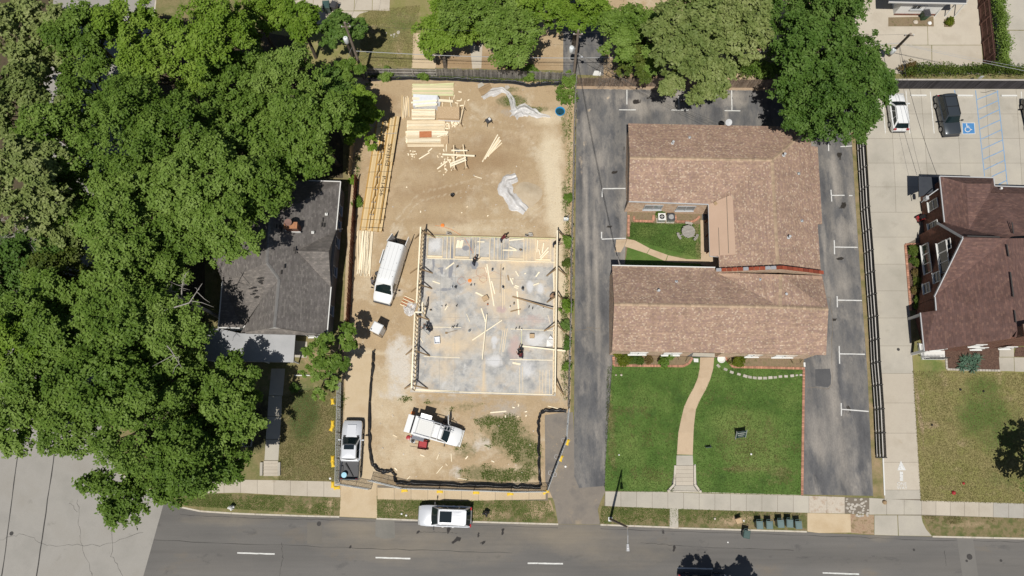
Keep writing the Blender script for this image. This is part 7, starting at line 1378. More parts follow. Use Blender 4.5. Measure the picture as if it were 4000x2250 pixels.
# white high-roof van
T = empty('white_van', (0,0,0), 0, 'white high-roof van with open doors beside the slab', 'van'); L, W = 6.3, 2.06; p = K['pwhite']
V, Fc = ringbody([(3.15,.62,.72,0),(3.08,.92,.84,.02),(2.85,1.10,.94,.04),(2.5,1.22,.99,.05),(2.1,1.34,1,.03),(1.9,1.36,1,0),(-3.05,1.36,1,0),(-3.1,1.36,1,0)], W); mob('body', V, Fc, p, T, 35)
def vanshell():
    wb, wt, zb, zr = 1.03, .87, 1.34, 2.62; xs = [(-3.08,-3.06),(-2.0,-2.0),(.2,.2),(1.35,1.2)]; V = []; Fc = []
    st = [(-3.09,-3.07,1,0),(-2.6,-2.6,1,0),(-1,-1,1,0),(.6,.6,1,0),(1.2,1.05,.99,-.02),(2.15,1.35,.96,-.10)]
    for xb, xt, k, dz in st:
        ring = [(xb,wb*k,zb),(xb+(xt-xb)*.5,(wb*.97)*k,zb+.6),(xt,(wt+.05)*k,zr-.22+dz),(xt,wt*k,zr-.1+dz),(xt,(wt-.12)*k,zr-.02+dz),(xt,.4*k,zr+.03+dz)]; V += ring+[(x,-y,z) for x, y, z in ring[::-1]]
    n = 12
    for i in range(len(st)-1):
        for k in range(n-1): Fc.append((i*n+k, i*n+k+1, (i+1)*n+k+1, (i+1)*n+k))
    Fc.append(tuple((len(st)-1)*n+k for k in range(n))); return V, Fc
V, Fc = vanshell(); mob('high_roof', V, Fc, p, T, 35)
mob('windshield', [(2.17,-.88,1.38),(2.17,.88,1.38),(1.42,.76,2.36),(1.42,-.76,2.36)], [(0,1,2,3)], K['carglass'], T)
for s in (-1,1):
    mob('side_window', [(2.0,s*1.03,1.42),(1.0,s*1.04,1.42),(1.0,s*.985,2.05),(1.42,s*.96,2.05)], [(0,1,2,3) if s > 0 else (3,2,1,0)], K['carglass'], T); mirror(T, 1.9, W/2+.05, 1.45, s, K['black']); board('roof_groove', (-2.9,s*.42,2.655), (.9,s*.42,2.652), .03, .012, K['trimg'], T); board('side_rail', (-2.9,s*1.035,1.2), (1.0,s*1.035,1.2), .02, .03, K['trimg'], T)
board('roof_groove', (-2.9,0,2.66), (.9,0,2.658), .025, .012, K['trimg'], T); board('roof_seam', (-.1,-.84,2.625), (-.1,.84,2.625), .02, .06, K['trimg'], T)
for k in range(6): m_ = MB(); m_.lathe([(.035,0),(.035,.02)], 8); o = m_.build('roof_bolt', K['black'], T); o.location = (-2.5+(k//2)*1.5, .72*(1 if k % 2 else -1), 2.60)
m_ = MB(); m_.box(-3.1,-2.6,-.9,.9,.75,2.4); m_.build('cargo_interior', K['black'], T)
for s, a in ((1, 1.66), (-1, -1.25)):
    M_ = Matrix.Translation((-3.12, s*1.0, 0)) @ Matrix.Rotation(s*a*1.0+math.pi*(0), 4, 'Z'); m_ = MB(); m_.box(-.03,.03,-s*.98 if s > 0 else 0,0 if s > 0 else .98,.6,2.4,0,Matrix.Translation((-3.12,s*1.0,0)) @ Matrix.Rotation(-s*(math.pi-abs(a)) if False else s*(-a if s > 0 else -abs(a)),4,'Z')); m_.build('rear_door', p, T)
M_ = Matrix.Translation((1.95,-1.03,0)) @ Matrix.Rotation(-.75,4,'Z'); m_ = MB(); m_.box(-1.05,0,-.05,.03,.5,1.35,0,M_); m_.box(-1.05,-.1,-.03,.0,1.35,2.0,0,M_); m_.build('driver_door', p, T); m_ = MB(); m_.box(-2.2,-.7,-1.16,-1.08,.55,2.2); m_.build('sliding_door', p, T)
m_ = MB(); m_.box(3.0,3.2,-.75,.75,.62,.80); m_.build('grille', K['pchar'], T); m_ = MB(); m_.box(2.95,3.2,-.95,.95,.32,.55); m_.build('bumper', K['pchar'], T)
for s in (-1,1): m_ = MB(); m_.box(2.45,2.58,-.22,.22,1.23,1.27); o = m_.build('hood_vent', K['black'], T); o.location = (.08,s*.42,0.01); o.rotation_euler = (0,.2,0)
wheels(T, (2.05,-1.75), W, .36, .24); lights(T, L, W, .85); place(T, 1520, 1068, -1.82, 1.4)
bpy.context.view_layer.update(); MV = T.matrix_world.copy()
# white service truck with utility cap
T = empty('service_truck', (0,0,0), 0, 'white service truck with open side boxes and ladder in front lot', 'truck'); L, W = 5.7, 2.0; p = K['pwhite']
V, Fc = ringbody([(2.85,.70,.70,0),(2.78,.92,.85,.02),(2.5,1.06,.96,.05),(1.9,1.13,1,.06),(1.3,1.16,1,.04),(1.1,1.16,1,0),(-2.5,1.12,1,0),(-2.55,1.1,1,0)], W); mob('body', V, Fc, p, T, 35)
cabin(T, p, W, 1.12, 1.88, -.5, 1.55, -.4, .75, .26, split=())
m_ = MB(); m_.box(-2.45,-.45,-1.0,1.0,1.1,1.95); m_.build('utility_cap', p, T); m_ = MB(); m_.box(-2.1,-.2,-.72,.72,1.95,1.99); m_.build('cap_roof_panel', K['trim'], T)
for y in (-.85,.85): board('rack_rail', (-2.2,y,2.12), (.5,y,2.12), .06, .05, K['alum'], T)
for x in (-2.0,-.3,.4): board('rack_bar', (x,-.9,2.16), (x,.9,2.16), .06, .05, K['alum'], T)
for x in (-2.0,-.3):
    for y in (-.85,.85): board('rack_post', (x,y,1.95), (x,y,2.14), .05, .05, K['alum'], T)
m_ = MB(); m_.box(-3.25,-2.62,-.95,.95,1.9,1.97); m_.build('rear_hatch', p, T); m_ = MB(); m_.box(-2.75,-2.45,-.9,.9,.55,1.15); m_.build('cargo_interior', K['black'], T)
for s, x0, x1 in ((1,-1.95,-.75),(-1,-2.2,-.9)): M_ = Matrix.Translation((0,s*1.0,1.93)) @ Matrix.Rotation(s*.35,4,'X'); m_ = MB(); m_.box(x0,x1,min(0,s*.45),max(0,s*.45),-.02,.02,0,M_); m_.build('side_box_lid', K['alum'], T)
for s in (-1,1): m_ = MB(); m_.box(-2.4,-.5,s*1.0-.02,s*1.0+.02,1.2,1.85); m_.build('side_box', K['pdark'], T); mirror(T, 1.3, W/2, 1.25, s, K['black'])
M_ = Matrix.Translation((1.15,1.0,0)) @ Matrix.Rotation(-1.25,4,'Z'); m_ = MB(); m_.box(-1.1,0,-.04,.04,.5,1.2,0,M_); m_.box(-1.0,-.1,-.03,.03,1.2,1.75,0,M_); m_.build('open_door', p, T)
lad = MB()
for y in (.38,.82): lad.bar((.45,y,2.22),(1.85,y,1.55),.06,.04)
for k in range(5): t = k/4.5+.05; lad.bar((.45+1.4*t,.38,2.22-.67*t),(.45+1.4*t,.82,2.22-.67*t),.04)
lad.build('ladder', K['alum'], T)
wheels(T, (1.75,-1.75), W, .39, .26); lights(T, L, W, .9); m_ = MB(); m_.box(2.75,2.92,-.9,.9,.36,.62); m_.build('bumper', K['trim'], T); seams(T, (1.2,.1), W, 1.1, K['trimg'])
place(T, 1704, 1685, -.27, .9); T.scale = (.93,.93,.95)
bpy.context.view_layer.update(); MT = T.matrix_world.copy()
# red hand cart and gear behind the truck
T = empty('red_cart', (*P(1653,1736)[:2],0), -.15, 'red two-handled cart beside the service truck', 'cart'); m_ = MB(); m_.add([(-.35,-.42,.25),(.4,-.42,.25),(.4,.38,.25),(-.35,.38,.25),(-.42,-.5,.75),(.48,-.5,.75),(.48,.45,.75),(-.42,.45,.75)], [(0,3,2,1),(0,1,5,4),(1,2,6,5),(2,3,7,6),(3,0,4,7)]); m_.build('tray', K['redplast'], T); m_ = MB(); m_.box(-.36,.4,-.42,.38,.40,.42); m_.build('load', K['redplast'], T)
for y in (-.35,.3): m_ = MB(); m_.tube([(.4,y,.5),(-.45,y,.68),(-1.2,y,.75)], .022, 6); m_.build('handle', K['black'], T)
for y in (-.4,.35): m_ = MB(); m_.lathe([(.18,-.05),(.18,.05)], 14); o = m_.build('wheel', K['rubber'], T); o.location = (.45,y,.18); o.rotation_euler = (1.57,0,0)
lump('air_compressor','black and red compressor behind the service truck','compressor',1612,1707,.0,.28,(K['redplast'],K['black']),21,.55); lump('air_compressor','dark compressor left of the red cart','compressor',1612,1724,.0,.26,(K['pchar'],K['black']),22,.5)
m_ = MB(); m_.lathe([(.1,0),(.22,.05),(.22,.14),(.1,.16)], 14); o = m_.build('cord_reel', K['redplast']); o.location = P(1595,1710); tag(o, 'red cord reel on the dirt behind the service truck', 'cord reel'); m_ = MB(); m_.lathe([(.12,0),(.2,.04),(.2,.12)], 14); o = m_.build('cord_reel', K['orange']); o.location = P(1613,1614); tag(o, 'orange cord coil above the service truck hatch', 'cord reel')
for lb, X, mt in (('pale sacks stacked at the open rear of the van', Vector((-3.5,-.75,0)), K['trim']),):
    T = empty('supply_pile', MV @ X, 0, lb, 'supplies'); 
    for k in range(5): m_ = MB(); m_.box(-.3,.3,-.1,.1,0,.14); o = m_.build('plank', K['pine2'] if k % 2 else K['greyplank'], T); o.location = (R.uniform(-.05,.05), -.25+.12*k, .3); o.rotation_euler = (0,0,1.1)
    m_ = MB(); m_.box(-.35,.35,-.4,.4,0,.3); m_.build('crate', K['black'], T)
m_ = MB(); m_.lathe([(.2,0),(.24,.35),(.2,.38),(.01,.38)], 8); o = m_.build('tool_bag', K['pchar']); o.location = MV @ Vector((.1,-1.5,0)); tag(o, 'dark tool bag on the ground beside the van side', 'bag')
# ------------------------------------------------------------------ poles, wires, street furniture
def upole(label, base, top, h, cans, lampside=None):
    A = P(*base); B_ = P(*top, h); T = empty('utility_pole', (A.x, A.y, 0), 0, label, 'utility pole'); b = Vector((B_.x-A.x, B_.y-A.y, h)); m_ = MB(); m_.tube([(0,0,-.2), b*.5, b], [.17,.15,.12], 10); m_.build('pole', K['pole'], T, 60)
    for t, dx, dy in cans:
        q = b*t; m_ = MB(); m_.lathe([(.24,0),(.26,.04),(.26,.72),(.22,.8),(.08,.84),(.05,.98),(.01,.99)], 16); o = m_.build('transformer', K['can'], T, 40); o.location = q+Vector((dx,dy,-.4)); m_ = MB(); m_.bar(q, q+Vector((dx,dy,0)), .08); m_.build('bracket', K['steel'], T)
    q = b*.93; board('cross_arm', q+Vector((-.5,0,0)), q+Vector((.5,0,0)), .09, .11, K['pole'], T)
    for k in (-.42,.42,0): m_ = MB(); m_.lathe([(.05,0),(.07,.06),(.04,.14),(.01,.16)], 8); o = m_.build('insulator', K['trim'], T); o.location = q+Vector((k,0,.05))
    if lampside: m_ = MB(); q = b*lampside; m_.tube([q, q+Vector((.3,-.05,.1)), q+Vector((.6,-.2,.05))], .035, 6); m_.build('lamp_arm', K['alum'], T); m_ = MB(); m_.lathe([(.05,.12),(.19,.0),(.17,-.05),(.01,-.1)], 14); o = m_.build('lamp_head', K['alum'], T); o.location = q+Vector((.65,-.25,.0))
    return A, b
A1, b1 = upole('leaning utility pole with transformer at the left of back fence', (1424,306), (1346,88), 9.6, [(.74,-.42,-.2)])
A2, b2 = upole('utility pole with transformer and lamp behind the driveway fence', (2240,312), (2259,119), 9.0, [(.66,-.55,-.1)], .55)
A3, b3 = upole('utility pole with transformer beside the dark tree', (3475,215), (3557,132), 8.6, [(.3,-.3,-.2)])
def wire(label, a, b, r=.014, sag=.4, mat=None, n=14):
    a = Vector(a); b = Vector(b); m_ = MB(); m_.tube([a+(b-a)*t-Vector((0,0,4*sag*t*(1-t))) for t in np.linspace(0, 1, n)], r, 5); o = m_.build('cable', mat or K['wire']); return tag(o, label, 'cable')
def on(A, b, t): return Vector((A.x, A.y, 0))+b*t
wire('thick pale cable from left pole to the pole by the driveway', on(A1,b1,.52), on(A2,b2,.47), .035, .35); wire('thin upper cable from left pole to the pole by the driveway', on(A1,b1,.96), on(A2,b2,.98), .01, .4, K['wired']); wire('thin cable below the thick one along the back fence', on(A1,b1,.44), on(A2,b2,.40), .012, .3, K['wired'])
wire('thick pale cable from the driveway pole toward the pale tree', on(A2,b2,.47), on(A3,b3,.6), .03, .5); wire('thin upper cable from driveway pole to the right pole', on(A2,b2,.98), on(A3,b3,.98), .01, .5, K['wired']); wire('cable from the right pole across the top right drive', on(A3,b3,.55), P(4300,330,4.5), .02, .3); wire('thin cable from the right pole above the ivy hedge', on(A3,b3,.6), P(4300,310,5.2), .014, .4, K['wire'])
wire('service cable from the driveway pole down to the front block roof', on(A2,b2,.62), P(2411,1000,5.2), .012, .7, K['wired'], 20); wire('second service cable down the driveway to the building mast', on(A2,b2,.58), P(2409,1000,5.0), .012, .9, K['wired'], 20)
for k in range(3): wire('service cable from the driveway pole to the north roof edge' if k == 0 else ('second service cable to the north roof edge' if k == 1 else 'third service cable to the north roof edge'), on(A2,b2,.6), P(2772+k*28,486,3.6), .012, .5+.2*k, K['wired'])
wire('twisted service cable from the right pole to the brick building', on(A3,b3,.5), P(3662,690,4.4), .022, .5, K['wired'], 20); wire('thin service cable from the right pole to the lean-to', on(A3,b3,.48), P(3600,690,2.9), .012, .6, K['wired'], 20); wire('guy wire of the left pole', on(A1,b1,.62), P(1320,312,.0), .014, .0, K['wire']); wire('cable crossing from the left pole to the top edge', on(A1,b1,.9), P(1410,-60,7), .01, .3, K['wired'])
# street lamp
T = empty('street_lamp', P(2384,2028), 0, 'tall street lamp with arm over the road', 'street lamp'); top = P(2452,2059,10.2)-P(2384,2028); m_ = MB(); m_.tube([(0,0,0),(top.x*.5,top.y*.5,5.1),(top.x,top.y,10.2)], [.13,.11,.08], 10); m_.build('pole', K['pole'], T, 60); hd = P(2452,2140,10.5)-P(2384,2028); m_ = MB(); m_.tube([(top.x,top.y,9.9),((top.x*.6+hd.x*.4),top.y*.6+hd.y*.4,10.4),(hd.x,hd.y,10.5)], .045, 6); m_.build('arm', K['alum'], T); m_ = MB(); m_.add([(-.12,.35,-.03),(.12,.35,-.03),(.17,-.3,-.03),(-.17,-.3,-.03),(-.08,.32,.1),(.08,.32,.1),(.12,-.25,.14),(-.12,-.25,.14)], [(0,1,2,3),(7,6,5,4),(0,4,5,1),(1,5,6,2),(2,6,7,3),(3,7,4,0)]); m_.lathe([(.05,.13),(.05,.2),(.01,.2)], 8); o = m_.build('lamp_head', K['alum'], T); o.location = hd
m_ = MB(); m_.box(-.2,.2,-.2,.2,0,.06); m_.build('base_plate', K['steel'], T)
# hydrants
def hydrant(label, px, py, mat, s=1.0):
    T = empty('fire_hydrant', P(px, py), .2, label, 'hydrant'); m_ = MB(); m_.lathe([(.17*s,0),(.17*s,.05),(.11*s,.08),(.11*s,.55),(.15*s,.58),(.15*s,.63),(.11*s,.72),(.05*s,.8),(.03*s,.86),(.01,.87)], 16); m_.build('barrel', mat, T, 40)
    for d in ((1,0),(-1,0),(0,-1)): m_ = MB(); m_.tube([Vector((d[0],d[1],0))*.08*s+Vector((0,0,.42)), Vector((d[0],d[1],0))*.24*s+Vector((0,0,.42))], .07*s, 10); m_.build('nozzle', mat, T)
hydrant('black fire hydrant on the verge behind the silver vehicle', 1899, 2003, K['pblack'], 1.5); hydrant('white-topped hydrant on the verge left of the steps', 908, 1981, K['trim'], 1.3)
# wheeled bins
def bin_(label, px, py, rz, grp=None, mats=None, tilt=None, s=1.0, z=0.0):
    bm, lm = mats or (K['bin'], K['binlid']); T = empty('wheeled_bin', P(px, py, z), rz, label, 'bin', grp); T.scale = (s,s,s); m_ = MB(); m_.add([(-.24,-.28,.08),(.24,-.28,.08),(.24,.26,.08),(-.24,.26,.08),(-.31,-.38,1.0),(.31,-.38,1.0),(.31,.34,1.0),(-.31,.34,1.0)], BOXF); m_.build('body', bm, T); m_ = MB(); m_.add([(-.33,-.42,1.0),(.33,-.42,1.0),(.33,.36,1.0),(-.33,.36,1.0),(-.28,-.36,1.07),(.28,-.36,1.07),(.26,.32,1.08),(-.26,.32,1.08)], BOXF); m_.box(-.2,.2,-.25,.2,1.08,1.10); m_.build('lid', lm, T); m_ = MB(); m_.tube([(-.28,.36,.96),(-.28,.48,.98),(.28,.48,.98),(.28,.36,.96)], .025, 6); m_.build('handle', bm, T)
    for x in (-1,1): m_ = MB(); m_.lathe([(.12,-.03),(.12,.03)], 12); o = m_.build('wheel', K['rubber'], T); o.location = (x*.29,.26,.12); o.rotation_euler = (0,1.57,0)
    if tilt: T.rotation_euler = tilt
    return T
for k, (px, py) in enumerate(((2955,2046),(2993,2046),(3036,2041),(3071,2040),(3105,2046))):
    bin_(('green wheeled bin nearest the tipped bin','second wheeled bin in the row of five','middle wheeled bin in the row of five','fourth wheeled bin in the row of five','rightmost wheeled bin in the row of five')[k], px, py, -.02+R.uniform(-.05,.05), 'wheeled bins on the verge')
bin_('dark wheeled bin alone and askew at the kerb edge', 2905, 2082, -.2, None, (K['bin'], K['bin']), z=-.1)
bin_('large green dumpster bin on the top concrete pad, left', 1283, 42, .1, None, (K['bin'],K['bin']), s=1.25); bin_('small dark bin with lid up on the concrete pad', 1312, 38, -.3, None, (K['pchar'],K['pchar']), s=1.1); bin_('deep green bin against the white wall at top right', 3601, 72, .1, None, (K['bingreen'],K['pchar']), s=1.15)
T = empty('broken_chair', P(2882,2033), .3, 'broken tan chair dumped on the verge beside bins', 'chair'); m_ = MB(); m_.box(-.28,.28,-.25,.25,.3,.36); m_.build('seat', K['osb'], T); m_ = MB(); m_.box(-.28,.28,.25,.3,.3,.8); m_.build('backrest', K['brace'], T)
for x in (-1,1):
    for y in (-1,1): board('leg', (x*.24,y*.22,0), (x*.24,y*.22,.3), .04, .04, K['brace'], T)
# lawn signs
T = empty('lawn_sign', P(2882,1700), math.radians(80), 'dark green lettered sign leaning on the front lawn', 'sign'); tl = .85
def sp3(x, y): return Vector((x, -y*math.sin(tl)*0+0, 0))
Ms = Matrix.Rotation(.95,4,'X'); m_ = MB(); m_.box(-.62,.62,-.04,.04,.15,1.25,0,Matrix.Rotation(-.62,4,'X')); m_.build('panel', K['signg'], T)
for x in (-.68,.68): m_ = MB(); m_.box(x-.05,x+.05,-.05,.05,0,1.35,0,Matrix.Rotation(-.62,4,'X')); m_.build('post', K['steel'], T)
m_ = MB(); m_.add([(-.66,.35,.02),(.66,.35,.02),(.66,.72,1.05),(-.66,.72,1.05)], [(0,1,2,3)]); m_.build('back_panel', K['can'], T)
for body, z, sz in (('PEABODY',.98,.30),('SAXON',.62,.30),('APARTMENTS',.32,.12)):
    q = Matrix.Rotation(-.62,4,'X') @ Vector((0,-.046,z)); text('sign_lettering', body, sz, K['cream'], q, (math.pi/2-.62,0,0), T, .85)
T.rotation_euler = (0,0,math.radians(-90+8)+math.pi/2*0); T.rotation_euler = (0,0,math.radians(8)); T.location = P(2892,1712,.1); T.scale = (.76,.9,.9)
T = empty('low_sign', P(2763,1742,.1), .1, 'small dark low sign on the lawn beside the walk', 'sign'); m_ = MB(); m_.box(-.3,.3,-.03,.03,.12,.5,0,Matrix.Rotation(.3,4,'X')); m_.build('panel', K['signg'], T)
for x in (-.25,.25): board('stake', (x,0,0), (x,.03,.3), .03, .03, K['steel'], T)
# stepping stones and edging bricks
for k, (px, py, rz) in enumerate(((2806,1429,-.8),(2834,1443,-.35),(2858,1454,-.3),(2886,1462,-.3),(2911,1469,-.3),(2929,1473,-.2),(2948,1476,-.1),(2968,1477,0),(2988,1477,.05),(3009,1475,.1),(3028,1474,.1),(3048,1471,.1),(3070,1470,0),(3094,1468,.1),(3112,1466,.2),(3128,1465,.1))):
    s = R.uniform(.85,1.1)*(.9 if k < 14 else .6); m_ = MB(); m_.add([(-.24*s,-.15*s,0),(.22*s,-.16*s,0),(.25*s,.15*s,0),(-.22*s,.17*s,0),(-.22*s,-.13*s,.05),(.2*s,-.14*s,.05),(.23*s,.13*s,.05),(-.2*s,.15*s,.05)], BOXF); o = m_.build('stepping_stone', K['stonepc']); o.location = P(px, py, ZL); o.rotation_euler = (0,0,rz); tag(o, 'pale stepping stone in the curved row on the front lawn', 'stone', 'curved row of stepping stones')
def edging(label, runs, step=.155, z=0.0, h=.16, w_=.24, mt='brickpc'):
    T = empty('brick_edging', P(*runs[0][0]), 0, label, 'edging'); o0 = P(*runs[0][0])
    for pts in runs:
        q = [P(*p) for p in pts]
        for a, b in zip(q[:-1], q[1:]):
            L = (b-a).length; n = max(1, int(L/step)); u = (b-a)/n; nv = Vector((-u.y,u.x,0)).normalized()
            for i in range(n): c = a+u*(i+.5)-o0; board('brick', c-nv*w_/2+Vector((0,0,z+h/2+R.uniform(-.01,.01))), c+nv*w_/2+Vector((0,0,z+h/2)), u.length*.9, h, K[mt], T)
edging('pink brick edging of the left front bed', [[(2396,1394),(2397,1428),(2668,1431),(2690,1420),(2704,1398)]]); edging('pink brick edging of the right front bed', [[(2832,1396),(2845,1416),(2862,1434),(3142,1440)]]); edging('brick edging between front lawn and the right asphalt', [[(3138,1446),(3135,1650),(3131,1934)]], .16); edging('brick edging round the courtyard flower beds', [[(2476,846),(2476,864),(2551,866),(2552,842)],[(2637,842),(2638,866),(2702,868),(2722,858),(2732,846)],[(2455,842),(2454,880),(2455,925)]]); edging('pale stone edging of the south mulch bed', [[(3694,1395),(3697,1443),(3800,1446),(3905,1448)]], .3, 0, .12, .2, 'stonepc'); edging('brick edging of the west mulch bed', [[(3600,954),(3535,956),(3545,1080),(3556,1214)]], .25, 0, .12)
sheet('front_bed', pxs([(2398,1388),(2704,1393),(2690,1418),(2668,1429),(2398,1426)], ZL+.012), K['bed'])['kind'] = 'structure'; sheet('front_bed', pxs([(2834,1394),(3140,1402),(3140,1438),(2864,1432),(2848,1414)], ZL+.012), K['bed'])['kind'] = 'structure'
for lb, a, b in (('dark thin stake in the left front bed, first',(2402,1390),(2406,1406)),('dark thin stake beside the broad-leaved shrub',(2646,1390),(2651,1406)),('dark bent stake at the right end of left bed',(2690,1391),(2676,1414)),('dark stake in the right front bed, left of pair',(3092,1406),(3097,1420)),('dark stake in the right front bed, right of pair',(3134,1403),(3124,1418))): tag(board('garden_stake', P(*a,.75), P(*b,.05), .03, .03, K['iron']), lb, 'stake')
m_ = MB(); m_.lathe([(.33,0),(.36,.32),(.42,.34),(.42,.38),(.34,.38),(.31,.28),(.01,.28)], 24); o = m_.build('round_planter', K['trim']); o.location = P(2814,1404,.1); tag(o, 'round white planter ring beside the front walk', 'planter')
tag(sheet('white_paver', pxs([(2709,1400),(2728,1401),(2728,1415),(2711,1414)], .14), K['trim'], None, None, .06), 'white square paver beside the front walk', 'paver'); tag(board('white_block', P(3141,1416,.12), P(3142,1433,.12), .18, .2, K['trim']), 'white block at the right end of the front bed', 'block')
# courtyard furniture
def acunit(label, px, py, mat, fanm):
    T = empty('air_conditioner', P(px, py), 0, label, 'air conditioner'); m_ = MB(); m_.box(-.38,.38,-.38,.38,.05,.8); m_.build('cabinet', K['steel'], T); m_ = MB(); m_.box(-.4,.4,-.4,.4,.8,.84); m_.build('top', mat, T); m_ = MB(); m_.lathe([(.28,.841),(.28,.86),(.24,.86),(.24,.845),(.01,.845)], 20); m_.build('fan_grille', fanm, T); m_ = MB(); m_.box(-.45,.45,-.45,.45,0,.05); m_.build('pad', K['concg'], T)
    for k in range(4): a = k*math.pi/2; board('fan_blade', (0,0,.852), (.2*math.cos(a),.2*math.sin(a),.852), .09, .006, K['alum'], T)
acunit('white-topped air conditioner in the courtyard', 2580, 856, K['trim'], K['black']); acunit('dark-topped air conditioner in the courtyard', 2616, 857, K['pchar'], K['steel'])
T = empty('picnic_table', P(2683,912), .3, 'round grey plank table with curved benches in courtyard', 'picnic table')
for k in range(9):
    y = -.62+k*.155; hw = math.sqrt(max(.02, .72**2-y*y)); board('table_plank', (-hw,y,.74), (hw,y,.74), .145, .04, K['greyplank'], T)
for k, a in enumerate((1.1, 3.25, 5.4)):
    for r0 in (1.0, 1.14): 
        V = []; Fc = []
        for j in range(7):
            t = a-.36+.72*j/6
            for rr in (r0-.06, r0+.06):
                for z in (.42, .46): V.append((rr*math.cos(t), rr*math.sin(t), z))
        for j in range(6): b_ = j*4; Fc += [(b_+1,b_+5,b_+7,b_+3),(b_,b_+2,b_+6,b_+4),(b_,b_+4,b_+5,b_+1),(b_+2,b_+3,b_+7,b_+6)]
        mob('bench_plank', V, Fc, K['greyplank'] if k else K['stonepc'], T)
    board('bench_strut', (.4*math.cos(a),.4*math.sin(a),.3), (1.1*math.cos(a),1.1*math.sin(a),.4), .09, .05, K['greyplank'], T); board('table_leg', (.2*math.cos(a),.2*math.sin(a),.72), (.5*math.cos(a),.5*math.sin(a),.0), .09, .05, K['greyplank'], T)
# house path and steps
hp = empty('house_path'); struct(hp)
for q in ([(1060,1440),(1113,1440),(1104,1545),(1050,1545)], [(1049,1547),(1101,1547),(1099,1625),(1045,1625)], [(1045,1627),(1098,1627),(1093,1715),(1038,1715)], [(1038,1717),(1092,1717),(1087,1798),(1033,1798)]): sheet('path_panel', pxs(q, .05), K['concg'], None, hp, .06)
for i in range(5): y0 = 1800+i*12; sheet('step', pxs([(1030,y0),(1086,y0),(1086,y0+11.5),(1029,y0+11.5)], .09-.014*i), K['conc'], None, hp, .1)
for x in (1022,1091): board('cheek_wall', P(x,1806,.1), P(x-1,1858,.1), .26, .24, K['concg'], hp)
sheet('porch_apron', pxs([(1152,1330),(1200,1335),(1198,1398),(1150,1395)], .03), K['concg'])['kind'] = 'structure'
for x0 in (1150,1185,1225,1265): tag(board('garden_rail', P(x0,1466,.1), P(x0+34,1467,.1), .1, .1, K['trim']), 'pale low garden edging rail under the small driveway tree', 'edging', 'low garden edging rails')
T = empty('lawn_trough', P(968,1716), 0, 'rectangular metal frame box lying in the shaded front yard', 'box')
for a in ((-.5,.5,-.72,-.66),(-.5,.5,.66,.72),(-.5,-.44,-.66,.66),(.44,.5,-.66,.66)): m_ = MB(); m_.box(*a,0,.3); m_.build('side', K['steel'], T)
m_ = MB(); m_.box(-.44,.0,-.66,.66,.05,.1); m_.build('cover', K['greyglass'], T)
# bits on the lawns and verges
for lb, px, py, z, s, mt in (('white ball on the front lawn right of the sign',2934,1774,.1,.09,'trash'),('white litter on the left front lawn',2418,1777,.1,.07,'trash'),('white litter beside the front steps',2715,1816,.1,.07,'trash'),('pale rubble heap left, on the front lawn',2406,1465,.1,.1,'rubble'),('pale rubble piece right, on the front lawn',2427,1465,.1,.1,'rubble'),('white litter near the gate corner on the grass',1290,1869,.02,.1,'trash'),('white litter on the verge left of the silver vehicle',1569,2007,.02,.1,'trash'),('white litter nearer the silver vehicle on the verge',1587,2013,.02,.1,'trash'),('pale stone on the verge near the bins',2792,2026,.02,.12,'rubble'),('white litter beside the tan broken chair',2905,2034,.02,.08,'trash'),('white litter on the asphalt beside the slanting fence',2209,1822,.02,.12,'trash'),('white litter on the road below the bins',2843,2118,ZR,.07,'trash'),('dark spike light on the right lawn, upper left',3751,1522,.02,.12,'blacklitter'),('dark spike light on the right lawn, upper right',3841,1528,.02,.12,'blacklitter'),('dark stake on the bare patch of the right lawn',3640,1660,.02,.12,'blacklitter'),('red valve cap on the right lawn, upper',3763,1888,.02,.13,'redplast'),('pale red valve cap on the right lawn, lower',3724,1925,.02,.2,'redplast'),('broken brown rock at the lane corner',3454,1962,.02,.22,'brace'),('pale pot beside the deep green bin',3575,88,.02,.25,'rubble'),('white pot at the corner of the white building',3630,92,.02,.22,'trash')):
    g = random.Random(px); m_ = MB(); m_.lathe([(s*g.uniform(.8,1),0),(s*g.uniform(.9,1.2),s*.5),(s*.6,s*1.1),(.01,s*1.2)], 8); o = m_.build('litter' if mt == 'trash' else ('stone' if mt == 'rubble' else 'yard_fixture'), K[mt]); o.location = P(px, py, z); o.rotation_euler = (0,0,g.uniform(0,6)); tag(o, lb, 'litter' if mt == 'trash' else ('stone' if mt == 'rubble' else 'fixture'))
# fence sign, cart by the church
T = empty('parking_sign', P(3795,338), 0, 'small white parking sign on a post before the dark fence', 'sign'); board('post', (0,.2,0), (0,.2,2.0), .06, .06, K['steel'], T); m_ = MB(); m_.box(-.2,.2,.14,.165,1.5,2.05); m_.build('plate', K['trim'], T); text('plate_text', 'P', .3, K['bluesq'], (0,.135,1.8), (math.pi/2,0,0), T)
T = empty('mower', P(3590,855), .4, 'red and black machine against the brick building wall', 'mower'); m_ = MB(); m_.box(-.4,.4,-.3,.3,.15,.5); m_.build('deck', K['redplast'], T); m_ = MB(); m_.box(-.25,.3,-.2,.2,.5,.8); m_.build('engine', K['black'], T); m_ = MB(); m_.tube([(.4,-.2,.4),(.9,-.2,.95),(.9,.2,.95),(.4,.2,.4)], .025, 6); m_.build('handle', K['black'], T)
for x in (-.32,.32):
    for y in (-.3,.3): m_ = MB(); m_.lathe([(.16,-.05),(.16,.05)], 12); o = m_.build('wheel', K['rubber'], T); o.location = (x,y,.16); o.rotation_euler = (1.57,0,0)
# yard box
m_ = MB(); m_.tube([(t, .12*math.sin(t*3), .02) for t in np.linspace(-.9,.9,12)], .02, 5); o = m_.build('graffiti_hose', K['iron']); o.location = P(3860,358,.02); tag(o, 'dark scribble of hose on the blue hatched bay', 'hose')
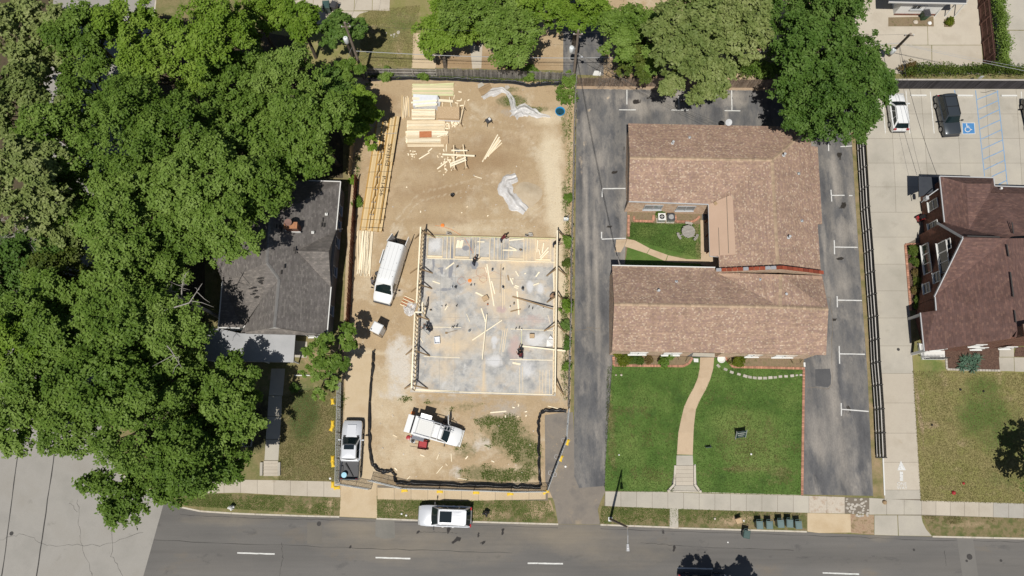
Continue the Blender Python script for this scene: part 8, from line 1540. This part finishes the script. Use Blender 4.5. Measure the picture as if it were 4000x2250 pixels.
# step ladder by the west wall
T = empty('step_ladder', P(1664,1290,ZS), -.5, 'aluminium step ladder standing beside the west stud wall', 'ladder')
for s in (-1,1):
    for nm, x in (('front_rail',.55),('rear_rail',-.55)): board(nm, (x,s*.3,0), (0,s*.2,1.9), .05, .04, K['steel'], T)
for k in range(6): t = (k+.7)/6.6; board('tread', (.55*(1-t),-.28+.1*t,1.9*t), (.55*(1-t),.28-.1*t,1.9*t), .09, .03, K['steel'], T)
m_ = MB(); m_.box(-.1,.1,-.22,.22,1.9,1.94); m_.build('top_cap', K['pchar'], T)

# ------------------------------------------------------------------ people
SK = {'skin': M('skin', (.36,.20,.13), rough=.6), 'hair': M('hair', (.018,.013,.01), rough=.7), 'pants': M('dark_trousers', (.035,.04,.06)), 'maroon': M('maroon_shirt', (.10,.018,.022)), 'blackc': M('black_shirt', (.014,.014,.016)), 'tan': M('tan_shirt', (.30,.19,.12)), 'grey': M('grey_shirt', (.13,.12,.12)), 'boot': M('boots', (.05,.035,.025))}
def person(label, loc, rz, shirt, bend=0.0, arm=(.5,.5), leg=(.1,-.1), crouch=0.0, hat=None):
    """one continuous skinned body; x forward. bend = torso lean, crouch = knee bend"""
    T = empty('person', loc, rz, label, 'person'); hipz = .92-.45*crouch; hx = -.18*crouch
    sp = Vector((math.sin(bend), 0, math.cos(bend))); hip = Vector((hx, 0, hipz)); ch_ = hip+sp*.34; nk = hip+sp*.54; hd = nk+Vector((math.sin(bend*.7), 0, math.cos(bend*.7)))*.10; ht = hd+Vector((math.sin(bend*.6), 0, math.cos(bend*.6)))*.15
    V = [hip, ch_, nk, hd, ht]; E = [(0,1),(1,2),(2,3),(3,4)]; Rr = [(.15,.12),(.17,.12),(.07,.07),(.085,.095),(.08,.09)]; part = ['pants','shirt','shirt','skin','hair']
    def add(p, par, r, pt): V.append(Vector(p)); E.append((par, len(V)-1)); Rr.append((r, r)); part.append(pt); return len(V)-1
    for s, a in ((1, arm[0]), (-1, arm[1])):
        sh = add(ch_+sp*.13+Vector((0,s*.19,0)), 1, .075, 'shirt'); d = Vector((math.sin(a), 0, -math.cos(a))); el = add(V[sh]+d*.29+Vector((0,s*.05,0)), sh, .05, 'shirt'); d2 = Vector((math.sin(a+.5), 0, -math.cos(a+.5))); wr_ = add(V[el]+d2*.25, el, .036, 'skin'); pa = add(V[wr_]+d2*.09, wr_, .04, 'skin')
        for k in range(4): f1 = add(V[pa]+d2*.045+Vector((0,(k-1.5)*.022,0)), pa, .011, 'skin'); add(V[f1]+Vector((math.sin(a+1.1),0,-math.cos(a+1.1)))*(.05-.006*abs(k-1.5)), f1, .009, 'skin')
        t1 = add(V[wr_]+d2*.035+Vector((0,-s*.05,0)), wr_, .013, 'skin'); add(V[t1]+d2*.04, t1, .011, 'skin')
        l = leg[0] if s > 0 else leg[1]; kn = add(hip+Vector((math.sin(l+crouch*.9)*.44, s*.11, -.44*math.cos(l+crouch*.9)-.02)), 0, .075, 'pants'); an = add(Vector((V[kn].x-.42*math.sin(crouch*1.0)+.1*l, s*.12, .09)), kn, .05, 'pants'); add((V[an].x+.17, s*.13, .05), an, .05, 'boot')
    me = bpy.data.meshes.new('body'); me.from_pydata([tuple(v) for v in V], E, []); o = ob('body', me); mod = o.modifiers.new('skin', 'SKIN'); mod.use_smooth_shade = True; o.modifiers.new('sub', 'SUBSURF').levels = 1
    for i, r in enumerate(Rr): me.skin_vertices[0].data[i].radius = r
    me.skin_vertices[0].data[0].use_root = True; dg = bpy.context.evaluated_depsgraph_get(); dg.update(); nm = bpy.data.meshes.new_from_object(o.evaluated_get(dg)); nm.name = 'body'; C.objects.unlink(o); bpy.data.objects.remove(o)
    nm.materials.clear(); keys = ['skin','hair','pants','shirt','boot']
    for k in keys: nm.materials.append(SK[shirt] if k == 'shirt' else SK[k])
    VV = np.array([list(v) for v in V]); EE = np.array(E)
    for pg in nm.polygons:
        c = np.array(pg.center); a = VV[EE[:, 0]]; b = VV[EE[:, 1]]; t = np.clip(((c-a)*(b-a)).sum(1)/np.maximum(1e-9, ((b-a)**2).sum(1)), 0, 1); d = np.linalg.norm(c-(a+(b-a)*t[:, None]), axis=1); k = int(d.argmin()); pg.material_index = keys.index(part[EE[k, 1] if t[k] > .35 else EE[k, 0]])
        pg.use_smooth = True
    ob('body', nm, T)
    m_ = MB(); m_.lathe([(.02,-.055),(.085,-.02),(.105,.03),(.10,.085),(.055,.13),(.01,.14)], 12); h_ = m_.build('cap' if hat else 'hair', hat or SK['hair'], T, 80); h_.location = ht-Vector((0,0,.045)); h_.rotation_euler = (0,bend*.6,0)
    if hat: m_ = MB(); m_.box(.05,.19,-.08,.08,-.01,.01); b_ = m_.build('brim', hat, h_)
    return T
person('worker in dark clothes bending beside the step ladder', P(1684,1295,ZS), 2.6, 'blackc', .7, (1.1,.8), (.1,-.1)); person('worker in maroon shirt bending over the flat framed wall', P(1958,944,ZS), .6, 'maroon', 1.2, (.4,.3), (.1,-.15)); person('worker in black leaning at the end of the flat wall', P(2161,962,ZS), .3, 'blackc', 1.0, (.6,.5)); person('worker in tan shirt crouching at the east stud wall', P(2150,1163,ZS), .2, 'tan', .8, (.9,.7), (.3,.1), .8, SK['hair']); person('worker in dark shirt standing on the right part of slab', P(2036,1398,ZS), 2.0, 'maroon', .5, (.5,.3), (.2,-.2)); person('worker in black standing by the two on the right slab', P(2027,1388,ZS), 1.2, 'blackc', .6, (.7,.2))
person('worker stooping at the open driver door of the van', MV @ Vector((1.35,-1.55,0)), 1.2, 'grey', .6, (.8,.6)); person('worker in black at the open front door of the service truck', MT @ Vector((.55,1.4,0)), -1.6, 'blackc', .7, (1.0,.8)); person('worker in dark shirt below the flat wall beside dark stain', P(1850,1036,ZS), 1.0, 'blackc', .8, (.6,.5))
